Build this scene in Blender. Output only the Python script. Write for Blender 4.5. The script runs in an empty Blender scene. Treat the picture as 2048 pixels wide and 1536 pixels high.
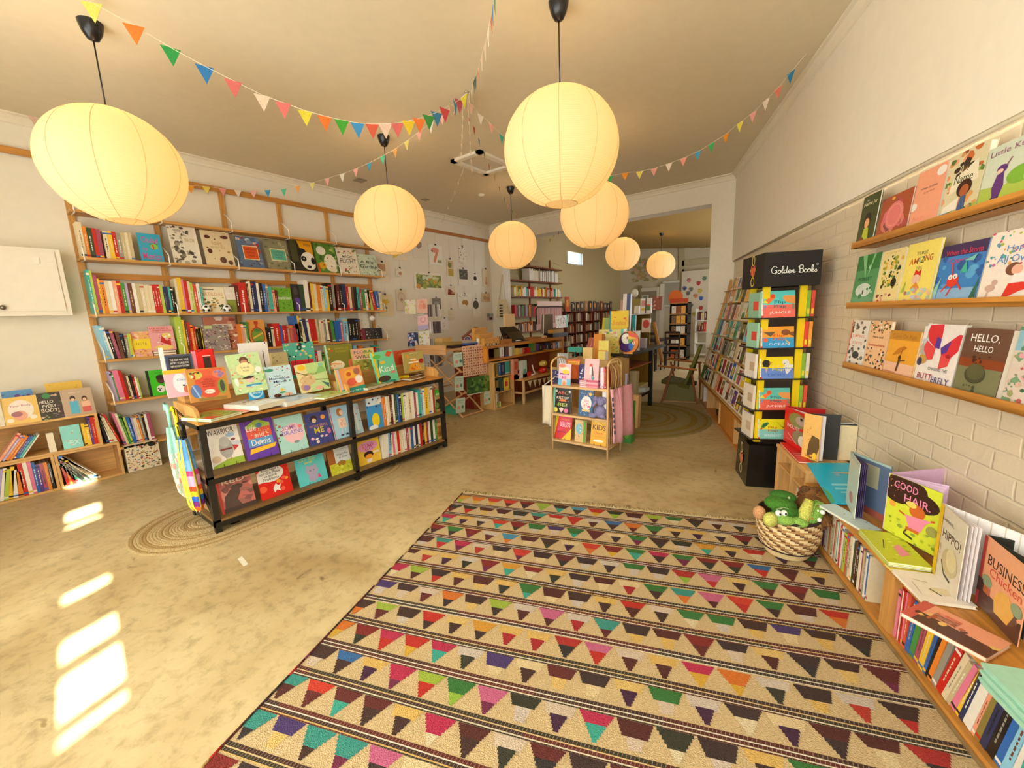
import bpy, math, random
from mathutils import Vector, Matrix
SC=bpy.context.scene; COL=SC.collection
R_=math.radians
# ---------------------------------------------------------------- camera
F=808.6; PITCH,ROLL,YAW=R_(-9.6),R_(-2.1),R_(37.44); H=1.5
def _basis():
    cp,sp=math.cos(PITCH),math.sin(PITCH); fw=Vector((0,cp,sp)); up=Vector((0,-sp,cp)); rt=Vector((1,0,0))
    cr,sr=math.cos(ROLL),math.sin(ROLL)
    rt2=rt*cr+up*sr; up2=-rt*sr+up*cr; M=Matrix.Rotation(YAW,3,'Z')
    return M@rt2,M@up2,M@fw
RT,UP,FW=_basis(); CAM=Vector((0,0,H))
cd=bpy.data.cameras.new('camera'); cam=bpy.data.objects.new('camera',cd); COL.objects.link(cam)
cd.sensor_width=36; cd.lens=F/2048*36; cd.clip_start=.05
M3=Matrix((RT,UP,-FW)).transposed(); cam.matrix_world=Matrix.Translation(CAM)@M3.to_4x4(); SC.camera=cam
# ---------------------------------------------------------------- light and exposure
SC.view_settings.view_transform='Standard'; SC.view_settings.look='None'; SC.view_settings.gamma=1
SC.view_settings.use_curve_mapping=False; SC.view_settings.exposure=EXPO=0.85
wd=bpy.data.worlds.new('sky'); SC.world=wd; wd.use_nodes=True
bg=wd.node_tree.nodes['Background']; bg.inputs[0].default_value=(.97,1,.95,1); bg.inputs[1].default_value=2.8
sl=bpy.data.lights.new('sun','SUN'); sl.energy=75; sl.angle=R_(.5); sl.color=(1,.93,.8)
so=bpy.data.objects.new('sun',sl); COL.objects.link(so)
so.rotation_euler=Vector((-1,.1,-.4)).to_track_quat('-Z','Y').to_euler(); so.location=(6,-2,5)
# ---------------------------------------------------------------- sight lines: a pixel of the photograph onto a real plane
def ray(x,y): return (FW*F+RT*(x-1024)-UP*(y-768)).normalized()
def proj(p):
    d=Vector(p)-CAM; k=d@FW; return 1024+F*(d@RT)/k, 768-F*(d@UP)/k
AR=R_(17.06-37.44); DR=Vector((math.sin(AR),math.cos(AR),0)); NR=Vector((DR.y,-DR.x,0)); WD=1.425
def onplane(x,y,p0,n): d=ray(x,y); return CAM+d*((Vector(p0)-CAM)@n/(d@n))
def PX(X): return lambda x,y: onplane(x,y,(X,0,0),Vector((1,0,0)))
def PY(Y): return lambda x,y: onplane(x,y,(0,Y,0),Vector((0,1,0)))
def PZ(Z): return lambda x,y: onplane(x,y,(0,0,Z),Vector((0,0,1)))
def PT(t): return lambda x,y: onplane(x,y,NR*(WD-t),NR)
def RP(s,t,z): return NR*(WD-t)+DR*s+Vector((0,0,z))
RM=Matrix(((DR.x,NR.x,0,NR.x*WD),(DR.y,NR.y,0,NR.y*WD),(0,0,1,0),(0,0,0,1)))  # local x = along wall, y = into wall
# ---------------------------------------------------------------- colours
PAL=dict(r='c8231b',o='e8862a',y='f2c52e',g='45923f',b='2b68b8',t='3fb3a6',p='5b3a8c',k='1d1a19',w='f3ede0',c='e6d6b0',n='262f58',m='e57c9c',s='9a9486',e='6e3f2a',l='8ecbe6',d='2f4a2d',v='b8a8d6',a='f0a282',i='b5cf4a',u='a84c66',z='5f201c',q='8fd3b4',f='c9b98c',h='8a7a3a',j='d8543a')
NAME=dict(r='red',o='orange',y='yellow',g='green',b='blue',t='teal',p='purple',k='black',w='white',c='cream',n='navy',m='pink',s='grey',e='brown',l='light blue',d='dark green',v='lavender',a='peach',i='lime',u='plum',z='maroon',q='mint',f='tan',h='olive',j='coral')
_cc={}
def col(c):
    if isinstance(c,tuple): return c
    if c in _cc: return _cc[c]
    h=PAL.get(c,c.lstrip('x')); v=[int(h[i:i+2],16)/255 for i in (0,2,4)]
    v=tuple((a/12.92 if a<=.04045 else ((a+.055)/1.055)**2.4) for a in v)+(1,)
    _cc[c]=v; return v
# ---------------------------------------------------------------- materials (all procedural; base colour comes from each face)
def newmat(n):
    m=bpy.data.materials.new(n); m.use_nodes=True; nt=m.node_tree; b=nt.nodes['Principled BSDF']; return m,nt,b
def attrmat(n,rough=.6,grain=0,scale=(1,1,1),bump=0,bscale=40,metal=0,coat=0,wave=0):
    m,nt,b=newmat(n); N=nt.nodes.new; L=nt.links.new
    a=N('ShaderNodeAttribute'); a.attribute_name='Col'
    b.inputs['Roughness'].default_value=rough; b.inputs['Metallic'].default_value=metal
    b.inputs['Coat Weight'].default_value=coat
    tc=N('ShaderNodeTexCoord'); mp=N('ShaderNodeMapping'); mp.inputs['Scale'].default_value=scale; L(tc.outputs['Object'],mp.inputs[0])
    if grain:
        no=N('ShaderNodeTexNoise'); no.inputs['Scale'].default_value=6; no.inputs['Detail'].default_value=5; L(mp.outputs[0],no.inputs[0])
        if wave: no.inputs['Distortion'].default_value=wave
        mr=N('ShaderNodeMapRange'); mr.inputs[1].default_value=.3; mr.inputs[2].default_value=.7; mr.inputs[3].default_value=1-grain; mr.inputs[4].default_value=1+grain*.35; L(no.outputs[0],mr.inputs[0])
        vm=N('ShaderNodeVectorMath'); vm.operation='SCALE'; L(a.outputs[0],vm.inputs[0]); L(mr.outputs[0],vm.inputs['Scale']); L(vm.outputs[0],b.inputs[0])
    else: L(a.outputs[0],b.inputs[0])
    if bump:
        n2=N('ShaderNodeTexNoise'); n2.inputs['Scale'].default_value=bscale; L(tc.outputs['Object'],n2.inputs[0])
        bp=N('ShaderNodeBump'); bp.inputs['Strength'].default_value=bump; bp.inputs['Distance'].default_value=.01; L(n2.outputs[0],bp.inputs['Height']); L(bp.outputs[0],b.inputs['Normal'])
    return m
MT=dict(
 print=attrmat('printed_cover',.32,.06,(9,9,9)), paper=attrmat('paper',.8,.05,(30,30,30)), paint=attrmat('paint',.7,.03,(2,2,2),.05,30),
 metal=attrmat('dark_metal',.38,.08,(4,4,4),metal=.55), steel=attrmat('steel',.25,.05,(4,4,4),metal=.9),
 woodx=attrmat('wood_grain_x',.45,.3,(.5,9,9)), woody=attrmat('wood_grain_y',.45,.3,(9,.5,9)), woodz=attrmat('wood_grain_z',.45,.3,(9,9,.5)),
 ply=attrmat('red_plywood',.4,.55,(1.2,1.2,3.5),wave=2.5), plastic=attrmat('plastic',.25,.03,(4,4,4)), cloth=attrmat('cloth',.9,.12,(20,20,20),.5,160),
 fur=attrmat('plush',.95,.4,(30,30,30),1,120), rug=attrmat('woven_wool',.95,.28,(55,14,1),1,260), jute=attrmat('jute',.95,.35,(25,25,5),1,180))
def floor_mat():
    m,nt,b=newmat('concrete'); N=nt.nodes.new; L=nt.links.new; tc=N('ShaderNodeTexCoord')
    def noise(s,d=6,dis=0,rough=.6):
        n=N('ShaderNodeTexNoise'); n.inputs['Scale'].default_value=s; n.inputs['Detail'].default_value=d; n.inputs['Distortion'].default_value=dis; n.inputs['Roughness'].default_value=rough; L(tc.outputs['Object'],n.inputs[0]); return n
    n1=noise(1.1,8,.6); n2=noise(14,8,.2,.7); n3=noise(3.3,3,1.2)
    r1=N('ShaderNodeValToRGB'); r1.color_ramp.elements[0].position=.3; r1.color_ramp.elements[0].color=col('a3895a'); r1.color_ramp.elements[1].position=.68; r1.color_ramp.elements[1].color=col('cdbb8e'); L(n1.outputs[0],r1.inputs[0])
    r2=N('ShaderNodeValToRGB'); r2.color_ramp.elements[0].position=.33; r2.color_ramp.elements[0].color=(.5,.47,.42,1); r2.color_ramp.elements[1].position=.52; r2.color_ramp.elements[1].color=(1,1,1,1); L(n2.outputs[0],r2.inputs[0])
    mx=N('ShaderNodeMix'); mx.data_type='RGBA'; mx.blend_type='MULTIPLY'; mx.inputs[0].default_value=.6; L(r1.outputs[0],mx.inputs[6]); L(r2.outputs[0],mx.inputs[7])
    r3=N('ShaderNodeValToRGB'); r3.color_ramp.elements[0].position=.27; r3.color_ramp.elements[0].color=(.42,.33,.2,1); r3.color_ramp.elements[1].position=.31; r3.color_ramp.elements[1].color=(1,1,1,1); L(n3.outputs[0],r3.inputs[0])
    m2=N('ShaderNodeMix'); m2.data_type='RGBA'; m2.blend_type='MULTIPLY'; m2.inputs[0].default_value=.7; L(mx.outputs[2],m2.inputs[6]); L(r3.outputs[0],m2.inputs[7]); L(m2.outputs[2],b.inputs[0])
    mr=N('ShaderNodeMapRange'); mr.inputs[3].default_value=.28; mr.inputs[4].default_value=.55; L(n1.outputs[0],mr.inputs[0]); L(mr.outputs[0],b.inputs['Roughness'])
    bp=N('ShaderNodeBump'); bp.inputs['Strength'].default_value=.12; bp.inputs['Distance'].default_value=.01; L(n2.outputs[0],bp.inputs['Height']); L(bp.outputs[0],b.inputs['Normal'])
    return m
MT['floor']=floor_mat()
def brick_mat():
    m,nt,b=newmat('painted_brick'); N=nt.nodes.new; L=nt.links.new; tc=N('ShaderNodeTexCoord')
    sp=N('ShaderNodeSeparateXYZ'); L(tc.outputs['Object'],sp.inputs[0]); cb=N('ShaderNodeCombineXYZ'); L(sp.outputs[0],cb.inputs[0]); L(sp.outputs[2],cb.inputs[1])
    nz=N('ShaderNodeTexNoise'); nz.inputs['Scale'].default_value=7; nz.inputs['Detail'].default_value=4; L(tc.outputs['Object'],nz.inputs[0])
    ad=N('ShaderNodeVectorMath'); ad.operation='MULTIPLY_ADD'; ad.inputs[1].default_value=(.025,.025,0); L(nz.outputs[1],ad.inputs[0]); L(cb.outputs[0],ad.inputs[2])
    br=N('ShaderNodeTexBrick'); br.inputs['Scale'].default_value=1; br.inputs['Brick Width'].default_value=.24; br.inputs['Row Height'].default_value=.088; br.inputs['Mortar Size'].default_value=.009; br.inputs['Mortar Smooth'].default_value=.75; L(ad.outputs[0],br.inputs[0])
    n3=N('ShaderNodeTexNoise'); n3.inputs['Scale'].default_value=38; n3.inputs['Detail'].default_value=6; L(tc.outputs['Object'],n3.inputs[0])
    ma=N('ShaderNodeMath'); ma.operation='MULTIPLY'; ma.inputs[1].default_value=-1; L(br.outputs['Fac'],ma.inputs[0])
    mb=N('ShaderNodeMath'); mb.operation='MULTIPLY_ADD'; mb.inputs[1].default_value=.9; L(n3.outputs[0],mb.inputs[0]); L(ma.outputs[0],mb.inputs[2])
    bp=N('ShaderNodeBump'); bp.inputs['Strength'].default_value=.5; bp.inputs['Distance'].default_value=.007; L(mb.outputs[0],bp.inputs['Height']); L(bp.outputs[0],b.inputs['Normal'])
    b.inputs[0].default_value=col('dccdb2'); b.inputs['Roughness'].default_value=.38; return m
MT['brick']=brick_mat()
def shade_mat():
    m,nt,b=newmat('rice_paper'); N=nt.nodes.new; L=nt.links.new; nt.nodes.remove(b); out=nt.nodes['Material Output']
    tc=N('ShaderNodeTexCoord'); sp=N('ShaderNodeSeparateXYZ'); L(tc.outputs['Object'],sp.inputs[0])
    w=N('ShaderNodeMath'); w.operation='MULTIPLY'; w.inputs[1].default_value=2*math.pi/.0115; L(sp.outputs[2],w.inputs[0]); s=N('ShaderNodeMath'); s.operation='SINE'; L(w.outputs[0],s.inputs[0])
    mr=N('ShaderNodeMapRange'); mr.inputs[1].default_value=-1; mr.inputs[3].default_value=.9; L(s.outputs[0],mr.inputs[0])
    vm=N('ShaderNodeVectorMath'); vm.operation='SCALE'; vm.inputs[0].default_value=(.93,.68,.36); L(mr.outputs[0],vm.inputs['Scale'])
    tr=N('ShaderNodeBsdfTranslucent'); L(vm.outputs[0],tr.inputs[0]); df=N('ShaderNodeBsdfDiffuse'); df.inputs[0].default_value=(.9,.78,.55,1)
    mx=N('ShaderNodeMixShader'); mx.inputs[0].default_value=.62; L(df.outputs[0],mx.inputs[1]); L(tr.outputs[0],mx.inputs[2])
    bp=N('ShaderNodeBump'); bp.inputs['Strength'].default_value=.35; bp.inputs['Distance'].default_value=.003; L(s.outputs[0],bp.inputs['Height']); L(bp.outputs[0],df.inputs['Normal'])
    em=N('ShaderNodeEmission'); em.inputs[0].default_value=(1,.66,.24,1); em.inputs[1].default_value=.12
    a=N('ShaderNodeAddShader'); L(mx.outputs[0],a.inputs[0]); L(em.outputs[0],a.inputs[1]); L(a.outputs[0],out.inputs[0]); return m
MT['shade']=shade_mat()
def emit_mat(n,c,s):
    m,nt,b=newmat(n); b.inputs[0].default_value=c; b.inputs['Emission Color'].default_value=c; b.inputs['Emission Strength'].default_value=s; return m
MT['bulb']=emit_mat('lit_bulb',(1,.76,.45,1),19)
MT['daylight']=emit_mat('bright_sky_pane',(.9,.95,1,1),2.4)
def glass_mat():
    m,nt,b=newmat('clear_plastic'); b.inputs['Transmission Weight'].default_value=.9; b.inputs['Roughness'].default_value=.15; b.inputs['Alpha'].default_value=.35; b.inputs[0].default_value=(.92,.97,.93,1); return m
MT['clear']=glass_mat()
# ---------------------------------------------------------------- mesh builder
class MB:
    def __init__(s): s.v=[]; s.f=[]; s.c=[]; s.sm=[]
    def add(s,vs,fs,c,M=None,smooth=False):
        o=len(s.v); c=col(c)
        s.v+= [tuple(M@Vector(v)) for v in vs] if M is not None else [tuple(v) for v in vs]
        for f in fs: s.f.append(tuple(i+o for i in f)); s.c.append(c); s.sm.append(smooth)
        return s
    def box(s,a,b,c,M=None):
        x0,y0,z0=a; x1,y1,z1=b
        return s.add([(x0,y0,z0),(x1,y0,z0),(x1,y1,z0),(x0,y1,z0),(x0,y0,z1),(x1,y0,z1),(x1,y1,z1),(x0,y1,z1)],[(0,3,2,1),(4,5,6,7),(0,1,5,4),(1,2,6,5),(2,3,7,6),(3,0,4,7)],c,M)
    def poly(s,pts,c,M=None): return s.add(pts,[tuple(range(len(pts)))],c,M)
    def prism(s,pts,y0,y1,c,M=None):          # outline in x,z extruded along y
        n=len(pts); v=[(x,y0,z) for x,z in pts]+[(x,y1,z) for x,z in pts]
        return s.add(v,[tuple(range(n)),tuple(range(2*n-1,n-1,-1))]+[(i,i+n,(i+1)%n+n,(i+1)%n) for i in range(n)],c,M)
    def tube(s,pts,r,c,n=8,M=None,caps=True,smooth=True):
        pts=[Vector(p) for p in pts]; rs=r if isinstance(r,(list,tuple)) else [r]*len(pts); v=[]; f=[]; ref=Vector((0,0,1))
        for i,p in enumerate(pts):
            d=(pts[min(i+1,len(pts)-1)]-pts[max(i-1,0)]).normalized()
            if abs(d@ref)>.95: ref=Vector((1,0,0)) if abs(d.x)<.9 else Vector((0,1,0))
            a=d.cross(ref).normalized(); b=d.cross(a); ref=b.cross(d) if False else ref
            for k in range(n):
                t=2*math.pi*k/n; v.append(p+(a*math.cos(t)+b*math.sin(t))*rs[i])
        m=len(pts)
        for i in range(m-1):
            for k in range(n): f.append((i*n+k,i*n+(k+1)%n,(i+1)*n+(k+1)%n,(i+1)*n+k))
        if caps: f.append(tuple(range(n-1,-1,-1))); f.append(tuple((m-1)*n+k for k in range(n)))
        return s.add(v,f,c,M,smooth)
    def lathe(s,prof,c,n=24,M=None,smooth=True,colf=None):
        v=[]; 
        for r,z in prof:
            for k in range(n): t=2*math.pi*k/n; v.append((r*math.cos(t),r*math.sin(t),z))
        for i in range(len(prof)-1):
            pass
        fs=[]; cs=[]
        for i in range(len(prof)-1):
            for k in range(n): fs.append((i*n+k,i*n+(k+1)%n,(i+1)*n+(k+1)%n,(i+1)*n+k)); cs.append(colf(i,k) if colf else c)
        o=len(s.v); s.v+=[tuple(M@Vector(q)) for q in v] if M is not None else v
        for f,cc in zip(fs,cs): s.f.append(tuple(i+o for i in f)); s.c.append(col(cc)); s.sm.append(smooth)
        return s
    def ball(s,p,r,c,n=16,sc=(1,1,1),M=None,colf=None):
        T=Matrix.Translation(p)@Matrix.Diagonal((r*sc[0],r*sc[1],r*sc[2],1)); m=n//2
        if M is not None: T=M@T
        return s.lathe([(max(math.sin(math.pi*i/m),1e-4),-math.cos(math.pi*i/m)) for i in range(m+1)],c,n,T,True,colf)
    def build(s,name,mat='paint',parent=None,mw=None):
        me=bpy.data.meshes.new(name); me.from_pydata(s.v,[],s.f); me.materials.append(MT[mat])
        at=me.color_attributes.new('Col','FLOAT_COLOR','CORNER'); buf=[]
        for p,c in zip(me.polygons,s.c): buf+=list(c)*p.loop_total
        at.data.foreach_set('color',buf); me.polygons.foreach_set('use_smooth',s.sm); me.update()
        o=bpy.data.objects.new(name,me); COL.objects.link(o)
        if parent is not None: o.parent=parent
        if mw is not None: o.matrix_local=mw
        return o
def tag(o,label,cat,group=None):
    o['label']=label; o['category']=cat
    if group: o['group']=group
    return o
def empty(name,label,cat,loc=(0,0,0),group=None,mw=None):
    o=bpy.data.objects.new(name,None); COL.objects.link(o); o.empty_display_size=.05
    if mw is not None: o.matrix_world=mw
    else: o.location=loc
    return tag(o,label,cat,group)
def struct(o): o['kind']='structure'; return o
def copy_tree(o,mw,label=None,group=None,parent=None):
    c=o.copy(); COL.objects.link(c)
    if parent is not None: c.parent=parent
    else: c.matrix_world=mw
    if label: c['label']=label
    if group: c['group']=group
    for ch in o.children: copy_tree(ch,None,parent=c)
    return c
# ================================================================ the room
ZC=3.481; XL=-6.05; YB=7.27
WALL='ece4d2'; CEIL='e0d3b6'
struct(MB().poly([(-6.4,-1.6,0),(2.9,-1.6,0),(2.9,16,0),(-6.4,16,0)],'b9a574').build('floor','floor'))
struct(MB().box((-6.2,-1.4,ZC),(2.6,YB+.1,ZC+.05),CEIL).build('ceiling','paint'))
m=MB(); m.box((XL-.2,-1.4,0),(XL,YB+.01,ZC),WALL); struct(m.build('wall_left','paint'))
OX0,OX1,OZ=-5.72,-1.5,3.113
m=MB(); m.box((XL,YB,0),(OX0,YB+.28,ZC),WALL); m.box((OX0,YB,OZ),(OX1,YB+.28,ZC),WALL); m.box((OX1,YB,0),(-.9,YB+.28,ZC),WALL); struct(m.build('wall_back','paint'))
# right wall: plastered above, painted brick below, both in the wall's own frame (x along, y into the wall)
m=MB(); m.box((-.7,0,2.21),(7.3,.25,ZC),'f2e9d8'); m.box((-2.2,0,2.21),(-1.1,.25,ZC),'f2e9d8'); m.box((-1.1,0,3.1),(-.7,.25,ZC),'f2e9d8'); struct(m.build('wall_right','paint',mw=RM))
SX0,SX1=-1.035,-.775
m=MB(); m.box((-.7,.035,0),(7.3,.25,2.21),'ddd0b8'); struct(m.build('wall_brick','brick',mw=RM))
m=MB(); m.box((-2.2,0,0),(SX0,.1,3.1),WALL); m.box((SX1,0,0),(-.7,.1,3.1),WALL)
zz=[0]+[v for a,b in ((-2.14,-2.235),(-2.285,-2.62),(-2.70,-2.93),(-3.29,-3.45),(-4.55,-4.66),(-4.72,-5.0),(-5.76,-5.95)) for v in ((1.65-a)*.4,(1.65-b)*.4)]+[3.1]
for i in range(0,len(zz),2): m.box((SX0,0,zz[i]),(SX1,.06,zz[i+1]),'c9bfa8')
struct(m.build('window_1','paint',mw=RM))
m=MB(); m.tube([(-.7,.02,2.205),(7.2,.02,2.205)],.012,'cfc2a6'); struct(m.build('trim_1','paint',mw=RM))
# shop front behind the camera: low sill, posts and tall panes open to the daylight
m=MB(); m.box((XL-.2,-1.4,0),(2.6,-1.2,.5),WALL); m.box((XL-.2,-1.4,3.0),(2.6,-1.2,ZC),WALL)
m.box((XL-.2,-1.4,.5),(-4.4,-1.2,3.0),WALL)  # unseen left bay closed off to hold daylight back from the left wall
for x in (-4.4,-2.4,-.5,1.6): m.box((x,-1.38,.5),(x+.12,-1.22,3.0),'e9e2d2')
struct(m.build('wall_front','paint'))
pl=bpy.data.lights.new('daylight','AREA'); pl.shape='RECTANGLE'; pl.size=8; pl.size_y=2.5; pl.cycles.is_portal=True
po=bpy.data.objects.new('daylight',pl); COL.objects.link(po); po.location=(-2,-1.19,1.75); po.rotation_euler=Vector((0,1,0)).to_track_quat('-Z','Y').to_euler()
# cornices
def cornice(name,a,b,inn,c='ece2cc'):
    a=Vector(a); b=Vector(b); d=(b-a).normalized(); i=Vector(inn); mt=MB(); prof=[(0,0),(.075,0),(.075,-.014),(.05,-.02),(.02,-.055),(.014,-.078),(0,-.085)]
    v=[a+i*p+Vector((0,0,q)) for p,q in prof]+[b+i*p+Vector((0,0,q)) for p,q in prof]; n=len(prof)
    mt.add(v,[(k,(k+1)%n,(k+1)%n+n,k+n) for k in range(n)],c); struct(mt.build(name,'paint'))
cornice('trim_2',(XL,-1.2,ZC),(XL,YB,ZC),(1,0,0)); cornice('trim_3',(XL,YB,ZC),(-1.15,YB,ZC),(0,-1,0))
a=RP(-1.7,0,ZC); b=RP(7.2,0,ZC); cornice('trim_4',a,b,-NR)
# ceiling hatch, vents, detector
m=MB(); P=PZ(ZC); q=[Vector((-3.86,4.02,0)),Vector((-3.9,4.68,0)),Vector((-3.43,4.66,0)),Vector((-3.42,4.0,0))]
m.box((-3.92,4.0,ZC-.03),(-3.42,4.07,ZC+.001),'efe8d8'); m.box((-3.92,4.62,ZC-.03),(-3.42,4.69,ZC+.001),'efe8d8'); m.box((-3.92,4.0,ZC-.03),(-3.85,4.69,ZC+.001),'efe8d8'); m.box((-3.49,4.0,ZC-.03),(-3.42,4.69,ZC+.001),'efe8d8'); m.box((-3.84,4.08,ZC-.004),(-3.5,4.61,ZC+.01),'d9cfba')
struct(m.build('trim_5','paint'))
for x,y,r,l in ((-5.39,3.65,.07,'small grey slotted ceiling vent above the left bookshelves'),(-5.47,4.93,.05,'small grey ceiling vent above the hanging prints')):
    tag(MB().box((x-r,y-r,ZC-.012),(x+r,y+r,ZC-.001),'a39a86').build('ceiling_vent','metal'),l,'vent')
tag(MB().lathe([(.05,0),(.05,-.012),(.03,-.03),(0.001,-.032)],'f4efe4',16,Matrix.Translation((-4.61,5.38,ZC-.001))).build('smoke_detector','plastic'),'round white detector on the ceiling before the back opening','detector')
# far room behind the opening
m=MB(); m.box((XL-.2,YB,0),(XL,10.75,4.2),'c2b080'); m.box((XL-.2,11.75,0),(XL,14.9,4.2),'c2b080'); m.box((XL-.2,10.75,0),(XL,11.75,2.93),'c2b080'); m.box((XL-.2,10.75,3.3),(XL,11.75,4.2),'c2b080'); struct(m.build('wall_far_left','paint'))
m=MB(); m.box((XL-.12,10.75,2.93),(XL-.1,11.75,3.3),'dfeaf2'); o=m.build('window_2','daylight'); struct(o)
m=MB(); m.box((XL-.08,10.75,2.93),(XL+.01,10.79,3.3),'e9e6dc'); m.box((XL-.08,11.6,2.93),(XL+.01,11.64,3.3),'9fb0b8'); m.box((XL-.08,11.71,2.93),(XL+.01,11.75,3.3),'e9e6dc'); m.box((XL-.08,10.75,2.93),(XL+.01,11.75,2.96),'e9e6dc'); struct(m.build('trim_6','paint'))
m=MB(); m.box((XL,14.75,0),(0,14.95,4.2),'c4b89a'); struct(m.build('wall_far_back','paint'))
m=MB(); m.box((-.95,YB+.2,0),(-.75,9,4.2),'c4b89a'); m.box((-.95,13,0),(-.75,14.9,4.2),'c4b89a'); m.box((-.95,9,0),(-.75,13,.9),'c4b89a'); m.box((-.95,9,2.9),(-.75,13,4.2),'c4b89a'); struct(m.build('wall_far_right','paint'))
struct(MB().box((-.86,9,.9),(-.84,13,2.9),'dfeaf2').build('added_glow_pane','daylight'))  # unseen glowing pane, added to brighten the back room
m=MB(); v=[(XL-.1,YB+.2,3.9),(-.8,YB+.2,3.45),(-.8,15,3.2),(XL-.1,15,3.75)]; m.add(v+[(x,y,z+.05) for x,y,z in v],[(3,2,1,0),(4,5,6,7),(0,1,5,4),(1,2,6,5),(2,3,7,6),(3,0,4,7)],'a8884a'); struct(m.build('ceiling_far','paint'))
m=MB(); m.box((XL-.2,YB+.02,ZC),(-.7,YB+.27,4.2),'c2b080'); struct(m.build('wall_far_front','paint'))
# beams on the far wall, door
m=MB(); Q=PY(14.7)
for (x0,y0,x1,y1,w) in ((1364,527,1424,520,.09),(1364,543,1424,538,.07),(1363,497,1363,590,.09)):
    a=Q(x0,y0); b=Q(x1,y1); d=(b-a).normalized(); n=Vector((0,1,0)); u=d.cross(n)*w
    m.add([a-u,b-u,b+u,a+u]+[p+Vector((0,.05,0)) for p in (a-u,b-u,b+u,a+u)],[(0,1,2,3),(4,7,6,5),(0,4,5,1),(1,5,6,2),(2,6,7,3),(3,7,4,0)],'b7a983')
struct(m.build('trim_7','paint'))
m=MB(); a=Q(1281,577); b=Q(1322,572); m.box((a.x,14.62,0),(b.x,14.74,a.z),'cfc5ac'); m.box((a.x+.08,14.6,.1),(b.x-.12,14.63,a.z-.12),'8d8063'); m.box((b.x,14.6,0),(b.x+.14,14.74,a.z+.1),'ddd5c0'); m.box((a.x-.06,14.6,0),(a.x+.04,14.74,a.z+.1),'8f7c50'); struct(m.build('door_1','paint'))
m=MB(); a=Q(1327,567); b=Q(1360,563); m.box((a.x,14.64,a.z-.75),(b.x,14.74,a.z),'a29a86'); m.box((a.x,14.62,a.z-.8),(b.x,14.74,a.z-.74),'d6cdb8'); m.box((a.x,14.62,a.z),(b.x,14.74,a.z+.06),'d6cdb8'); struct(m.build('window_3','paint'))
# ================================================================ paper lantern lamps
def make_lamp():
    R,ZZ=.385,.365
    root=empty('pendant_lamp','','lamp')
    MB().lathe([(.003,-.11),(.03,-.1),(.052,-.06),(.063,-.02),(.066,0)],'1c1a1c',24).build('ceiling_cap','plastic',root)
    MB().tube([(0,0,-.1),(0,0,-.53)],.0045,'2a1a1e',6).build('cord','plastic',root)
    a0=math.asin(.11/R)
    prof=[]; n=40
    for i in range(n+1):
        t=a0+(math.pi-2*a0)*i/n; prof.append((R*math.sin(t),-.881+ZZ*math.cos(t)))
    sh=MB().lathe(prof,'f2dcae',60).build('lamp_shade','shade',root)
    for k in range(10):
        t=2*math.pi*(k+.3)/10; MB().tube([((r+.0005)*math.cos(t),(r+.0005)*math.sin(t),z) for r,z in prof[::2]],.0019,'d9b47a',5).build('rib','paper',root)
    m=MB()
    for s_ in (0,-1): m=MB(); m.tube([(prof[s_][0]*math.cos(t),prof[s_][0]*math.sin(t),prof[s_][1]) for t in [2*math.pi*k/20 for k in range(21)]],.003,'d8b070',5); m.build('hoop','paper',root)
    MB().lathe([(.002,-.53),(.02,-.53),(.02,-.6),(.014,-.62)],'201a1a',12).build('socket','plastic',root)
    MB().ball((0,0,-.66),.045,'ffd9a0',12).build('bulb','bulb',root)
    return root
lamp=make_lamp()
LS=[((-3.94,.77,ZC),'large paper lantern hanging nearest at the upper left, stretched wide'),((-1.5,2.6,ZC),'largest paper lantern hanging front and centre of the ceiling'),((-3.957,3.026,ZC),'paper lantern hanging in front of the top left bookshelf end'),((-4.03,5.41,ZC),'paper lantern hanging before the left edge of the back opening'),((-2.17,4.5,ZC),'paper lantern partly hidden right behind the largest one'),((-3.73,9.2,3.67),'small distant paper lantern inside the back room, nearer one'),((-3.72,11.93,3.63),'farthest smallest paper lantern in the back room before the map')]
for i,(p,l) in enumerate(LS):
    o=lamp if i==0 else copy_tree(lamp,Matrix.Translation(p)); o.location=p; o['label']=l; o['group']='round paper pendant lamps'
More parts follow.
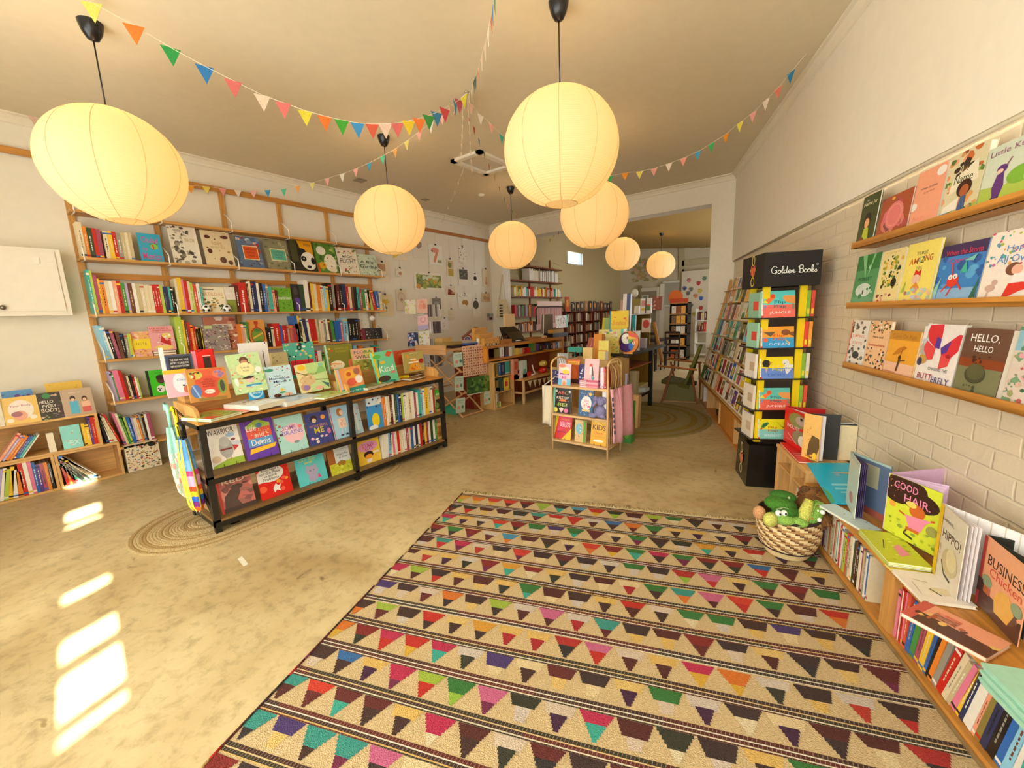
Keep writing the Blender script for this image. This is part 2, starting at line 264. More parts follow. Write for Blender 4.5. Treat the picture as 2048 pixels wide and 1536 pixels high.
# ================================================================ books
_tx={}
def glyphs(t):
    if t in _tx: return _tx[t]
    cu=bpy.data.curves.new('t','FONT'); cu.body=t; cu.resolution_u=2; cu.offset=.006; ob=bpy.data.objects.new('t',cu)
    me=bpy.data.meshes.new_from_object(ob); v=[(a.co.x,a.co.y) for a in me.vertices]; f=[tuple(p.vertices) for p in me.polygons]
    bpy.data.objects.remove(ob); bpy.data.curves.remove(cu); bpy.data.meshes.remove(me)
    xs=[a for a,_ in v]; ys=[b for _,b in v]; x0,x1,y0,y1=min(xs),max(xs),min(ys),max(ys)
    _tx[t]=([((a-x0)/(x1-x0),(b-y0)/(y1-y0)) for a,b in v],f); return _tx[t]
def art(mb,spec,w,h,y=-.0003,st=.0002,M=None):
    """flat printed shapes on a cover: unit coordinates, x right, z up"""
    def P(x,z): return (min(max(x,0),1)*w,y,min(max(z,0),1)*h)
    for it in spec.split(';'):
        a=it.split()
        if not a: continue
        k=a[0]; y-=st
        if k=='r': x0,z0,x1,z1=map(float,a[1:5]); mb.poly([P(x0,z0),P(x1,z0),P(x1,z1),P(x0,z1)],a[5],M)
        elif k=='e':
            x,z,rx,rz=map(float,a[1:5]); mb.poly([P(x+rx*math.cos(t*math.pi/9),z+rz*math.sin(t*math.pi/9)) for t in range(18)],a[5],M)
        elif k=='p': q=list(map(float,a[3:])); mb.poly([P(q[i],q[i+1]) for i in range(0,len(q),2)],a[1],M)
        elif k=='t':
            v,f=glyphs(a[1].replace('_',' ')); x,z,ww,hh=map(float,a[2:6]); mb.add([P(x-ww/2+i*ww,z-hh/2+j*hh) for i,j in v],f,a[6],M)
        elif k=='d':
            rnd=random.Random(int(a[2])); cs=a[3].split(','); r0,r1=float(a[4]),float(a[5]); bx=list(map(float,a[6:10])) if len(a)>6 else [0,0,1,1]
            for _ in range(int(a[1])):
                cx,cz,rr=rnd.uniform(bx[0],bx[2]),rnd.uniform(bx[1],bx[3]),rnd.uniform(r0,r1); n=rnd.choice((4,5,6,8)); ph=rnd.random()*6; e=rnd.uniform(.5,1)
                mb.poly([P(cx+rr*math.cos(ph+t*2*math.pi/n)*rnd.uniform(.7,1),cz+rr*w/h*e*math.sin(ph+t*2*math.pi/n)*rnd.uniform(.7,1)) for t in range(n)],rnd.choice(cs),M)
                y-=.000004
        elif k=='l':
            x0,z0,x1,z1,t=map(float,a[1:6]); dx,dz=x1-x0,z1-z0; L=math.hypot(dx,dz); nx,nz=-dz/L*t/2,dx/L*t/2
            mb.poly([P(x0+nx,z0+nz),P(x0-nx,z0-nz),P(x1-nx,z1-nz),P(x1+nx,z1+nz)],a[6],M)
def frame(bl,br,zs=None,lean=0):
    bl=Vector(bl); br=Vector(br)
    if zs is not None: bl.z=br.z=zs
    ux=(br-bl); w=ux.length; ux.normalize(); n=ux.cross(Vector((0,0,1))).normalized()
    if n@(CAM-bl)<0: pass
    up=(ux.cross(-n)).normalized(); a=R_(lean); u2=up*math.cos(a)-n*math.sin(a); yd=u2.cross(ux)
    return Matrix(((ux.x,yd.x,u2.x,bl.x),(ux.y,yd.y,u2.y,bl.y),(ux.z,yd.z,u2.z,bl.z),(0,0,0,1))),w,u2,bl
def solve_h(bl,u,yt,lo=.01,hi=1.5):
    for _ in range(30):
        m=(lo+hi)/2
        if proj(bl+u*m)[1]>yt: lo=m
        else: hi=m
    return lo
def B(label,P,x1,y1,x2,y2,yt,zs=None,lean=10,th=.015,c='w',ar='',cat='picture book',name=None,group=None,pages=None,kind='book',h=None,ease=0,lift=0):
    """a thing shown face out: bottom-left and bottom-right pixel on its support, pixel height of its top left"""
    M,w,u,bl=frame(P(x1,y1),P(x2,y2),zs,lean)
    if lift: M=Matrix.Translation((0,0,lift))@M; bl=bl+Vector((0,0,lift))
    if h is None: h=solve_h(bl,u,yt)
    mb=MB(); cc=c
    if kind=='book':
        b=.0022
        if th<.006: mb.box((0,0,0),(w,th,h),cc)
        else:
            mb.box((0,0,0),(w,b,h),cc); mb.box((0,th-b,0),(w,th,h),cc); mb.box((0,b,0),(b,th-b,h),cc)
    elif kind=='box': mb.box((0,0,0),(w,th,h),cc)
    elif kind=='frame':
        e=.035
        mb.box((0,0,0),(w,th,h),cc)
    if ar: art(mb,ar,w,h)
    nm=name or {'book':'picture_book','box':'box'}.get(kind,'board')
    o=mb.build(nm,'print',mw=M); tag(o,label,cat,group)
    if kind=='book' and th>=.006:
        MB().box((.003,.0023,.002),(w-.004,th-.0023,h-.003),'f4ecd6').build('pages','paper',o)
    if ease:      # small wire easel
        e=MB()
        for x in (w*.3,w*.7): e.tube([(x,-.02,.02),(x,-.022,0),(x,.03,-.0),(x,.06,.02*0),(x,.03,h*.5)],.0018,'1c1a19',5)
        e.tube([(w*.3,.03,0),(w*.7,.03,0)],.0018,'1c1a19',5)
        e.build('wire_easel','metal',o)['label']='black wire easel stand'
    return o,M,w,h
def flat(label,pts,z,th,c='w',ar='',cat='picture book',name='picture_book',group=None):
    """a thing lying flat: pixels of three corners (near-left, near-right, far-left) of its top at height z"""
    P=PZ(z); a,b,d=[P(*p) for p in pts]; ux=b-a; w=ux.length; ux.normalize(); vy=(d-a); vy-=ux*(vy@ux); h=vy.length; vy.normalize()
    M=Matrix(((ux.x,0,vy.x,a.x),(ux.y,0,vy.y,a.y),(0,-1,0,a.z),(0,0,0,1)))
    M=Matrix(((ux.x,ux.cross(vy).x*-1,vy.x,a.x),(ux.y,ux.cross(vy).y*-1,vy.y,a.y),(0,ux.cross(vy).z*-1,0,a.z),(0,0,0,1)))
    s=1 if ux.cross(vy).z>0 else -1
    mb=MB(); n=max(1,int(round(th/.012))); t=th/n
    mb.box((0,0,0),(w,.002,h),c)
    for k in range(n):
        mb.box((.003,k*t+.0012,.003),(w-.004,(k+1)*t-.0012,h-.003),'f4ecd6'); mb.box((0,(k+1)*t-.0012,0),(w,(k+1)*t+.0008 if k<n-1 else (k+1)*t,h),c)
    if ar: art(mb,ar,w,h)
    o=mb.build(name,'print',mw=M); return tag(o,label,cat,group)
ORD=['first','second','third','fourth','fifth','sixth','seventh','eighth','ninth','tenth','eleventh','twelfth','thirteenth','fourteenth','fifteenth','sixteenth','seventeenth','eighteenth','nineteenth','twentieth']
def spine(w,h,d,c,rnd,mat='print'):
    mb=MB(); b=.0018
    mb.box((0,0,0),(w,b,h),c); mb.box((0,b,0),(b*.8,d,h),c); mb.box((w-b*.8,b,0),(w,d,h),c); mb.box((b,b,.002),(w-b,d-.002,h-.004),'efe6ce')
    cc=rnd.choice('wcswfcwek'); cc='w' if cc==c else cc; k=rnd.random(); y=-.0003
    def rr(x0,z0,x1,z1,q): mb.poly([(w*x0,y,h*z0),(w*x1,y,h*z0),(w*x1,y,h*z1),(w*x0,y,h*z1)],q)
    if k<.6: 
        z=.25
        while z<.75:
            l=rnd.uniform(.04,.1); rr(.4,z,.6,min(z+l,.78),cc); z+=l+.025
    if k>.45: rr(0,.05,1,.1,rnd.choice('wkryb'))
    if k<.3: rr(0,.88,1,.93,rnd.choice('wkryb'))
    return mb
def row(P,x0,y0,x1,y1,zs,spec,desc,group,depth=.15,seed=1,cat='book',name='book'):
    """upright books, spines out, along the base line (x0,y0)-(x1,y1); spec: width,top pixel,colour[,lean degrees]"""
    rnd=random.Random(seed); its=[]; x=x0
    for it in spec.split():
        q=it.split(','); w=float(q[0])
        if len(q)>2: its.append((x,w,float(q[1]),q[2],float(q[3]) if len(q)>3 else 0))
        x+=w
    n={}; obs=[]
    for k,(x,w,yt,c,ln) in enumerate(its):
        f=lambda xx: y0+(y1-y0)*(xx-x0)/(x1-x0)
        M,ww,u,bl=frame(P(x,f(x)),P(x+w,f(x+w)),zs)
        if ln:
            Rm=Matrix.Rotation(R_(ln),4,'Y'); M=M@Rm; ww*=math.cos(R_(ln)); u=(M.to_3x3()@Vector((0,0,1)))
        h=solve_h(M.translation,u,yt)
        if ln>0: M=Matrix.Translation((0,0,0))@M@Matrix.Translation((0,0,0)); M=Matrix.Translation((0,0,ww*math.sin(R_(ln))))@M
        o=spine(ww*.97,h,min(depth,h*.8) if depth>.1 else depth,c,rnd).build(name,'print',mw=M); o['_c']=c; obs.append((o,c,its[k-1][3] if k else None,its[k+1][3] if k+1<len(its) else None)); n[c]=n.get(c,0)+1
    seen={}
    for o,c,l,r in obs:
        seen[c]=seen.get(c,0)+1; cn=NAME.get(c,'multicoloured')
        if n[c]==1: lab=f'only {cn} spine among the books on {desc}'
        else: lab=f'{ORD[min(seen[c]-1,19)]} {cn} book spine from the left on {desc}'
        del o['_c']; tag(o,lab,cat,group)
    return obs
def rspec(seed,total,wr,yt0,yt1,cols,jit=6):
    r=random.Random(seed); x=0; s=[]; last=''
    while x<total:
        w=r.uniform(*wr); c=r.choice([q for q in cols if q!=last]); last=c; s.append(f'{w:.1f},{yt0+(yt1-yt0)*x/total+r.uniform(-jit,jit):.1f},{c}'); x+=w
    return ' '.join(s)
# ================================================================ furniture
def part(mb,name,mat,root,label=None):
    o=mb.build(name,mat,root,root.matrix_basis.inverted())
    if label: o['label']=label
    return o
WD1='d29a50'; WD2='c98a3c'; PINE='e0b06c'
# --- wall shelving on the left
PY0=0
root=empty('wall_shelving','long pale wood wall shelving of posts, rails and shelves along the left wall','shelf',(XL+.03,2.43,0))
PY_=[.765,1.424,2.1,2.775,3.45,4.1]
for y in PY_: part(MB().box((XL,y-.025,.02),(XL+.03,y+.025,3.19),WD1),'post','woodz',root)
SZ=[(2.665,.2),(2.215,.24),(1.665,.24),(1.205,.24),(.765,.26),(.29,.28)]
for z,d in SZ:
    for i in range(5):
        s=part(MB().box((XL+.03,PY_[i]-.03,z-.025),(XL+.03+d,PY_[i+1]+(-.03 if i<4 else .1),z),WD1),'shelf','woody',root)
        for y in ((PY_[i]+.0,) if i<4 else (PY_[i],PY_[i+1]+.07)):
            if z<.4: continue
            m=MB(); X0=XL+.035; X1=XL+.03+d
            m.tube([(X0,y,z+.2),(X0+.07,y,z+.17),(X1-.03,y,z+.1),(X1,y,z+.085),(X1,y,z+.0),(X1,y,z-.028),(X0+.03,y,z-.028)],.0065,'f5f0e4',6); b=m.build('book_end','plastic',s,root.matrix_basis.inverted()@Matrix.Identity(4)); b.matrix_local=s.matrix_basis.inverted()@root.matrix_basis.inverted(); b['label']='white bent wire book end'
for z in (3.15,2.06):
    part(MB().box((XL+.028,PY_[0]-.02 if z<3 else -.3,z-.03),(XL+.05,4.12 if z<3 else 4.12,z+.03),WD2),'rail','woody',root)
# --- picture rail carrying the prints
tag(MB().box((XL+.002,4.13,3.12),(XL+.035,YB-.01,3.175),'b8742e').build('picture_rail','woody'),'brown wooden rail high on the wall from which the prints hang','rail')
# --- white cupboard on the left wall
root=empty('wall_cupboard','white painted cupboard fixed on the left wall, cut by the frame edge','cupboard',(XL+.1,.1,1.66))
part(MB().box((XL,-.5,1.66),(XL+.2,.614,2.275),'efe6d4'),'body','paint',root)
d=part(MB().box((XL+.2,-.47,1.70),(XL+.213,.575,2.245),'f0e7d6'),'door','paint',root)
m=MB().ball((XL+.235,.19,1.735),.022,'8d8474',12); m.tube([(XL+.21,.19,1.735),(XL+.235,.19,1.735)],.008,'8d8474'); o=m.build('knob','steel',d,d.matrix_basis.inverted()@root.matrix_basis.inverted()@Matrix.Identity(4)); o.matrix_local=Matrix.Identity(4)
m=MB(); m.box((XL+.205,.43,2.13),(XL+.222,.47,2.19),'f2ebdc'); m.box((XL+.205,.47,2.15),(XL+.218,.56,2.165),'f2ebdc'); o=m.build('latch','paint',d); o.matrix_local=Matrix.Identity(4)
# --- low crates under/left of the shelving
def crate(name,label,x0,x1,y0,y1,z0,z1,cuts=(),axis='x',th=.02,c=PINE,group=None,shelves=(),back=True):
    r=empty(name,label,'crate',((x0+x1)/2,(y0+y1)/2,z0),group)
    part(MB().box((x0,y0,z0),(x1,y1,z0+th),c),'bottom_panel','woody',r); part(MB().box((x0,y0,z1-th),(x1,y1,z1),c),'top_panel','woody',r)
    ys=[y0]+[v for v in cuts]+[y1-th]
    for y in ys: part(MB().box((x0,y,z0+th),(x1,y+th,z1-th),c),'side_panel','woodz',r)
    for z in shelves: part(MB().box((x0,y0+th,z),(x1-.01,y1-th,z+th*.8),c),'shelf','woody',r)
    if back: part(MB().box((x0,y0+th,z0+th),(x0+.008,y1-th,z1-th),c),'back_panel','woody',r)
    return r
crate('wooden_crate','upper open wooden crate stacked at the left frame edge',XL+.02,-5.74,-.7,.62,.355,.69)
crate('wooden_crate','lower open wooden crate on the floor at the left frame edge',XL+.02,-5.74,-.5,.275,.0,.353)
crate('wooden_crate','lower open wooden crate holding leaning dark books under the shelving end',XL+.035,-5.74,.278,.735,.0,.353)
# --- trolley
X0,X1=-3.44,-3.41; xb=-3.93
root=empty('shelf_trolley','long black metal trolley with wooden decks full of picture books','trolley',(-3.67,2,0))
MY=[.86,1.99,3.13]
for y in MY:
    for x in (-3.44,-3.93): part(MB().box((x,y-.02,.013),(x+.04,y+.02,.82),'3a3630'),'leg','metal',root)
for z,nm in ((.82,'deck'),(.415,'deck'),(.085,'deck')):
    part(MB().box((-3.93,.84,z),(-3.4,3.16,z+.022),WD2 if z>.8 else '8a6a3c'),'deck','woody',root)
    m=MB(); m.box((-3.402,.842,z-.035),(-3.397,3.15,z+.004),'35312b'); m.box((-3.93,.84,z-.035),(-3.4,.845,z),'35312b'); m.box((-3.93,3.148,z-.035),(-3.4,3.153,z),'35312b'); m.box((-3.935,.842,z-.035),(-3.93,3.15,z),'35312b')
    part(m,'frame_rail','metal',root)
for y,x1 in ((.842,-3.42),(1.985,-3.42),(3.12,-3.46)):
    pr=[(-3.93,.842),(x1,.842),(x1,.89),(x1-.03,.93),(x1-.09,.945),(-3.93,.945)]
    part(MB().prism(pr,y,y+.022,'d9a45c'),'divider','woodz',root)
part(MB().box((-3.925,.87,.842),(-3.74,3.1,1.0),'c99450'),'display_riser','woody',root)
m=MB(); m.tube([(-3.92,.86,.44),(-3.43,.86,.1)],.012,'3a3630'); part(m,'brace','metal',root)
for y in (.97,3.02,):
    for x in (-3.47,-3.88):
        w=part(MB().box((x-.03,y-.035,.06),(x+.03,y+.035,.068),'55504a'),'caster','steel',root)
        MBw=MB(); T=Matrix.Translation((x,y+.01,.036))@Matrix.Rotation(R_(90),4,'Y'); MBw.lathe([(.001,-.013),(.03,-.013),(.036,-.008),(.036,.008),(.03,.013),(.001,.013)],'201e1c',20,T); MBw.build('wheel','plastic',w).matrix_local=Matrix.Identity(4)
        q=MB(); q.box((x-.02,y-.02,.03),(x-.016,y+.03,.062),'8b867c'); q.box((x+.016,y-.02,.03),(x+.02,y+.03,.062),'8b867c'); q.build('fork','steel',w).matrix_local=Matrix.Identity(4)
# --- oval jute rugs
def jute(name,label,cx,cy,a,b,st,c1,c2,rings):
    m=MB(); N=72; ps=[]
    for i in range(rings+1):
        k=1-i/rings; aa,bb=a*k,b*k
        ps.append([(cx+bb*math.cos(t), cy+(st if math.sin(t)>=0 else -st)+aa*math.sin(t)) for t in [2*math.pi*(j+.5)/N for j in range(N)]])
    rnd=random.Random(4)
    for i in range(rings):
        cc=rnd.choice((c1,c2,c1)); o=ps[i]; q=ps[i+1]; z=.012
        mid=[((u[0]+v[0])/2,(u[1]+v[1])/2) for u,v in zip(o,q)]
        vs=[(x,y,z-.006 if i else 0.001) for x,y in o]+[(x,y,z) for x,y in mid]+[(x,y,z-.006) for x,y in q]
        f=[(j,(j+1)%N,(j+1)%N+N,j+N) for j in range(N)]+[(j+N,(j+1)%N+N,(j+1)%N+2*N,j+2*N) for j in range(N)]
        m.add(vs,f,cc,None,True)
    m.poly([(x,y,.006) for x,y in ps[-1]],c1)
    return tag(m.build(name,'jute'),label,'rug')
jute('jute_rug','oval tan braided jute rug under the black book trolley',-3.72,1.52,.47,.47,.64,'cdb27e','b4935a',26)
jute('jute_rug','round olive and grey woven rug under the black-legged table',-2.0,5.55,1.05,.95,.0,'a39460','9a8238',22)
# --- flat-woven rug with triangles
def kilim():
    r=empty('kilim_rug','large tan flat-woven rug with rows of multicoloured triangles and a fringe','rug'); r.matrix_world=RM
    rnd=random.Random(11); m=MB(); z=.006; S1,S0=3.005,.42; T0,T1=.338,2.83
    BG='dcc08e'
    def Q(s0,t0,s1,t1,c,zz): m.poly([(s0,-t0,zz),(s0,-t1,zz),(s1,-t1,zz),(s1,-t0,zz)],c)
    m.box((S0,-T1,0),(S1,-T0,z-.0012),BG)
    P=.1635; dk=['4a2f26','5c2a22','3c3a28','44302c','6b2c26']
    hi=['c8301f','d8402a','3c7a36','3f7f3c','c22f52','d06a90','3f9a8c','3a6fa8','a8c040','de7828','8a2a22','6b2c26','4f9ac0','b8322a','8a2a22','e0a038']
    lo=['e0b03a','3fae9a','c8301f','9ac23f','6a2a24','e27a2c','7a2a4a','3a3230','3fae9a','e9d9b0','4a2f26','c9302a']
    cr=['e8c476','ead2a0','dfc9b0','e6bd68','d9c9b8']
    s=S1; k=0
    def band(sa,sb,c,zz):       # slightly wavy stripe made of short woven runs
        n=36
        for j in range(n):
            t0=T0+(T1-T0)*j/n; t1=T0+(T1-T0)*(j+1)/n; w0=.004*math.sin(t0*3+k); w1=.004*math.sin(t1*3+k)
            cc=c if not isinstance(c,list) else c[(j//7+k)%len(c)]
            m.poly([(sa+w0,-t0,zz),(sa+w1,-t1,zz),(sb+w1,-t1,zz),(sb+w0,-t0,zz)],cc)
    def stitched(sa,sb,cs,zz):   # dark weft broken by pale warp threads
        band(sa,sb,cs,zz); 
        t=T0
        while t<T1:
            w=.004*math.sin(t*3+k); 
            m.poly([(sa+w+(sb-sa)*.12,-t,zz+.0003),(sa+w+(sb-sa)*.12,-t-.0022,zz+.0003),(sb+w-(sb-sa)*.12,-t-.0022-.003,zz+.0003),(sb+w-(sb-sa)*.12,-t-.003,zz+.0003)],'b0845c'); t+=.014
    while s>S0+.1:
        st=s; k+=1
        stitched(s-.002,s-.017,[rnd.choice(dk) for _ in range(4)],z); band(s-.017,s-.022,rnd.choice(['f4ead4','f4ead4','e6c890']),z); stitched(s-.022,s-.0355,[rnd.choice(dk) for _ in range(3)],z); band(s-.0355,s-.0405,rnd.choice(['e6be72','f0e4c8','e6be72']),z)
        if rnd.random()<.6: stitched(s-.0405,s-.046,[rnd.choice(dk) for _ in range(3)],z)
        a=s-.047; e=s-P+.001; hgt=a-e
        t=T0+.02+rnd.uniform(0,.05); ph=0
        while t<T1-.02:
            W=.132; t1=min(t+W,T1); c1=rnd.random(); zz=z+.0006
            wv=.004*math.sin((t+W/2)*3+k); A=a+wv; hh=hgt*.97
            def tri(f0,f1,w0,w1,c,q=0):    # jagged trapezoid from depth f0 to f1
                steps=5; c_=t+W/2
                for g in range(steps):
                    u0=f0+(f1-f0)*g/steps; u1=f0+(f1-f0)*(g+1)/steps; ww=w0+(w1-w0)*(g+.3)/steps
                    lo_,hi_=max(c_-ww,T0),min(c_+ww,T1)
                    m.poly([(A-u0*hh,-lo_,zz+q),(A-u0*hh,-hi_,zz+q),(A-u1*hh,-hi_,zz+q),(A-u1*hh,-lo_,zz+q)],c)
            if c1<.52:
                x=rnd.random(); f=rnd.uniform(.38,.62); top=rnd.choice(dk+hi+dk) if x<.65 else rnd.choice(hi); tri(0,f,W*.49,W*.49*(1-f),top); tri(f,1,W*.49*(1-f),.004,rnd.choice(lo+dk))
            elif c1<.78:
                cc=rnd.choice(cr); tri(0,.42,W*.47,W*.36,cc); tri(.38,.98,W*.26,.006,rnd.choice(dk+['b22a2a','c23b2a','4a2440']),.0002)
            else:
                f=rnd.uniform(.4,.6); tri(0,f,W*.49,W*.33,rnd.choice(dk+['45302a','3c7a36','503a70'])); tri(f,.95,W*.24,.02,rnd.choice(cr))
            t+=W+.006
        s-=P
    o=m.build('woven_field','rug',r)
    m=MB(); t=T0
    m.box((S1-.003,-T1,.001),(S1+.012,-T0,.009),'e8d2a0')
    while t<T1:
        x=S1+.008; L=rnd.uniform(.03,.065); dx=rnd.uniform(-.015,.015)
        m.tube([(x,-t,.006),(x+L*.5,-t+dx,.007),(x+L,-t+dx*rnd.uniform(.2,2.5),.003)],[.004,.0045,.0015],rnd.choice(['ead6a6','dcc48c']),5); t+=rnd.uniform(.012,.022)
    m.build('fringe','rug',r)['label']='cream knotted fringe'
    m=MB(); n=60
    for j in range(n):
        s0=S0+(S1-S0)*j/n; s1=S0+(S1-S0)*(j+1)/n; m.tube([(s0,-T1-.001,.006),(s1,-T1-.001,.006)],.006,rnd.choice(dk+dk+['7a2f48','c8301f','e2c080','d9b478','c8301f']),5)
    m.build('selvedge','rug',r)
    r['label']='large tan flat-woven rug with rows of multicoloured triangles and a fringe'
kilim()
# --- low bookcase along the right wall (wall frame: x along, -y into the room)
def rbox(s0,t0,z0,s1,t1,z1,c,m=None): return (m or MB()).box((s0,-t1,z0),(s1,-t0,z1),c)
root=empty('low_bookcase','low honey-wood bookcase along the brick wall beside the woven rug','bookcase',mw=RM@Matrix.Translation((1.6,-.17,0)))
def rpart(mb,name,mat,r,off=(1.6,-.17,0),label=None):
    o=mb.build(name,mat,r,Matrix.Translation((-off[0],-off[1],-off[2])));  
    if label: o['label']=label
    return o
rpart(rbox(.6,.0,.335,2.93,.345,.355,WD2),'top_panel','woodx',root); rpart(rbox(.6,.0,.03,2.93,.335,.05,WD2),'bottom_panel','woodx',root); rpart(rbox(.6,.3,0,2.72,.32,.03,'a8712f'),'kick_board','woodx',root)
for s in (.6,1.3,1.98,2.91): rpart(rbox(s,.0,.05,s+(.075 if s==1.98 else .02),.333,.335,WD1),'side_panel','woodz',root)
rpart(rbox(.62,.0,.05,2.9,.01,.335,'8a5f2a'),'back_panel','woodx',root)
root=empty('wooden_crate','pale pine crate with a shelf standing between the bookcase and the spinner stand','crate',mw=RM@Matrix.Translation((3.1,-.17,0)))
of=(3.1,-.17,0)
for a in ((2.95,.02,.41,3.52,.345,.43),(2.95,.02,0,3.52,.34,.02),(2.97,.02,.27,3.5,.33,.285)): rpart(rbox(*a,PINE),'shelf','woodx',root,of)
for s in (2.95,3.2,3.5): rpart(rbox(s,.02,.02,s+.02,.338,.41,PINE),'side_panel','woodz',root,of)
rpart(rbox(2.97,.02,.02,3.5,.03,.41,'c88f4c'),'back_panel','woodx',root,of)
# --- ledges on the brick wall
for z,s1,l in ((1.875,3.23,'top wooden picture ledge on the brick wall'),(1.5,3.22,'middle wooden picture ledge on the brick wall'),(1.115,3.19,'bottom wooden picture ledge on the brick wall')):
    r=empty('picture_ledge',l,'shelf',mw=RM@Matrix.Translation((2,0,z)),group=None); of=(2,0,z)
    rpart(rbox(.7,-.03,z-.035,s1,.1,z-.015,WD2),'ledge_board','woodx',r,of); rpart(rbox(.7,.085,z-.035,s1,.1,z+.004,WD2),'front_lip','woodx',r,of)
    r['_z']=z; del r['_z']
# --- sloping card display and its low base on the far right
root=empty('card_display','long sloping wooden rack of picture cards along the far right wall','display rack',mw=RM@Matrix.Translation((5.5,-.2,0))); of=(5.5,-.2,0)
rpart(rbox(4.05,.0,.36,7.15,.42,.385,'c9822f'),'base_top','woodx',root,of); rpart(rbox(4.05,.0,0,7.15,.38,.03,'c9822f'),'base_bottom','woodx',root,of)
for s in (4.05,4.75,5.6,6.5,7.12): rpart(rbox(s,.0,.03,s+.02,.38,.36,PINE),'side_panel','woodz',root,of)
rpart(rbox(4.77,.34,.03,5.6,.36,.36,'cf8a36'),'door_panel','woodz',root,of)
SL=lambda z: .40-(z-.385)*.24
for s in (4.1,4.9,5.7,6.5,7.1):
    rpart(MB().add([(s,-SL(.385),.385),(s+.02,-SL(.385),.385),(s+.02,-SL(1.93),1.93),(s,-SL(1.93),1.93),(s,0-.0,.385),(s+.02,0,.385),(s+.02,0,1.93),(s,0,1.93)],[(0,1,2,3),(4,7,6,5),(0,3,7,4),(1,5,6,2),(0,4,5,1),(3,2,6,7)],'d8a45c'),'upright','woodz',root,of)
RZ=[.42,.65,.88,1.11,1.34,1.57,1.75]
for z in RZ: rpart(rbox(4.1,SL(z)-.02,z-.012,7.12,SL(z)+.035,z-.002,'caa060'),'card_ledge','woodx',root,of)
# --- spinner stand
A=Vector((-.30,4.02,0)); d1=Vector((-.47,.88,0)).normalized(); d2=Vector((.88,.47,0)).normalized()
SM=Matrix(((d2.x,d1.x,0,A.x),(d2.y,d1.y,0,A.y),(0,0,1,0),(0,0,0,1)))   # x right along the book face, y away
root=empty('book_spinner','tall black and yellow spinner stand topped by a black sign','display stand',mw=SM)
bm=Matrix.Rotation(R_(-7.7),4,'Z')@Matrix.Translation((-.03,-.02,0))
b=MB().add([(-.17,-.19,0),(.17,-.19,0),(.17,.19,0),(-.17,.19,0),(-.16,-.18,.36),(.16,-.18,.36),(.16,.18,.36),(-.16,.18,.36)],[(3,2,1,0),(4,5,6,7),(0,1,5,4),(1,2,6,5),(2,3,7,6),(3,0,4,7)],'191613',bm).build('base_box','plastic',root)
lg=MB()
def oring(mb,cx,cz,rx,rz,w,c,M=None,x=None):
    n=22
    for k in range(n):
        a=2*math.pi*k/n; b_=2*math.pi*(k+1)/n
        q=[(cx+(rx-w)*math.cos(a),cz+(rz-w)*math.sin(a)),(cx+rx*math.cos(a),cz+rz*math.sin(a)),(cx+rx*math.cos(b_),cz+rz*math.sin(b_)),(cx+(rx-w)*math.cos(b_),cz+(rz-w)*math.sin(b_))]
        mb.poly([(x,u,v) for u,v in q],c,M)
def logo(mb,x,cy,z0,k,M=None,red='c8301f',ye='e8c83a'):   # open book between two gold rings
    oring(mb,cy,z0+.19*k,.035*k,.055*k,.012*k,ye,M,x); oring(mb,cy,z0-.02*k,.043*k,.05*k,.012*k,ye,M,x)
    for sg in (-1,1): mb.poly([(x-.001,cy,z0+.12*k),(x-.001,cy+sg*.05*k,z0+.145*k),(x-.001,cy+sg*.05*k,z0+.06*k),(x-.001,cy,z0+.03*k)],red,M)
    mb.poly([(x-.0015,cy-.003*k,z0+.12*k),(x-.0015,cy+.003*k,z0+.12*k),(x-.0015,cy+.003*k,z0+.03*k),(x-.0015,cy-.003*k,z0+.03*k)],ye,M)
    for sg in (-1,1): mb.poly([(x-.0015,cy+sg*.045*k,z0+.115*k),(x-.0015,cy+sg*.058*k,z0+.11*k),(x-.0015,cy+sg*.058*k,z0+.085*k),(x-.0015,cy+sg*.045*k,z0+.08*k)],ye,M)
    mb.poly([(x-.001,cy+.03*k,z0+.235*k),(x-.001,cy+.045*k,z0+.25*k),(x-.001,cy+.05*k,z0+.235*k),(x-.001,cy+.035*k,z0+.22*k)],ye,M)
    mb.poly([(x-.001,cy-.03*k,z0+.035*k),(x-.001,cy-.045*k,z0+.06*k),(x-.001,cy-.035*k,z0+.06*k),(x-.001,cy-.01*k,z0+.025*k)],ye,M)
logo(lg,-.171,0,.11,.9,bm,'d8602a','ead9a0'); o=lg.build('emblem','print',b); o['label']='gold and red ring-shaped emblem on the base'
w=.128
m=MB(); m.box((-w,-w,.36),(w,w,1.64),'2a2018'); part(m,'core','plastic',root).matrix_local=Matrix.Identity(4)
for x,y in ((-w-.03,-w),(w-.02,-w),(-w-.03,w-.02),(w-.02,w-.02)):
    q=MB().box((x-.012,y-.014,.38),(x+.038,y+.01,1.66),'f2cf10').build('corner_strip','plastic',root)
TZ=[.415,.66,.92,1.17,1.41]
for z in TZ:
    MB().box((-.215,-.17,z-.012),(.215,.17,z-.002),'2b211b').build('tray','plastic',root)
MB().box((-.2,-.2,1.65),(.2,.22,1.905),'1b1714').build('sign_box','paint',root,Matrix.Translation((-.0,-.0,0)))
sg=MB()
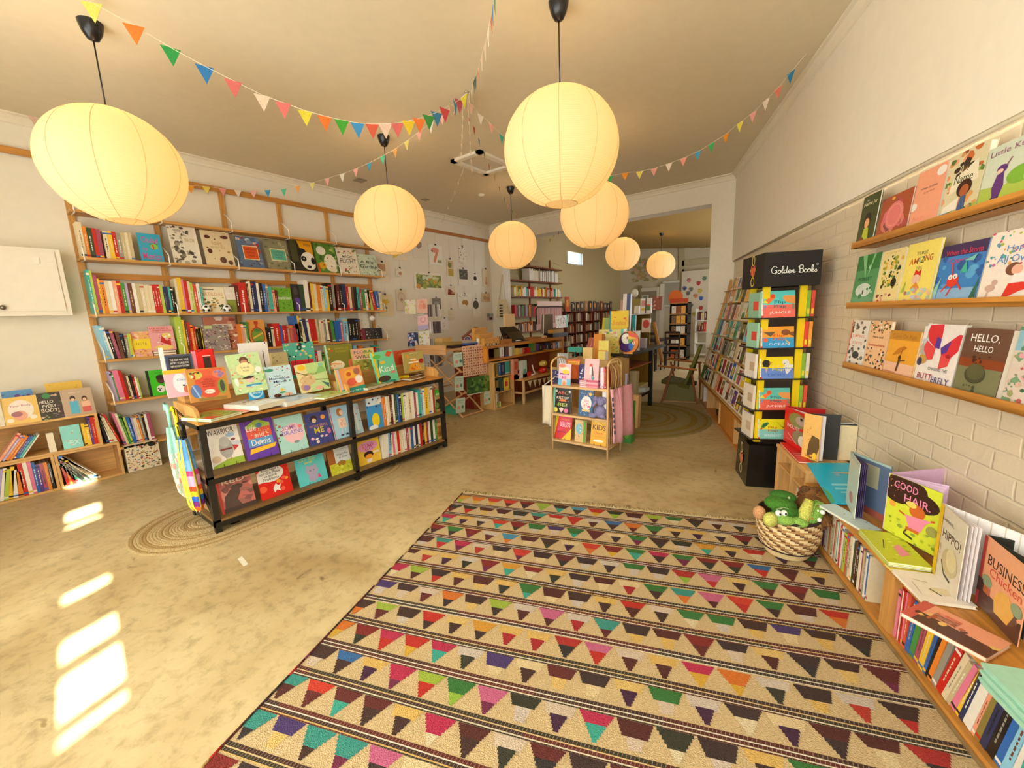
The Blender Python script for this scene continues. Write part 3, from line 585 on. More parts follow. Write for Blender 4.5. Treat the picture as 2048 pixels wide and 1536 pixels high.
def strokes(mb,txt,x0,z0,sc,y,c,w):
    """hand-drawn script letters as connected ribbon strokes"""
    G={'G':([[(.75,.8),(.6,.98),(.35,1),(.08,.7),(.05,.35),(.25,.05),(.5,.05),(.68,.25),(.7,.42),(.5,.42),(.78,.45)],[(.7,.42),(.72,.1),(.62,-.1)]],.85),
    'o':([[(.0,.12),(.15,.45),(.32,.42),(.42,.22),(.3,.03),(.12,.05),(.05,.22),(.15,.42),(.35,.4),(.5,.34)]],.45),
    'l':([[(.0,.15),(.25,.5),(.33,.85),(.25,1),(.15,.8),(.15,.2),(.22,.03),(.36,.12)]],.34),
    'd':([[(.38,.38),(.2,.45),(.04,.25),(.12,.03),(.3,.1),(.4,.35),(.46,1),(.4,.3),(.44,.05),(.58,.12)]],.56),
    'e':([[(.0,.15),(.25,.25),(.33,.4),(.2,.46),(.06,.25),(.15,.03),(.3,.04),(.44,.16)]],.42),
    'n':([[(.0,.2),(.08,.44),(.1,.03),(.2,.35),(.35,.45),(.38,.1),(.46,.03),(.6,.16)]],.6),
    'B':([[(.12,.9),(.2,.05),(.05,.15)],[(-.02,.75),(.2,1),(.5,1),(.6,.8),(.48,.6),(.25,.55),(.55,.5),(.66,.28),(.5,.03),(.22,.03)]],.7),
    'k':([[(.0,.15),(.22,.55),(.28,.9),(.2,1),(.12,.8),(.12,.03),(.15,.3),(.33,.45),(.36,.32),(.18,.25),(.3,.05),(.46,.12)]],.45),
    's':([[(.0,.12),(.18,.35),(.24,.5),(.2,.38),(.34,.2),(.24,.03),(.08,.06)]],.38),' ':([],.35)}
    x=x0
    for ch in txt:
        st,ad=G[ch]
        for s in st:
            pts=[]
            for i in range(len(s)-1):      # smooth
                p0=s[max(i-1,0)];p1=s[i];p2=s[i+1];p3=s[min(i+2,len(s)-1)]
                for q in range(4):
                    t=q/4; pts.append(tuple(.5*((2*p1[j])+(-p0[j]+p2[j])*t+(2*p0[j]-5*p1[j]+4*p2[j]-p3[j])*t*t+(-p0[j]+3*p1[j]-3*p2[j]+p3[j])*t**3) for j in (0,1)))
            pts.append(s[-1])
            mb.tube([(x+px*sc,y,z0+pz*sc) for px,pz in pts],w,c,5)
        x+=ad*sc
strokes(sg,'Golden Books',-.150,1.744,.0535,-.2015,'f4f1ea',.0026)
oring2=[( .17+.006*math.cos(t),-.2015,1.8+.006*math.sin(t)) for t in [k*.5236 for k in range(13)]]; sg.tube(oring2,.001,'f4f1ea',4)
o=sg.build('lettering','paint',root); o['label']='white script lettering on the sign'
lg=MB(); logo(lg,-.2015,.0,1.715,.8); o=lg.build('emblem','print',root); o['label']='gold and red ring-shaped emblem on the sign'
# ================================================================ books on the wall shelving
PXs=PX(-5.83)
G1='books standing on the wall shelving'
RD='second shelf, left bay'
row(PXs,164,512,270,517,2.215,'11,443,c 8,452,o 10,455,d 8,456,r 9,458,u 4 9,461,c 9,462,y 8,463,r 9,465,s 8,465,f 7,465,c 7,465,f',"top row of the leftmost bay",G1,.15,1)
def W(*a,**k): return B(*a,**k)
T=2.215
W('turquoise book with looping pink lettering at the end of the top left spines',PXs,283,517,329,521,465,T,6,.02,'2fa6c8','t Ciudad .5 .78 .72 .2 d8458c;t de .25 .46 .22 .12 d8458c;t Mexico .5 .2 .8 .24 d8458c;e .66 .55 .18 .1 7fc04a;d 12 3 m,g,r .03 .06 .5 .45 .9 .68')
W('black and white engraved-looking book, leftmost upright cover of the top row',PXs,349,521,405,524,446,T,12,.02,'e9e2cf','d 60 5 888070,4a443c,b8b09c,5c554a .04 .13 0 0 .8 1;r .45 .5 .95 .72 e9e2cf;t TERRA_ULTIMA .7 .62 .4 .09 b89a50;r .88 0 1 1 efe8d6')
W('cream book with small brown birds beside the black and white one',PXs,414,523,471,527,459,T,12,.02,'e4d3ac','t lost .5 .66 .36 .12 c8ac70;t words .5 .55 .5 .09 c8ac70;e .2 .82 .1 .05 5a2c20;e .8 .85 .14 .05 5a2c20;e .2 .42 .08 .07 5a2c20;e .6 .18 .12 .09 6a4a38;e .85 .12 .08 .07 6a4a38;e .85 .42 .05 .03 a8903c;d 8 2 7a5a40,5a2c20 .02 .05')
W('blue clouded book with orange plaque on the top row',PXs,483,529,530,533,471,T,12,.02,'5a7394','d 26 8 c9d4dc,e0b0a0,7a8ea8,a03838 .05 .16 0 .55 1 1;d 26 9 6a7a8c,5a3a4a,8a9aa8 .04 .1 0 0 1 .4;r .2 .27 .85 .72 ead9a0;r .23 .3 .82 .69 d8531f;t ILLUSTRATED .52 .6 .5 .07 7a2a1a;t TREASURY .52 .5 .4 .06 7a2a1a;t TALES .52 .4 .3 .06 7a2a1a')
W('grey-green book with teal plaque on the top row',PXs,538,533,584,538,477,T,12,.02,'8e8a6c','d 40 18 77755a,a8a482,5f6a4c,b58a76 .04 .12;r .2 .3 .88 .7 ead9a0;r .23 .33 .85 .67 5fb39c;t ILLUSTRATED .54 .59 .5 .07 2f6a60;t TREASURY .54 .5 .4 .06 2f6a60;t TALES .54 .41 .3 .06 2f6a60')
W('dark book with a big panda face and yellow corner on the top row',PXs,589,538,634,541,479,T,12,.02,'2c281f','r .0 .3 .3 1 4a4a2a;p e8a41e 4 .35 1 1 1 1 .5 .5 .6;t 100% .78 .88 .3 .08 8a4a10;e .5 .62 .2 .14 1c1a19;e .72 .35 .34 .3 f2eddf;e .52 .42 .12 .09 1c1a19;e .92 .36 .09 .12 1c1a19;e .7 .16 .1 .05 1c1a19;e .53 .43 .03 .02 f2eddf')
W('green jungle book with white leaf animals on the top row',PXs,638,541,679,544,485,T,12,.02,'5d8a34','d 30 4 8ab04a,3c6a28,b8d070 .05 .15;e .3 .75 .22 .15 f0ecd8;e .65 .35 .3 .3 efe8d4;e .25 .25 .17 .12 d8a82a;e .75 .12 .17 .1 e8e0c8;r 0 0 .1 .3 d8542a;d 9 6 3a2a1a,c8231b .02 .05 .3 .1 .9 .6')
W('white book with grey capital lettering and birds on the top row',PXs,682,544,721,546,493,T,12,.02,'efe6d2','t MAGIC .5 .66 .5 .1 55504a;t FLIGHT .5 .5 .8 .17 55504a;d 20 5 c8404a,e8a030,5a9a50,8a5a3a .02 .06 0 0 1 .35;d 16 7 c8404a,e8a030,6a8a40 .03 .08 0 .75 1 1')
W('pale leafy book at the right end of the top row',PXs,722,546,759,548,507,T,12,.02,'cfdcc4','d 60 15 8fae88,b8ccac,6a9a78,eef0e0 .02 .06;t A_Big .45 .62 .7 .17 222;t Garden .5 .42 .9 .17 222'.replace(' 222',' 22201e'))
# second row
T=1.665; D="second row of the "
row(PXs,186,617,352,617,T,'6,539,t 5,541,i 8,549,u 4,557,y 9,560,o 8,561,c 8,562,w 8,561,a 8,562,r 8,565,g 5,566,v 9,566,e 7,566,w 8,568,f 8,568,c 8,570,c 8,571,c 5,569,r 5,569,r 5,569,r 6,571,i 5,573,n 5,573,n 4,574,t 6,574,k',D+"leftmost bay",G1,.16,2)
row(PXs,357,616,404,616,T,'5,557,c 9,555,y 4,558,m 7,562,r 5,563,c 5,565,i 7,568,j 6,567,w 5,575,t',D+"second bay",G1,.16,3)
W('cream book with tan capital title behind two toy footballs',PXs,403,616,455,615,573,T,8,.02,'efe3c4','t MATILDAS .5 .72 .85 .14 d8a870;d 24 3 8a6a2a,5a3a20,c8a040,3a5a2a .04 .09 .1 .1 .95 .6;r .2 .88 .6 .92 6a5a4a')
W('round red and white flowered tin beside the toy football',PXs,456,616,474,616,574,T,0,.07,'eadfd0','r 0 0 1 .5 8a9a3c;d 22 5 f0ece0,e8d8c8 .06 .14 0 .5 1 1;d 12 9 8a2a2a,5a6a2a .05 .1 0 0 1 .5',cat='tin',name='tin_box',kind='box')
row(PXs,474,616,545,615,T,'8,570,z 16,565,r 4,559,e 5,562,c 6,563,n 5,563,n 5,566,w 7,566,k 6,568,b 5,569,s 7,574,t 5,580,a 5,580,z',D+"third bay",G1,.17,4)
W('bright green book with a band of white lettering on the second row',PXs,550,615,587,615,575,T,5,.02,'6fae2e','t Palestinian .5 .58 .9 .14 f4f1e6;d 36 6 3f7a1f,4a8a28 .02 .05 .05 .7 .95 .95;d 26 8 3f7a1f,4a8a28 .02 .06 .05 .1 .95 .45')
W('black and purple book leaning at the left of the fourth bay',PXs,589,615,604,615,568,T,6,.02,'2b2626','r .3 .05 .95 .5 5a3a9a;e .5 .75 .3 .15 4a4440')
row(PXs,604,615,668,614,T,'8,569,d 9,560,w 4,566,z 6,567,y 6,568,c 7,570,o 6,571,c 5,572,l 5,573,y 7,566,k 5,568,s',D+"fourth bay",G1,.17,5)
row(PXs,676,614,760,613,T,'6,570,z 5,570,k 8,568,n 5,573,r 5,574,c 5,574,e 6,574,k 5,575,t 5,576,u 6,579,g 5,580,w 4,580,o 6,580,i,-8 7,580,r,-10 6,583,b,-5 5,580,c',D+"rightmost bay",G1,.17,6)
# third row
T=1.205; D="third row of the "
row(PXs,212,712,268,708,T,'6,651,l,-6 6,652,l,-6 4,655,w,-6 7,660,k,-6 7,659,u,-6 7,664,e,-3 6,667,k,-3 6,668,s 5,668,i 3,668,y',D+"leftmost bay",G1,.18,7)
W('small yellow and pink paperback on the third row, left bay',PXs,270,707,305,704,664,T,6,.02,'e8b06a','r 0 .3 1 .7 f0d628;t NOTA .5 .52 .6 .1 a8901a;d 22 3 d8705a,e8a0a0,f0d0a0 .05 .14 0 .7 1 1;d 22 5 d88a9a,e8b0b0,c86a5a .05 .14 0 0 1 .3')
for k,(c,l) in enumerate((('6e3f2a','dark brown book lying under the pink cover on the third row'),('a85a4a','dull red book lying at the bottom under the pink cover, third row'))):
    q=PXs(306,701); tag(MB().box((-.14,0,0),(0,.2,.024),c).box((-.137,.003,.003),(.001,.197,.021),'efe6ce').build('picture_book','print',mw=Matrix.Translation((-5.83,q.y,T+(1-k)*.026))),l,'book')
W('pink comic book with red lettering on the third row, left bay',PXs,305,703,354,700,636,T,6,.02,'e8a2a4','t OUR_WORK_IS .42 .9 .76 .07 c8231b;t EVERYWHERE .55 .81 .75 .07 c8231b;t an_illustrated_history .5 .73 .7 .03 5a3a3a;p c8231b 5 .4 .35 .5 .65 .62 .42 .82 .35 .8 .18;e .7 .6 .2 .12 ecd070;e .5 .12 .4 .1 ecd070;d 12 4 c8231b,f4ece0 .03 .08 .3 .2 .9 .7',lift=.053,h=.27)
row(PXs,358,697,408,695,T,'14,633,i 4,640,y 6,642,e 5,645,r 5,650,o 5,652,r 5,654,a 5,656,z',D+"second bay",G1,.18,8)
W('thick yellow spine with black capital letters on the third row',PXs,396,696,408,695,658,T,0,.15,'f2d628','t M .5 .85 .4 .13 1c1a19;t O .5 .65 .4 .13 1c1a19;t V .5 .47 .4 .13 1c1a19;t E .5 .3 .4 .13 1c1a19')
W('rust and white patterned cover at the back of the second bay, third row',PX(-5.88),416,692,479,690,634,T,5,.02,'b8735a','t Blumibuns .5 .68 .7 .08 6a4a40;d 30 6 ead6c8,8a3a2a,d89a7a .05 .15;r .25 .6 .9 .78 e8dccb;t Blumibuns .58 .68 .5 .1 8a6a58;d 10 3 6a2030,8a3a2a .04 .1 .6 .1 1 .5')
W('grey crowded-pattern cover in front on the second bay, third row',PXs,411,695,462,693,651,T,7,.02,'9a8a84','d 150 9 e8e0d4,6a5a5a,b0808a,8a9a70,5a4a6a,d8c8b8,7a3a3a .02 .06;r .1 .86 .4 .98 c8d090')
row(PXs,482,692,502,691,T,'5,648,o 5,648,a 5,650,f 4,644,g',D+"third bay",G1,.18,9)
W('tan book with a red juice bottle drawing on the third row',PXs,503,691,536,689,640,T,6,.02,'e09a48','r .38 .84 .62 .95 b83a1e;r .42 .72 .58 .86 c8461e;e .5 .42 .42 .32 b8401e;e .5 .42 .36 .27 7a9a3a;l .2 .35 .8 .52 .06 e8c048;e .5 .62 .2 .06 4a8a3a;e .5 .2 .25 .07 4a8a3a')
row(PXs,537,689,602,686,T,'9,655,k 5,654,c 13,647,r 4,650,b 6,651,r 4,651,r 4,651,s 7,650,j 5,650,u 8,648,r 5,644,y',D+"middle bays",G1,.18,10)
row(PXs,598,686,685,681,T,'7,632,b,-6 4,632,y,-6 5,636,c,-6 6,638,n,-6 4,638,w,-3 6,638,r,-3 7,638,r,-3 5,638,f,-3 4,640,c 5,640,c 4,640,s 6,637,w,-3 5,639,e,-3 6,641,g,-3 6,642,b 6,642,b 4,644,m',D+"fourth bay",G1,.18,11)
row(PXs,689,681,726,678,T,'10,636,l 7,637,k 7,637,k 6,637,k 4,638,e',D+"right bay",G1,.18,12)
W('white card dotted with small shapes at the right end of the third row',PX(-5.9),723,678,742,677,621,T,4,.006,'efe9da','d 26 4 8a6a7a,b89a8a,5a5a6a .03 .06',cat='card',name='greeting_card')
for x0,x1,y0,y1,yt,c,l in ((721,731,678,677,659,'8a2a3a','small dark red box on the third row beside black books'),(731,750,677,676,657,'3a3430','small black box with white dice marks at the right end of the third row'),(750,765,676,675,657,'262222','small black box at the very right end of the third row')):
    W(l,PXs,x0,y0,x1,y1,yt,T,0,.07,c,'d 8 3 e8e0d0,b0a898 .04 .1 .1 .1 .9 .8',cat='box',kind='box')
o=MB().ball((0,0,.0),.042,'f4f1ea',18); o.poly([(-.012,-.0,-.07),(.012,0,-.07),(0,0,-.04)],'e8b8a0')
q=PX(-5.8)(744.5,636.5); tag(o.build('toy_balloon','plastic',mw=Matrix.Translation((q.x,q.y,q.z))),'white round toy hot-air balloon above the small boxes on the third row','toy')
def football(x,y,l):
    q=PX(-5.79)(x,y); r=.047; m=MB(); m.ball((0,0,0),r,'f4f2ec',20)
    phi=(1+5**.5)/2; vs=[Vector(v).normalized() for v in [(0,1,phi),(0,-1,phi),(0,1,-phi),(0,-1,-phi),(1,phi,0),(-1,phi,0),(1,-phi,0),(-1,-phi,0),(phi,0,1),(-phi,0,1),(phi,0,-1),(-phi,0,-1)]]
    for v in vs:
        a=v.orthogonal().normalized(); b=v.cross(a); m.poly([v*(r*1.0)+(a*math.cos(t)+b*math.sin(t))*r*.34 for t in [k*2*math.pi/5 for k in range(5)]],'1c1a19'); m.poly([v*(r*1.03)]*3,'1c1a19')
        m.add([v*r*1.06]+[v*r*.985+(a*math.cos(t)+b*math.sin(t))*r*.36 for t in [k*2*math.pi/5 for k in range(5)]],[(0,i+1,(i+1)%5+1) for i in range(5)],'1c1a19')
    tag(m.build('toy_football','plastic',mw=Matrix.Translation((q.x,q.y,1.665+r))@Matrix.Rotation(.5,4,'X')),l,'toy ball','toy footballs')
football(410.6,605,'left of two small black and white toy footballs on the second row'); football(452,605,'right of two small black and white toy footballs on the second row')
# fourth row, fifth row
T=.765
row(PXs,234,801,300,795,T,'4,744,v,-4 3,747,g,-4 6,742,m,-4 5,741,m,-4 7,742,r,-4 6,748,e,-4 4,752,c,-4 6,751,k,-3 4,751,r,-3 4,754,w,-3 3,757,i,-3',"fourth row of the leftmost bay",G1,.18,13)
W('bright green book with a black spine and a boy holding a ball',PXs,302,797,345,793,742,T,8,.02,'3fc41f','r 0 0 .12 1 1c1a19;t Spring .55 .88 .3 .06 2a8a1a;e .62 .62 .2 .17 5a3424;e .62 .7 .21 .1 2a1c18;e .55 .25 .2 .14 f0ece0;d 5 3 1c1a19 .03 .06 .4 .2 .7 .35;e .85 .25 .1 .1 8a5a40')
r=random.Random(5)
for i,(a,b) in enumerate(((2,'third'),(3,'fourth'),(4,'rightmost'))):
    xs=[proj((-5.83,PY_[a]+.04,T))[0],proj((-5.83,PY_[a+1]-.06,T))[0]]; ya=proj((-5.83,PY_[a]+.04,T))[1]; yb=proj((-5.83,PY_[a+1]-.06,T))[1]
    row(PXs,xs[0],ya,xs[1],yb,T,rspec(20+i,xs[1]-xs[0],(4,8),ya-44,yb-36,'robgtckwlvnma',4),f"fourth row of the {b} bay",G1,.18,30+i)
T=.29
row(PXs,247,881,317,866,T,'5,827,m,-8 5,828,c,-8 5,830,g,-8 4,835,i,-6 7,835,b,-6 4,836,v,-4 7,837,c,-4 4,833,o,-4 5,831,s,-3 4,829,k,-3 5,829,w,-2 7,827,u,-2',"lowest row of the leftmost bay",G1,.18,14)
W('large cream picture box covered in tiny colourful animals, standing on the floor',PX(-5.74),258,945,324,926,893,.004,0,.06,'e9d9b8','d 220 12 c8502a,5a6a3a,4a6a9a,8a3a2a,e0a040,3a3430,a8b8a0,d8b090 .015 .05 .03 .03 .97 .97;e .8 .88 .12 .08 2a2622',cat='box',kind='box')
# crates at the left
PC=PX(-5.75); 
W('pale yellow book with a baby picture on the left crate',PC,12,850,84,842,798,.69,10,.015,'edc56a','e .5 .52 .36 .36 f4e6d8;t Your_Body .5 .66 .6 .1 b8708a;e .45 .3 .2 .18 eaa88a;e .36 .36 .16 .1 a86a78;e .8 .2 .1 .08 f4ead8;e .15 .15 .1 .08 f4ead8')
W('blue and purple book behind the pale yellow one on the left crate',PX(-5.86),16,845,78,838,784,.69,10,.015,'5a9ad0','d 20 5 8a4a9a,6a3a8a .05 .15 0 .4 1 .9')
W('dark brown book with cream capital lettering on the left crate',PC,84,841,131,835,788,.69,10,.015,'3f342c','t HELLO .35 .66 .6 .11 e8dfc8;t EVERY .45 .5 .6 .11 e8dfc8;t BODY! .45 .34 .75 .13 e8dfc8;e .4 .88 .18 .1 3a8a4a;d 18 7 8a5a7a,5a6a5a,c8a890,6a3a5a .04 .1 .6 0 1 1;d 6 3 c8a890,7a9a5a .05 .1 0 0 .6 .2')
W('grey-brown book with a man in blue and a woman in pink on the left crate',PC,131,835,193,826,781,.69,10,.015,'bfa68c','t Grown_ups .45 .86 .4 .05 f4ece0;e .35 .66 .09 .09 3a2a22;r .22 .08 .5 .55 5ab4d0;e .35 .6 .06 .06 e8b898;e .72 .6 .09 .1 4a2c20;r .6 .1 .88 .3 d8605a;r .6 .3 .88 .5 eab89a;e .72 .57 .06 .06 e8b898')
W('yellow book showing behind the couple picture on the left crate',PX(-5.9),103,828,175,817,768,.69,8,.015,'ecc04a','d 12 4 e0a838 .03 .07')
W('cream book spine cut by the left frame edge on the crate',PC,0,852,11,851,792,.69,4,.03,'eadfc6')
row(PC,-6,920,44,910,.376,'9,868,a,34 7,872,v,34 8,872,o,34 7,874,o,34 5,874,p,34 7,874,b,34 6,874,t,34 4,870,w,34',"leaning pile in the upper left crate",'leaning books in the left crates',.16,15)
W('cream notebook standing in the upper left crate',PC,98,896,112,893,868,.376,3,.05,'efe2c8')
W('brown card box beside the notebook in the upper left crate',PX(-5.85),108,890,122,888,866,.376,3,.05,'a88858',cat='box',kind='box')
W('pale turquoise book with faint white lettering in the upper left crate',PC,127,893,167,888,854,.376,6,.015,'8fdbd4','t EX .62 .25 .5 .22 d8f4ee;d 10 5 d8f4ee,e8b0a8 .03 .07')
row(PC,170,888,199,882,.376,'6,848,y 8,850,y 5,834,p 8,835,r 7,835,o',"right end of the upper left crate",'leaning books in the left crates',.16,16)
row(PC,-10,1005,108,980,.022,'10,940,v,12 8,938,w,12 10,940,i,10 9,935,y,10 11,942,w,6 11,945,o,4 10,928,r 9,922,w 8,924,m 7,926,b 8,930,p 8,928,u 7,926,o 6,928,k',"lower left crate",'leaning books in the left crates',.18,17)
row(PC,134,969,208,953,.022,'7,921,r,-4 5,920,o,-5 8,919,r,-6 7,912,t,-22 5,913,q,-24 9,910,d,-27 5,913,s,-30 6,912,d,-33 7,911,c,-33 6,911,f,-35 6,909,w,-38',"lower right crate under the shelving",'leaning books in the left crates',.18,18)
row(PX(-5.78),214,887,238,882,.353,'6,828,k,-6 5,828,w,-10 5,832,c,-12 6,834,c,-13 5,830,r,-14',"crate top beside the shelving post",'leaning books in the left crates',.16,19)
# ================================================================ trolley: top deck
Z8=PZ(.842); TD='on the top deck of the trolley'
def S(label,*a,**k): return B(label,*a,**k)
S('orange book with sea animals and red centre, near left corner of the trolley top',PX(-3.62),383,806,462,796,739,None,14,.02,'c98a3c','e .5 .5 .34 .42 d8543a;r .25 .75 .9 .97 d8603f;e .22 .8 .17 .13 c8c050;d 14 3 f4ece0,3a3028,c8402a .02 .05 .1 .7 .36 .9;e .8 .8 .17 .13 e87a5a;d 6 8 8a7aa8,a890b8 .03 .08 .7 .7 .95 .9;e .17 .32 .13 .2 5a7ab8;l .1 .5 .24 .1 .04 9ac0e8;e .83 .4 .11 .22 7aa03a;e .84 .42 .06 .18 4a4a44;e .5 .28 .13 .07 f0e4d8;l .38 .28 .62 .28 .01 c8543a;t WILD .5 .65 .22 .05 a83a28;t LANGUAGES .5 .58 .4 .05 a83a28;t MOTHER .5 .51 .3 .05 a83a28;t NATURE .5 .44 .3 .05 a83a28;r .2 .02 .9 .1 9a7a3a')
S('pink and white unicorn-like activity book behind the orange sea animal book',PX(-3.72),338,800,384,792,742,1.0,10,.012,'f0b8c8','r 0 .86 1 1 f2b824;e .62 .5 .3 .36 dfeaf4;t Cleo .7 .62 .4 .07 7a8ab8;e .85 .25 .14 .14 d8805a;e .75 .4 .05 .03 3a3028')
S('dark grey book with three white title lines at the back left of the trolley',PX(-3.86),341,772,393,762,696,1.0,3,.02,'44506e','r .1 .05 .92 .95 2e2c30;t THE_KIDS_WILL_LOVE .5 .87 .7 .05 f4f1ea;t SHORT_STORIES_FOR .5 .79 .7 .05 f4f1ea;t NERVOUS_WONDERS .5 .71 .7 .05 f4f1ea;r .12 .1 .9 .42 5a4a3c;l .35 .05 .35 .62 .02 b0a898;l .15 .4 .9 .4 .015 2a2622;l .15 .3 .9 .3 .015 2a2622;l .15 .2 .9 .2 .015 8a7a68',h=.3)
S('white paperback edge just left of the dark grey book on the trolley back',PX(-3.88),333,775,340,773,696,1.0,3,.02,'f2efe6')
S('bright red book with a dark doorway picture at the back of the trolley',PX(-3.86),401,758,437,752,700,1.0,4,.03,'e01c14','r .35 .3 .75 .82 3a2620;r .33 .28 .77 .3 f0d8d0;l .33 .84 .77 .84 .015 f0e8e0;l .1 .95 .4 .98 .02 7a1410;r .93 0 1 1 a8141a')
S('thin pink spine between the dark grey and bright red books',PX(-3.87),394,760,400,758,703,1.0,2,.03,'e88aa0')
S('pale green nature book with a child in a round yellow badge',PX(-3.62),474,790,537,778,711,None,14,.03,'c3e0a4','d 60 22 a8d088,e8f0d0,7ab070,e8b090,c89a68 .02 .07;e .48 .82 .14 .1 6a4434;e .48 .78 .1 .06 c89070;e .46 .6 .28 .17 efe4a8;t THANK .46 .64 .28 .05 8a7a50;t YOU .46 .56 .2 .05 8a7a50;p 3a3428 4 .28 .38 .5 .42 .7 .4 .5 .33;e .5 .3 .14 .05 f0c8c0;e .85 .55 .1 .08 f4f0e4;e .1 .3 .06 .1 f4f0e4;d 8 5 e07a5a,f0c040,8a5a3a .03 .06')
S('light blue book titled in dark script in the middle of the trolley top',PX(-3.62),540,797,593,788,735,None,12,.012,'c4e2ea','d 40 31 e87a6a,f0c040,4a9a8a,e8a0a8,9ac8d8,c8506a .015 .045;t The_Book_of .45 .68 .3 .05 3a4a68;t Marvellous .5 .6 .76 .08 28406a;t Minds .5 .49 .5 .08 28406a;e .18 .88 .16 .05 3f9a7a;e .5 .22 .06 .05 f2c030;e .3 .05 .15 .06 5a3424;e .7 .05 .16 .06 e8b498;e .5 .13 .12 .03 3f9a5a',ease=1)
S('green and yellow book with a curled chameleon on the trolley top',PX(-3.62),604,788,662,776,731,None,14,.012,'c8dc9c','r 0 0 .35 1 e8d8a0;r .35 .6 1 1 b8d88a;e .2 .88 .13 .1 ecc02a;p 8ac070 3 .6 .6 .85 .95 1 .65;l 0 .75 .4 .55 .03 7a5a3c;l .4 .42 1 .35 .03 7a8a4a;e .18 .2 .16 .13 c89878;e .2 .18 .1 .09 9a7ab0;e .3 .42 .26 .17 d8b888;d 14 4 c8a070,eacfa8 .03 .06 .1 .35 .5 .65;t CAMOUFLAGE .42 .62 .45 .08 9a8a50;p 4a7a70 3 .72 .32 .95 .05 .98 .2;e .62 .1 .13 .07 eab0a0;e .85 .9 .08 .06 8ac8b0',ease=1)
S('small bright blue card book in front of the pale green one',PX(-3.62),500,801,530,795,770,None,6,.012,'2f9ad2','e .5 .5 .46 .44 b8e0f0;e .55 .5 .34 .34 2f9ad2;t ADVENTURE .52 .55 .55 .11 1f5a9a;t EXPLORE .52 .4 .5 .1 f4f8fa')
S('white backing board with two upright wire easel arms on the trolley',PX(-3.8),486,744,543,734,687,1.0,4,.01,'e9e4e0','l .3 .1 .3 .75 .03 3a3430;l .8 .1 .8 .8 .03 3a3430;e .92 .97 .02 .015 3a3430',kind='box',name='display_board',cat='board')
S('small cream box with a yellow band behind the light blue book',PX(-3.82),545,731,577,725,707,1.0,0,.05,'e6d08c','r 0 .6 1 1 b8a878;d 6 3 8a5a3a .03 .06 0 .7 1 1',kind='box',cat='box')
S('teal book of small animals with a red suitcase at the back of the trolley',PX(-3.84),576,742,634,730,687,1.0,5,.015,'4fae98','r .15 .1 .92 .5 d81f2c;r .18 .14 .88 .46 c8182a;d 26 7 1c2a28,f0ece0,e8a0a0,d8d060 .03 .07 0 .55 1 1;e .5 .85 .08 .07 1c1a19;e .5 .85 .04 .035 4fae98;l .3 0 .3 .55 .02 2a2622;l .75 0 .75 .6 .02 2a2622;r 0 0 .12 .5 a81820')
S('olive book with a drawing of a white bird at the back of the trolley',PX(-3.78),661,768,714,752,691,1.0,9,.02,'7d7a2a','e .35 .28 .26 .16 f0e4c0;l .15 .35 .5 .3 .04 e8903a;t SPIRITS_OF .6 .85 .5 .07 a8a040;t FOREST .62 .75 .5 .07 a8a040;d 10 9 d8b050,e8a060,c8502a .04 .09 0 0 .3 .9;r 0 0 .06 1 a8e0d0;e .85 .3 .1 .15 d8704a')
S('pink and olive flower book with dark green capitals at the back of the trolley',PX(-3.74),713,769,756,757,699,1.0,10,.02,'a8a04a','r 0 .5 .8 1 e8a890;r .5 .6 1 1 ddc870;t FLORA .5 .84 .8 .14 3f6a50;t WILD .5 .62 .75 .15 3f6a50;d 24 8 8a8a3a,c8c06a,7a7030 .05 .12 0 0 1 .5;r .05 .5 .9 .53 f0e0c0')
S('small book of a family picnic with a teal stripe on the trolley top',PX(-3.45),687,794,733,781,740,None,10,.03,'e89a58','r 0 .0 1 .25 2f9a8a;e .5 .7 .25 .22 f0b040;e .45 .75 .1 .08 c8542a;e .5 .45 .2 .14 e0604a;e .8 .8 .14 .12 a86a5a;e .82 .5 .16 .15 f4ece8;t Stories .5 .13 .6 .08 c8f0e8;r 0 .25 .08 1 c8c0d0')
S('small green and plum book tucked behind the family picnic book',PX(-3.56),678,784,700,779,738,.86,8,.02,'9ac08a','e .5 .25 .4 .14 6a3438;d 10 5 d8e0b0,5a9a6a .06 .12 0 .5 1 1')
S('mint book titled in white with a monarch butterfly near the trolley right end',PX(-3.52),760,770,799,760,706,None,12,.035,'6fcfa0','r 0 0 .1 1 f2c81e;t Kind .52 .45 .7 .2 f8f6f0;p d8542a 4 .6 .85 .75 .98 1 .92 .8 .78;e .4 .65 .14 .05 f0c040;e .3 .15 .3 .1 4a3a30;e .8 .3 .13 .04 d87a7a;e .2 .85 .2 .06 5aba50;l .15 .5 .22 .75 .04 6a5a30;e .55 .02 .3 .06 2f9a8a',ease=1)
S('orange-red open card with writing lines behind the mint book',PX(-3.75),793,745,836,738,702,1.0,8,.006,'c8502a','r .15 .05 .9 .5 b8401e;l .2 .8 .85 .8 .03 e8b098;l .2 .7 .85 .7 .03 e8b098',cat='card',name='greeting_card')
S('olive game box with an orange cake drawing at the right end of the trolley',PX(-3.62),812,747,850,740,706,None,4,.03,'b8a860','e .18 .8 .08 .07 f0a030;p f0a030 5 .5 .75 .68 .55 .72 .4 .3 .4 .35 .55;p f2a828 4 .15 .08 .85 .08 .7 .4 .3 .4;r .2 .45 .7 .52 f8f4e8;r .3 .6 .6 .65 f8f4e8;e .85 .5 .12 .12 a8281e;t game .5 .92 .4 .05 f0ead0;d 10 5 f8f4e8,e06a2a .03 .06 .15 .1 .85 .4',cat='box',kind='box')
S('small yellow box with a red ring and dark letters lying on the trolley',PX(-3.62),789,766,819,758,753,None,0,.06,'f4dc20','t YORKI .5 .5 .8 .5 6a4a10;e .45 .5 .1 .32 d8402a',cat='box',kind='box',h=.045)
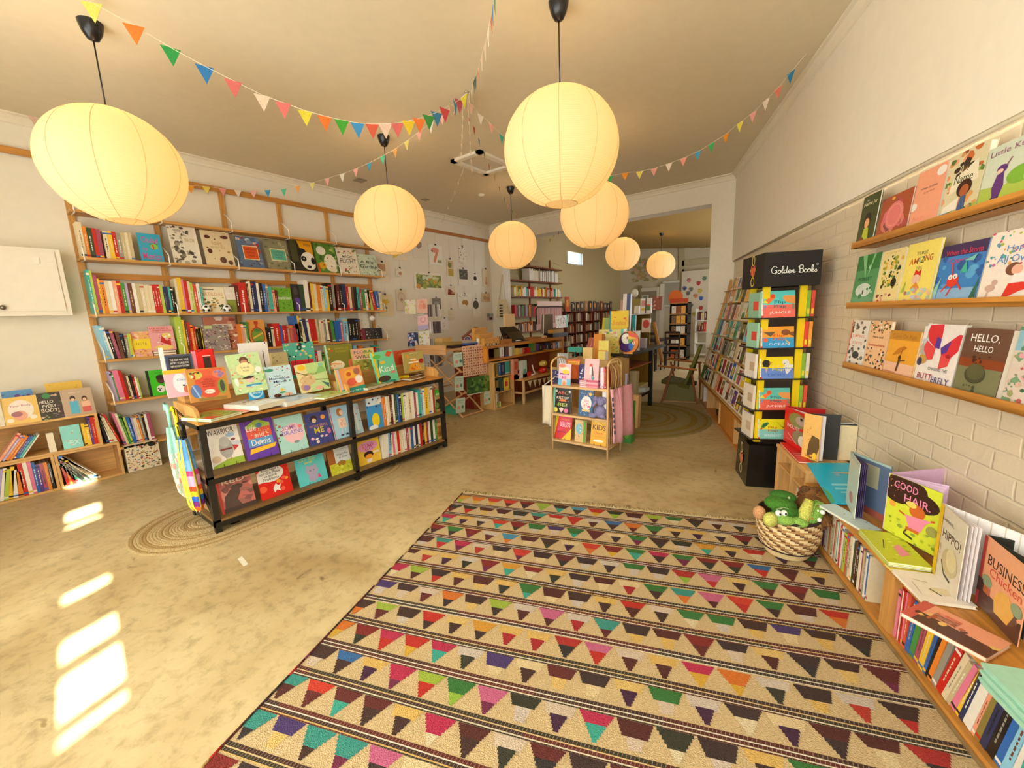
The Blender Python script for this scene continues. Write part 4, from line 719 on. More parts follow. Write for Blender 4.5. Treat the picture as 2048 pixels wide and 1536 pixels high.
flat('open green meadow book lying at the near left corner of the trolley',((421,838),(484,822),(402,825)),.875,.024,'a0b04a','d 40 3 7a9a3a,c8c868,d8704a,6a8a3a .04 .12;r 0 .0 .3 .3 e04a3a')
flat('red picture book lying beside the green meadow book on the trolley',((446,833),(505,818),(460,808)),.866,.014,'e8503a','d 20 5 e8a078,d84838 .04 .1')
flat('pile of shiny white game boxes lying in the middle of the trolley edge',((516,812),(572,798),(486,800)),.9,.036,'f0ece2','d 26 4 d8a870,b8704a,a8a890,e8d0b0 .04 .1 .1 .3 .9 .9')
flat('stack of glossy pale blue books lying along the trolley edge',((572,805),(643,789),(571,788)),.88,.036,'c4dcec','d 24 6 8ac0e0,e8b8c8,a890d0,f4f4f4 .05 .12')
flat('green picture book lying at the trolley edge before the chameleon cover',((648,796),(700,783),(640,785)),.87,.014,'b4d078','d 20 8 8ab04a,d8e0a0,e8c070 .05 .12')
flat('mossy grey-green book lying under the mint book',((735,776),(788,762),(733,768)),.87,.024,'8a9468','d 22 8 6a7a4a,b0b080,a8c070 .05 .12')
flat('brown and white book lying at the right end of the trolley',((822,759),(852,752),(806,755)),.865,.012,'9a7a50')
flat('thin white and black book lying under the olive game box',((818,753),(862,743),(806,747)),.872,.012,'3a302a')
flat('pale card lying between the yellow box and the white and black book',((790,762),(832,753),(800,754)),.861,.006,'ece2c8')
# ---- trolley middle shelf
PF=PX(-3.5)
def S2(l,x1,y1,x2,y2,yt,c,ar,z=.437,X=-3.47,lean=14,th=.012,**k): return B(l,PX(X),x1,y1,x2,y2,yt,z,lean,th,c,ar,**k)
S2('white book of a small grey penguin titled in ragged capitals, mid shelf of the trolley',427,934,489,912,856,'efeae2','t WARRIOR .45 .84 .84 .13 4a4844;e .52 .42 .22 .24 a8a8a6;e .5 .58 .16 .13 b8b8b6;r .32 .38 .7 .42 7a3028;p c83a3a 3 .72 .5 .92 .42 .75 .32;e .72 .72 .15 .05 9ab8d8;e .78 .6 .08 .03 8a4a5a;p 9ab83a 5 0 0 1 0 1 .16 .5 .16 0 .05;e .85 .5 .14 .05 ccd4e0;e .15 .2 .14 .08 d8c0a8;l .45 .12 .45 .2 .02 c86a4a;l .6 .12 .6 .2 .02 c86a4a',ease=1,lift=.03)
S2('purple book with rainbow bands and white lettering, mid shelf of the trolley',495,911,559,902,842,'6a3fb0','r .13 .3 .9 .75 e85a4a;p a8cc4a 5 .13 .75 .9 .75 .9 .82 .52 .97 .13 .82;r .13 .75 .9 .82 a8cc4a;r .13 .55 .9 .68 e8604a;r .13 .3 .9 .5 5a9ad8;d 40 8 f4f0e4,f0c848 .015 .035 .14 .32 .88 .9;t Life .3 .76 .3 .14 f4f1ea;t and .5 .58 .3 .12 f4d8d0;t Deens .52 .4 .6 .14 f4f1ea;p f2c030 4 .1 .14 .9 .2 .98 .3 .15 .26;e .55 .8 .1 .06 5a8ab0',ease=1,lift=.02)
S2('pale aqua book with pastel brain cloud and lettering, mid shelf of the trolley',563,899,618,894,838,'b0e2dc','e .58 .5 .38 .28 f4c8d0;e .35 .62 .2 .1 f8dce0;t SOME .45 .68 .5 .12 b07ac0;t BRAINS .55 .54 .75 .12 8a8ad8;e .85 .66 .08 .05 f08a8a;d 8 4 5a4a4a,b8705a .04 .08 0 .3 .16 .85;e .62 .25 .1 .04 8a9a98',ease=1)
S2('deep blue book with yellow ME lettering, mid shelf of the trolley',622,889,668,877,830,'40488e','t WONDERFUL .5 .58 .8 .09 c89070;t ME .48 .44 .4 .17 ecd838;e .75 .82 .1 .07 f0a048;e .35 .8 .16 .12 3a2420;e .35 .76 .1 .07 e8c8b0;d 7 3 e8a080,f0b0c0,f4e8d0 .05 .09 .1 .08 .9 .25;e .88 .35 .08 .09 d87ab0',ease=1)
S2('light blue book of a girl in a patterned jumper, mid shelf of the trolley',671,874,707,867,816,'a9d3ea','e .52 .8 .17 .13 b8742e;e .6 .78 .1 .08 f0d0b0;r .33 .3 .75 .62 f2d8c4;d 18 5 d8603a,e8a080 .02 .04 .34 .32 .74 .6;l .45 .1 .45 .3 .04 d8e8f0;l .65 .1 .65 .3 .04 d8e8f0;e .42 .09 .09 .03 4a4a5a;e .68 .09 .09 .03 4a4a5a;r 0 0 .04 1 c84a6a')
S2('narrow pale blue cover of leaning flags just right of the trolley centre post',713,866,728,861,809,'b8d8ea','l .4 .1 .4 .9 .25 e8ecec;d 10 4 4a6a8a,c83a5a .06 .12')
S2('blue whale-tail book with a yellow sun seen at an angle, mid shelf right',739,858,769,853,798,'3f9ade','e .5 .28 .25 .22 f4dc20;r 0 .75 1 1 dfeef4;d 10 6 2a2a5a,3a5a9a .04 .1 0 .6 1 1;e .3 .05 .3 .08 f0f4f4',lean=4)
row(PX(-3.46),770,853,863,832,.437,'5,796,o 4,794,w 4,793,c 5,791,z 4,790,w 5,790,d 4,789,b 5,790,n 4,788,i 5,787,w 5,786,w 5,785,c 6,783,w 4,787,u 4,786,w 5,780,t 4,783,l 4,778,w 7,776,y 5,774,c 4,773,w 3,780,r 3,780,g','the middle trolley shelf','picture books on the trolley shelves',.26,41,'picture book','picture_book')
S2('small pale wooden box at the right end of the middle trolley shelf',865,832,887,826,795,'d9a860','r .1 .15 .85 .8 4a3a22;e .4 .4 .25 .2 8a9a5a;r .75 .1 .95 .9 e0b878',lean=0,th=.2,kind='box',cat='box',name='wooden_box')
S2('green packet lying on the small wooden box on the trolley',866,795,883,790,783,'5cc832','r .1 .3 .9 .6 c8f0a0',z=.6,lean=0,th=.06,kind='box',cat='box')
# ---- trolley bottom shelf
S2('red and brown wolf book with white RED title, bottom shelf of the trolley',446,1028,514,1007,961,'c8706a','d 24 6 8a5a54,e8988a,a86a60 .08 .2;p 5a4640 7 .1 .1 .15 .45 .35 .62 .6 .7 .62 .5 .5 .3 .6 .1;e .55 .66 .17 .08 5a4640;e .8 .72 .1 .03 6a4a44;r 0 0 1 .12 4a3a36;t WOLF_IN .5 .95 .6 .06 f0ddc0;t RED .48 .86 .66 .13 f4e6cc;r 0 0 .06 1 d8403a',z=.107,ease=0)
S2('bright red book with a white speech cloud of handwriting, bottom trolley shelf',524,996,587,981,936,'e01e14','e .42 .7 .42 .24 f6f2ea;r .0 .5 .5 .8 f6f2ea;t Your_head\'s .42 .84 .55 .08 2a2622;t not_the_Place .4 .74 .65 .08 2a2622;t to_store .4 .65 .4 .06 2a2622;t Problems .4 .56 .5 .08 2a2622;p f4f0ea 8 .4 .25 .5 .38 .58 .3 .68 .34 .6 .22 .62 .12 .5 .18 .42 .12;d 6 3 f07a4a,f0a030,f4604a .05 .1 .6 .15 .95 .5;e .1 .3 .12 .1 f4603a',z=.107)
S2('turquoise book with yellow lettering and a grey cat, bottom trolley shelf',601,974,657,957,915,'5fd0d4','t The_best .4 .9 .5 .08 e8d850;t bad_day .42 .8 .6 .08 e8d850;t ever .45 .7 .3 .07 e8d850;e .5 .42 .22 .16 b0a8c8;e .5 .2 .17 .14 b0a8c8;e .36 .56 .06 .05 b0a8c8;e .64 .56 .06 .05 b0a8c8;e .43 .42 .02 .015 2a2a3a;e .57 .42 .02 .015 2a2a3a;p e8408a 3 .7 .3 .78 .12 .66 .14',z=.107,ease=1)
S2('brown and lime book of a bear under a grey sky panel, bottom trolley shelf',665,957,707,942,899,'a8642a','r .3 .4 1 1 dfe4e4;r 0 0 1 .4 c8c832;t Big_Tree .66 .68 .5 .08 3a3a3a;t is_Sick .68 .58 .4 .07 3a3a3a;d 8 5 3a3a3a .015 .03 .35 .6 .95 .97;e .55 .36 .2 .1 a87a2a;d 16 8 a8b020,dce060 .04 .1 0 0 1 .35',z=.107)
S2('yellow book with a pink cloud and a girl with dark hair, bottom trolley shelf',721,938,764,921,886,'f2cb42','e .48 .72 .44 .22 e8a0c0;t The_Great .45 .84 .5 .06 8a4a9a;t LUMP .5 .74 .5 .12 c84a8a;t GO .5 .62 .36 .12 8a4ab0;e .45 .38 .22 .14 3a2420;e .45 .3 .16 .1 f0a030;r .34 .05 .56 .2 f4e8e8;e .8 .42 .16 .05 f4e4d0',z=.107,lean=8)
row(PX(-3.46),767,923,868,889,.107,'4,862,w,4 7,860,w,4 6,864,l,4 4,864,w 4,864,m 5,864,w 5,862,r 4,861,c 5,860,w 4,858,w 5,856,u 4,856,c 5,854,b 4,853,w 5,850,n 4,849,w 5,848,r 4,846,k 4,845,y 4,843,u 4,842,w 5,840,d 4,839,w 4,838,g','the bottom trolley shelf','picture books on the trolley shelves',.26,42,'picture book','picture_book')
S2('square wooden box with a dark opening at the right end of the bottom trolley shelf',869,890,893,884,849,'e0b070','r .2 .15 .85 .8 a8702e;r .2 .15 .4 .8 c8904a;e .5 .35 .15 .1 8a5a2a',z=.107,lean=0,th=.2,kind='box',cat='box',name='wooden_box')
# things inside seen past the left end
tag(MB().box((-3.85,.88,.437),(-3.6,1.1,.46),'efeae0').build('picture_book','print'),'white book lying flat inside the left end of the middle trolley shelf','book')
o=MB().box((-3.9,.875,.107),(-3.62,1.1,.2),'b88a50'); tag(o.build('cardboard_box','paper'),'brown cardboard box inside the left end of the bottom trolley shelf','box')
tag(MB().box((-3.9,.872,.2),(-3.66,.885,.37),'c8a8d0').box((-3.85,.868,.24),(-3.75,.872,.33),'f0a050').build('picture_book','print'),'lilac and orange cover standing on the cardboard box in the trolley end','book')
# ---- umbrellas hung at the left end
def umbrella(name,label,cat,x,y,zt,zb,r,bands,handle,hc,pleats=8,mat='cloth',tilt=(0,0)):
    root=empty(name,label,cat,(x,y,zb)); n=48; L=zt-zb; prof=[]
    K=14; v=[]; fs=[]; cs=[]; m=MB()
    for i in range(K+1):
        k=i/K; z=zt-L*k; rr=r*(.25+.75*math.sin(math.pi*min(k*.62+.12,1)))*(1 if k<.93 else .6)
        for j in range(n):
            t=2*math.pi*j/n; q=rr*(1+.28*math.cos(pleats*t)); v.append((x+q*math.cos(t)+tilt[0]*k,y+q*math.sin(t)+tilt[1]*k,z))
    for i in range(K):
        for j in range(n):
            fs.append((i*n+j,(i+1)*n+j,(i+1)*n+(j+1)%n,i*n+(j+1)%n)); cs.append(bands(i/K,j/n))
    for f,c in zip(fs,cs): m.f.append(f); m.c.append(col(c)); m.sm.append(True)
    m.v=v; part(m,'canopy',mat,root)
    h=MB(); h.tube(handle,.013,hc,10); part(h,'handle','plastic',root)
    h=MB(); h.tube([(x+tilt[0],y+tilt[1],zb+.01),(x+tilt[0]*1.05,y+tilt[1]*1.05,zb-.045)],[.005,.003],'c8c8c0',6); part(h,'tip','steel',root)
    return root
rb=lambda k,t: ('5a9ae0' if k<.25 else '7ab0e8') if k<.42 else ('e84a8a' if k<.5 else ('f0b0d0' if k<.6 else ('f0542a' if k<.68 else ('f4c820' if k<.74 else ('2a6ad0' if k<.84 else ('8a2a8a' if k<.92 else 'f06a2a'))))))
rb2=lambda k,t: 'f4ec50' if int(t*16)%4==0 else rb(k,t)
q=PY(.80)
a=q(345,800); umbrella('child_umbrella','rainbow striped closed umbrella with a yellow handle hanging at the trolley end, left one','umbrella',a.x+.06,.79,.70,.17,.034,rb2,[(a.x+.06,.79,.72),(a.x+.05,.79,.84),(a.x+.04,.79,.90),(a.x+.0,.79,.925),(a.x-.03,.79,.90)],'f4e020',4,tilt=(.09,0))
umbrella('child_umbrella','rainbow striped closed umbrella hanging at the trolley end, nearer the black leg','umbrella',a.x+.15,.79,.71,.19,.036,rb2,[(a.x+.15,.79,.72),(a.x+.15,.79,.80),(a.x+.13,.79,.83),(a.x+.1,.79,.82)],'1e1c1a',4,tilt=(.09,0))
dm=lambda k,t: ('a8e0cc' if k<.35 else ('f0a090' if int(t*30+k*20)%5==0 else ('f4f0e4' if int(t*20+k*9)%2 else 'b8d8b8')))
umbrella('dome_umbrella','clear dome umbrella with mint curved handle hanging at the trolley end','umbrella',a.x-.03,.77,.78,.27,.045,dm,[(a.x-.03,.77,.78),(a.x-.035,.77,.9),(a.x-.05,.77,.94),(a.x-.08,.77,.95),(a.x-.1,.77,.9)],'9ae0cc',6,tilt=(.12,0))
m=MB(); 
for x in (a.x+.0,a.x+.07): m.tube([(x,.83,.86),(x,.79,.93),(x+.05,.79,.92),(x+.06,.785,.8),(x+.1,.785,.71)],.003,'201c1a',6)
m.tube([(a.x+.0,.83,.86),(a.x+.07,.83,.86)],.003,'201c1a',6); m.tube([(a.x+.1,.785,.71),(a.x+.17,.785,.71)],.003,'201c1a',6)
tag(m.build('wire_hook','metal'),'bent black wire hook over the wooden trolley end holding the umbrellas','hook')
# ================================================================ the small pale stand in the middle
X0,X1,Y0,Y1=-2.315,-1.66,3.74,4.08
root=empty('book_stand','small pale wooden three-shelf stand in the middle of the floor','stand',((X0+X1)/2,(Y0+Y1)/2,0)); LW='e8bf88'
for x in (X0,X1):
    for y in (Y0,Y1): 
        if y==Y0: part(MB().tube([(x,y,0),(x,y,.95)],.011,LW,10),'leg','woodz',root)
        else: part(MB().tube([(x,y,0),(x,y,.95)],.011,LW,10),'leg','woodz',root)
    m=MB().tube([(x,Y0+(Y1-Y0)*(.5-.5*math.cos(math.pi*k/12)),.95+.075*math.sin(math.pi*k/12)) for k in range(13)],.011,LW,8); part(m,'hoop','woodz',root)
    for z in (.10,.40,.71): part(MB().tube([(x,Y0,z),(x,Y1,z)],.008,LW,8),'stretcher','woody',root)
    for k in range(1,7): y=Y0+(Y1-Y0)*k/7; part(MB().tube([(x,y,.1),(x,y,.4)],.004,LW,6),'spindle','woodz',root)
for z in (.125,.42,.735): part(MB().box((X0,Y0-.012,z-.022),(X1,Y1+.01,z),LW),'shelf','woodx',root)
PS=PY(3.76)
def N(l,x1,y1,x2,y2,yt,z,c,ar='',lean=8,th=.012,Y=3.77,**k): return B(l,PY(Y),x1,y1,x2,y2,yt,z,lean,th,c,ar,**k)
N('navy book with a pale starburst at the left of the top stand shelf',1102,768,1117,769,734,.736,'382a60','d 14 4 e8e0f0,b0b0d8 .05 .12;r 0 .85 1 1 a8883a',Y=3.82)
N('rainbow cloud book with pink lettering on the top stand shelf',1116,769,1140,770,727,.736,'f2c8d8','r .0 .0 .3 .3 6ac0e0;r .7 0 1 .3 6ac0e0;e .5 .75 .4 .12 f4ead0;r .1 .5 .9 .56 7a3a9a;t ME .5 .36 .4 .16 d85a9a;e .6 .62 .3 .1 f0d048;e .3 .9 .3 .08 f08a6a;e .5 .08 .15 .1 e89a50')
N('orange book with a yellow title bar standing behind on the top stand shelf',1131,766,1158,767,718,.736,'c85a2a','r .1 .78 .95 .92 f2b020;t EVERYWHERE .5 .85 .7 .07 a84a1a;e .5 .4 .3 .3 e87a3a;r 0 0 1 .18 4a2420',Y=3.93)
N('navy and white starry book beside the orange one on the top stand shelf',1156,766,1168,766,728,.736,'2f2a66','d 12 5 f4f0f0,c8d8f0 .08 .18',Y=3.9)
N('pink book of a long-haired girl in a dress on a pile on the stand',1168,761,1196,762,717,.8,'f2b8bc','r .04 .03 .96 .06 f4f0ea;e .45 .7 .1 .08 c8402a;p f4ece8 4 .35 .3 .55 .3 .5 .65 .4 .65;p 5a3a44 4 .52 .2 .68 .25 .58 .65 .5 .65;e .62 .15 .12 .08 5a8a9a;d 14 6 e07a80,c85a6a,e8d0c8 .02 .05',ease=1)
for k in range(4):
    tag(MB().box((0,0,0),(.205,.15,.019),('e89aa8','e07a90','f0b0c0','d86a84')[k]).box((.01,-.0005,.004),(.08,.1,.014),'f4e6ea').build('chapter_book','print',mw=Matrix.Translation((X0+.34,Y0+.0,.7355+.0195*k))),('pink book lying at the bottom of the small pile on the stand','pink book lying second from the bottom of the pile on the stand','pink book lying third from the bottom of the pile on the stand','pink book lying on top of the small pile on the stand')[k],'book','pile of pink books on the stand')
row(PY(3.77),1200,764,1213,764,.736,'3,736,v 3,735,w 3,735,m 3,737,r','the right end of the top stand shelf','books on the stand',.15,44)
N('black alphabet book with big coloured letters ABC RISE UP BE',1104,823,1141,824,775,.421,'2a2422','r 0 0 .14 1 8fe0d0;t ABC .54 .82 .55 .13 e86a5a;t C, .76 .82 .2 .13 3f9a6a;t RISE_UP .55 .62 .66 .1 f0e8d0;e .55 .48 .2 .1 e8803a;r .3 .4 .8 .48 2a2422;t BE! .55 .34 .5 .14 b8d850;e .2 .88 .06 .05 e8e0d0;e .9 .88 .06 .05 e8e0d0;e .2 .12 .11 .1 f0e050;p f4d0c0 3 .38 .15 .62 .15 .5 .02;e .5 .17 .12 .06 f4e0d0;e .75 .12 .11 .09 e87aa8;d 14 7 e8a080,f0e8d0,e87aa8 .01 .025 .16 .2 .98 .8',th=.02)
N('blue science book with a white circle in the middle of the stand',1156,826,1185,826,779,.421,'2c5f92','e .52 .5 .36 .27 f4f0ee;t She .52 .6 .36 .1 d8607a;t Can .52 .5 .36 .1 d8607a;t STEM .52 .38 .5 .1 d8607a;r .25 .18 .8 .26 f0cc80;e .78 .85 .1 .06 f0c848;d 20 6 e8d8a0,9ac0e0,f0b0a0 .02 .045 0 .75 1 1;d 16 9 e8d8a0,9ac0e0,f0b0a0 .02 .045 0 0 1 .18')
N('white book leaning at the right of the middle stand shelf',1202,828,1213,829,783,.421,'f2efec','r .8 0 1 1 5a6a7a')
def plush_elephant():
    q=PY(3.74)(1197,805); r=empty('soft_toy','lavender plush elephant slumped on the middle stand shelf','toy',(q.x,3.76,.421)); C='9a96c4'
    m=MB(); m.ball((q.x,3.78,.49),.065,C,20,(1,.8,1.1)); m.ball((q.x+.01,3.77,.6),.05,C,20,(1,.9,1)); m.ball((q.x-.065,3.74,.45),.035,C,14,(1.3,.8,.8)); m.ball((q.x+.04,3.74,.45),.03,C,14,(1.2,1,.8)); part(m,'body','fur',r)
    for s in (-1,1): part(MB().ball((q.x+s*.045,3.77,.61),.035,C,14,(.9,.4,1.1)),'ear','fur',r)
    part(MB().tube([(q.x-.02,3.73,.6),(q.x-.045,3.71,.56),(q.x-.04,3.71,.52)],[.02,.015,.01],'a8a2cc',10),'trunk','fur',r)
plush_elephant()
N('red and yellow book about South Asian girls on the lowest stand shelf',1108,873,1141,879,829,.126,'d83a3a','p f2cc28 3 0 0 .0 1 .2 1;p f2cc28 3 .45 0 1 0 1 .5;p e8486a 4 .2 .3 .9 .6 .9 1 .3 1;t AWESOME .6 .84 .5 .08 f0a030;t SOUTH .6 .68 .6 .1 f4e8f0;t ASIAN .6 .57 .6 .1 f4e8f0;t girls .4 .3 .5 .1 8a2a7a',ease=1,lean=12)
N('small pastel book with a bright green page edge on the lowest stand shelf',1149,877,1170,881,839,.126,'e8c890','e .4 .6 .3 .25 8ac8d8;d 18 4 e88a7a,8ab87a,b080b0,f4ece0 .05 .12;r .8 .0 1 1 6ab03a',th=.03,lean=5)
N('golden yellow book titled KIDS in dark brush letters on the stand',1180,882,1212,889,833,.126,'eeb42a','t KIDS .5 .63 .8 .18 5a2a1a;t DRAW .5 .42 .6 .1 e8782a;t QUEENS .5 .3 .8 .08 d89a20;e .5 .15 .32 .05 f6eed8;d 10 5 f4cc50 .04 .1 0 .75 1 1',ease=1,lean=10)
# bags hung on it
def bag(name,label,cat,x0,x1,y,zt,zb,c,handles,mat='cloth',th=.03,ripple=.012,slant=0,M=None,art_=None):
    r=empty(name,label,cat,((x0+x1)/2,y,zb)); m=MB(); n=10; k=8; v=[];
    for j in range(k+1):
        z=zt+(zb-zt)*j/k
        for i in range(n+1):
            u=i/n; xx=x0+(x1-x0)*u+slant*j/k; w=ripple*math.sin(u*9+j*.3); v.append((xx,y+w-(.004 if 0<i<n else 0),z+(.012*math.sin(u*5) if j==k else 0)))
    N_=len(v); v+=[(a,b+th*(.3+.7*math.sin(math.pi*((i%(n+1))/n))),c_) for i,(a,b,c_) in enumerate(v)]
    f=[]
    for j in range(k):
        for i in range(n): a=j*(n+1)+i; f.append((a,a+1,a+n+2,a+n+1)); f.append((a+N_,a+n+1+N_,a+n+2+N_,a+1+N_))
    for j in range(k): 
        a=j*(n+1); f.append((a,a+n+1,a+n+1+N_,a+N_)); a+=n; f.append((a,a+N_,a+n+1+N_,a+n+1))
    for i in range(n): a=k*(n+1)+i; f.append((a,a+1,a+1+N_,a+N_))
    m.add(v,f,c,None,True); 
    if art_: art_(m)
    part(m,'bag_body',mat,r)
    for h in handles: part(MB().tube(h,.006,c,6),'handle',mat,r)
    return r
a=PY(3.78)
p=a(1086,770); p2=a(1101,849)
bag('tote_bag','plain cream cotton tote bag hanging on the left side of the pale stand','bag',p.x,X0-.014,3.76,p.z,p2.z,'ece0c4',[[(p.x+.02,3.77,p.z),(X0-.01,3.8,.80),(X0+.0,3.82,.82)]],slant=-.015)
p=a(1214,770); 
def hb(x,zt,zb,w,c,label,y0,sl,lets=False):
    r=empty('tote_bag',label,'bag',(x,y0,zb)); m=MB(); n=8; v=[]
    for j in range(7):
        z=zt+(zb-zt)*j/6
        for i in range(n+1):
            u=i/n; v.append((x+.012*math.sin(u*8+j*.6)+.05*j/6+(.02 if u>.5 else 0),y0+w*u+sl*j/6,z+(-.03*u if j==6 else 0)))
    N_=len(v); v+=[(a_+.018,b_,c_) for a_,b_,c_ in v]; f=[]
    for j in range(6):
        for i in range(n): q=j*(n+1)+i; f.append((q,q+1,q+n+2,q+n+1)); f.append((q+N_,q+n+1+N_,q+n+2+N_,q+1+N_))
    for j in range(6):
        q=j*(n+1); f.append((q,q+n+1,q+n+1+N_,q+N_)); q+=n; f.append((q,q+N_,q+n+1+N_,q+n+1))
    for i in range(n): q=6*(n+1)+i; f.append((q,q+1,q+1+N_,q+N_))
    m.add(v,f,c,None,True); part(m,'bag_body','cloth',r); return r
r=hb(X1+.02,.735,.19,.2,'f0b4c0','pale pink cotton tote bag hanging on the right side of the pale stand',3.75,-.03)
m=MB()
for k in range(7): z=.62-k*.055; m.box((X1+.045+.01*k*.6,3.742-.005*k,z),(X1+.062+.006*k,3.746-.005*k,z+.035),'3a3a44')
part(m,'lettering','paint',r)['label']='dark printed letters running down the bag'
hb(X1+.05,.735,.23,.3,'eaa6b2','second pink tote bag hanging behind the front pink one on the stand',3.86,.0)
r=empty('straw_handles','bundle of tan fringe handles hanging over the right hoop of the stand','bag',(X1,3.85,.75)); rn=random.Random(3)
for k in range(16):
    y=3.76+.2*k/16; x=X1+rn.uniform(.0,.04); o=part(MB().tube([(X1,y+.02,.985),(x+.015,y,.93),(x+.03,y-.01,.85),(x+.01,y,.72)],.0055,rn.choice(['c89a60','d8b078','a87a48']),6),'strap','cloth',r)
# ================================================================ spinner stand books
SPN=A-d1*.165
def PSP(x,y): return onplane(x,y,SPN,d1)
def flap(label,x1,y1,x2,y2,yt,z,top,bot,words,l1,l2,c1,c2,ex):
    B(label,PSP,x1,y1,x2,y2,yt,z,9,.02,top,f'r 0 0 1 .48 {bot};'+ex+f't Flip .55 .56 .34 .14 {l1};t Flap .55 .4 .36 .14 {l1};t {words} .55 .17 .62 .12 {l2};r 0 0 .045 1 f0ece4;d 9 2 8a8a8a .01 .02 0 .1 .04 .95;r 0 0 .06 .08 d83a2a',group='flip books on the spinner stand')
J='p f07a3a 4 .05 .6 .35 .85 .42 .75 .2 .5;e .34 .8 .07 .09 e8502a;p d8e04a 3 .05 .55 .2 .55 .1 .68;p 5a9ad8 3 .08 .45 .15 .45 .09 .3;p e89a50 5 .62 .72 .68 .82 1 .8 1 .5 .75 .55;r .9 .3 .97 .5 8a8a6a;'
flap('topmost jungle flip book on the spinner stand under the sign',1523,634,1591,631,583,TZ[4],'5fcfc8','ee7262','JUNGLE','1f7a80','f6f0ea',1,1,J)
flap('ocean flip book with orange top half on the spinner stand',1521,700,1588,697,654,TZ[3],'f0a23a','3a9fd8','OCEAN','d8542a','dceefa',1,1,'p 6a5a3a 3 .08 .75 .45 .75 .3 .52;e .75 .72 .13 .14 8a5030;p 8a5030 3 .75 .7 1 .75 1 .5;p d8b060 3 .72 .45 .9 .2 .8 .2;r .08 .28 .22 .45 e86a4a;')
flap('yellow and blue dogs flip book on the spinner stand',1519,764,1586,761,714,TZ[2],'f2dc20','6a8ed8','DOGS','f0e060','3a62b8',1,1,'e .2 .7 .12 .16 2a2020;p c8783a 3 .28 .74 .4 .74 .3 .66;p 2a2020 3 .08 .55 .2 .8 .28 .52;e .78 .74 .1 .13 e8e8e8;d 6 3 3a3a3a .015 .03 .7 .5 .98 .85;p e8e4e0 4 .7 .5 1 .5 1 .62 .8 .7;p d8b08a 3 .15 .5 .25 .5 .2 .25;p e8e4e0 3 .75 .45 .95 .45 .8 .15;')
flap('lower jungle flip book on the spinner stand beside the red wolf book',1517,824,1580,822,776,TZ[1],'5fc0b4','e8604a','JUNGLE','1f6a70','f6f0ea',1,1,J)
flap('lowest yellow and aqua insect flip book on the spinner stand',1515,886,1570,883,838,TZ[0],'f2e424','8ad0c4','MINIBEAST','c8642a','e8f4f0',1,1,'p 3f8a4a 6 .12 .6 .2 .78 .36 .85 .42 .78 .34 .66 .2 .52;l .18 .58 .24 .72 .02 1c1a19;l .25 .62 .3 .78 .02 1c1a19;l .31 .68 .35 .82 .02 1c1a19;p c8442a 3 .08 .45 .2 .52 .12 .56;p 5a2420 3 .82 .65 .95 .6 .95 .55;l .7 .85 .9 .6 .012 8a8a4a;')
r_=random.Random(8)
for k,z in enumerate(TZ):
    tag(MB().box((-.20,-.15,z),(-.182,.05,z+.2),('8ab89a','9ad0b0','e8e0d4','e8dcc8','e8dcc8')[4-k]).box((-.203,-.14,z+.06),(-.2,-.05,z+.13),('d84a3a','c8b090')[k<3]).build('picture_book','print',mw=SM),('cream alphabet card book','cream lettered card book','white lettered card book','green and red card book','tall green and red card book')[k]+' on the left side of the spinner, '+('lowest','second lowest','middle','second highest','highest')[k]+' tray','picture book','books on the sides of the spinner')
    for j,(c,l) in enumerate((('8ab83a' if k!=3 else 'e84a3a','r'),(('d84a7a','e8543a','e8e0d0','f0a040','d84a3a')[k],'p'))):
        tag(MB().box((.145+.03*j,-.15,z),(.17+.03*j,.04,z+.2),c).box((.15+.03*j,-.151,z+.02),(.165+.03*j,-.15,z+.06),'f2dc40').build('picture_book','print',mw=SM),('inner','outer')[j]+' small book on the right side of the spinner, '+('lowest','second lowest','middle','second highest','highest')[k]+' tray','picture book','books on the sides of the spinner')
# ================================================================ ledges on the right wall
def Lg(l,z,x1,y1,x2,y2,yt,c,ar,th=.012,lean=5): return B(l,PT(.075),x1,y1,x2,y2,yt,z-.015,lean,th,c,ar)
z=1.875
Lg('dark green book of a girl in yellow, leftmost on the top ledge',z,1711,483,1743,474,396,'3f4a22','t The .3 .9 .15 .04 f0e8c8;t Name_Jar .5 .82 .8 .1 f0e8c8;e .48 .5 .2 .14 221c18;e .5 .42 .14 .1 f0b080;p b8c83a 4 .3 .02 .75 .02 .65 .32 .38 .32;r 0 0 1 .06 8a4020;e .3 .08 .18 .08 8a4020')
Lg('rust book with a big pink circle, second on the top ledge',z,1751,472,1810,455,400,'a8502e','d 14 5 d86a7a,b84a5a,8a4a4a,d87a6a .1 .2;e .52 .5 .3 .32 e07a7a;e .52 .5 .25 .27 e8988a;e .52 .5 .22 .24 e07a7a;e .4 .92 .06 .04 e8b050;e .5 .1 .06 .04 e8b050;d 8 2 8a2a2a .02 .04 0 0 1 .15')
Lg('salmon pink book with white clouds and a lime base, third on the top ledge',z,1815,453,1870,437,348,'f0a484','r 0 0 1 .1 c8d458;e .06 .4 .14 .07 f4ece4;e .85 .88 .16 .08 f4ece4;t When_it_rains .5 .68 .6 .04 a8705a;t a_story .55 .6 .4 .03 a8705a;t Rain .35 .18 .4 .06 e89474',.02)
Lg('book of many children faces titled my Name, fourth on the top ledge',z,1876,434,1949,411,315,'d8cfa8','d 50 7 8a4428,c86a38,5a7a3a,3a2a24,a8b848,e8a078,4a7a9a,d89858 .07 .13;p ece4c8 4 .15 .38 .9 .5 .8 .8 .2 .6;t my .5 .72 .25 .09 3a4a2a;t Name .5 .58 .5 .12 3a4a2a;e .58 .42 .2 .13 3a1c16;e .6 .38 .12 .09 a85a34;p 3a5a8a 4 .5 .08 .7 .08 .68 .3 .54 .3;e .2 .06 .2 .05 4a8ab8;p 3f9a5a 3 .55 .02 .95 .02 .9 .12;p f0e8d8 4 .05 .1 .5 .12 .5 .3 .1 .2',.025)
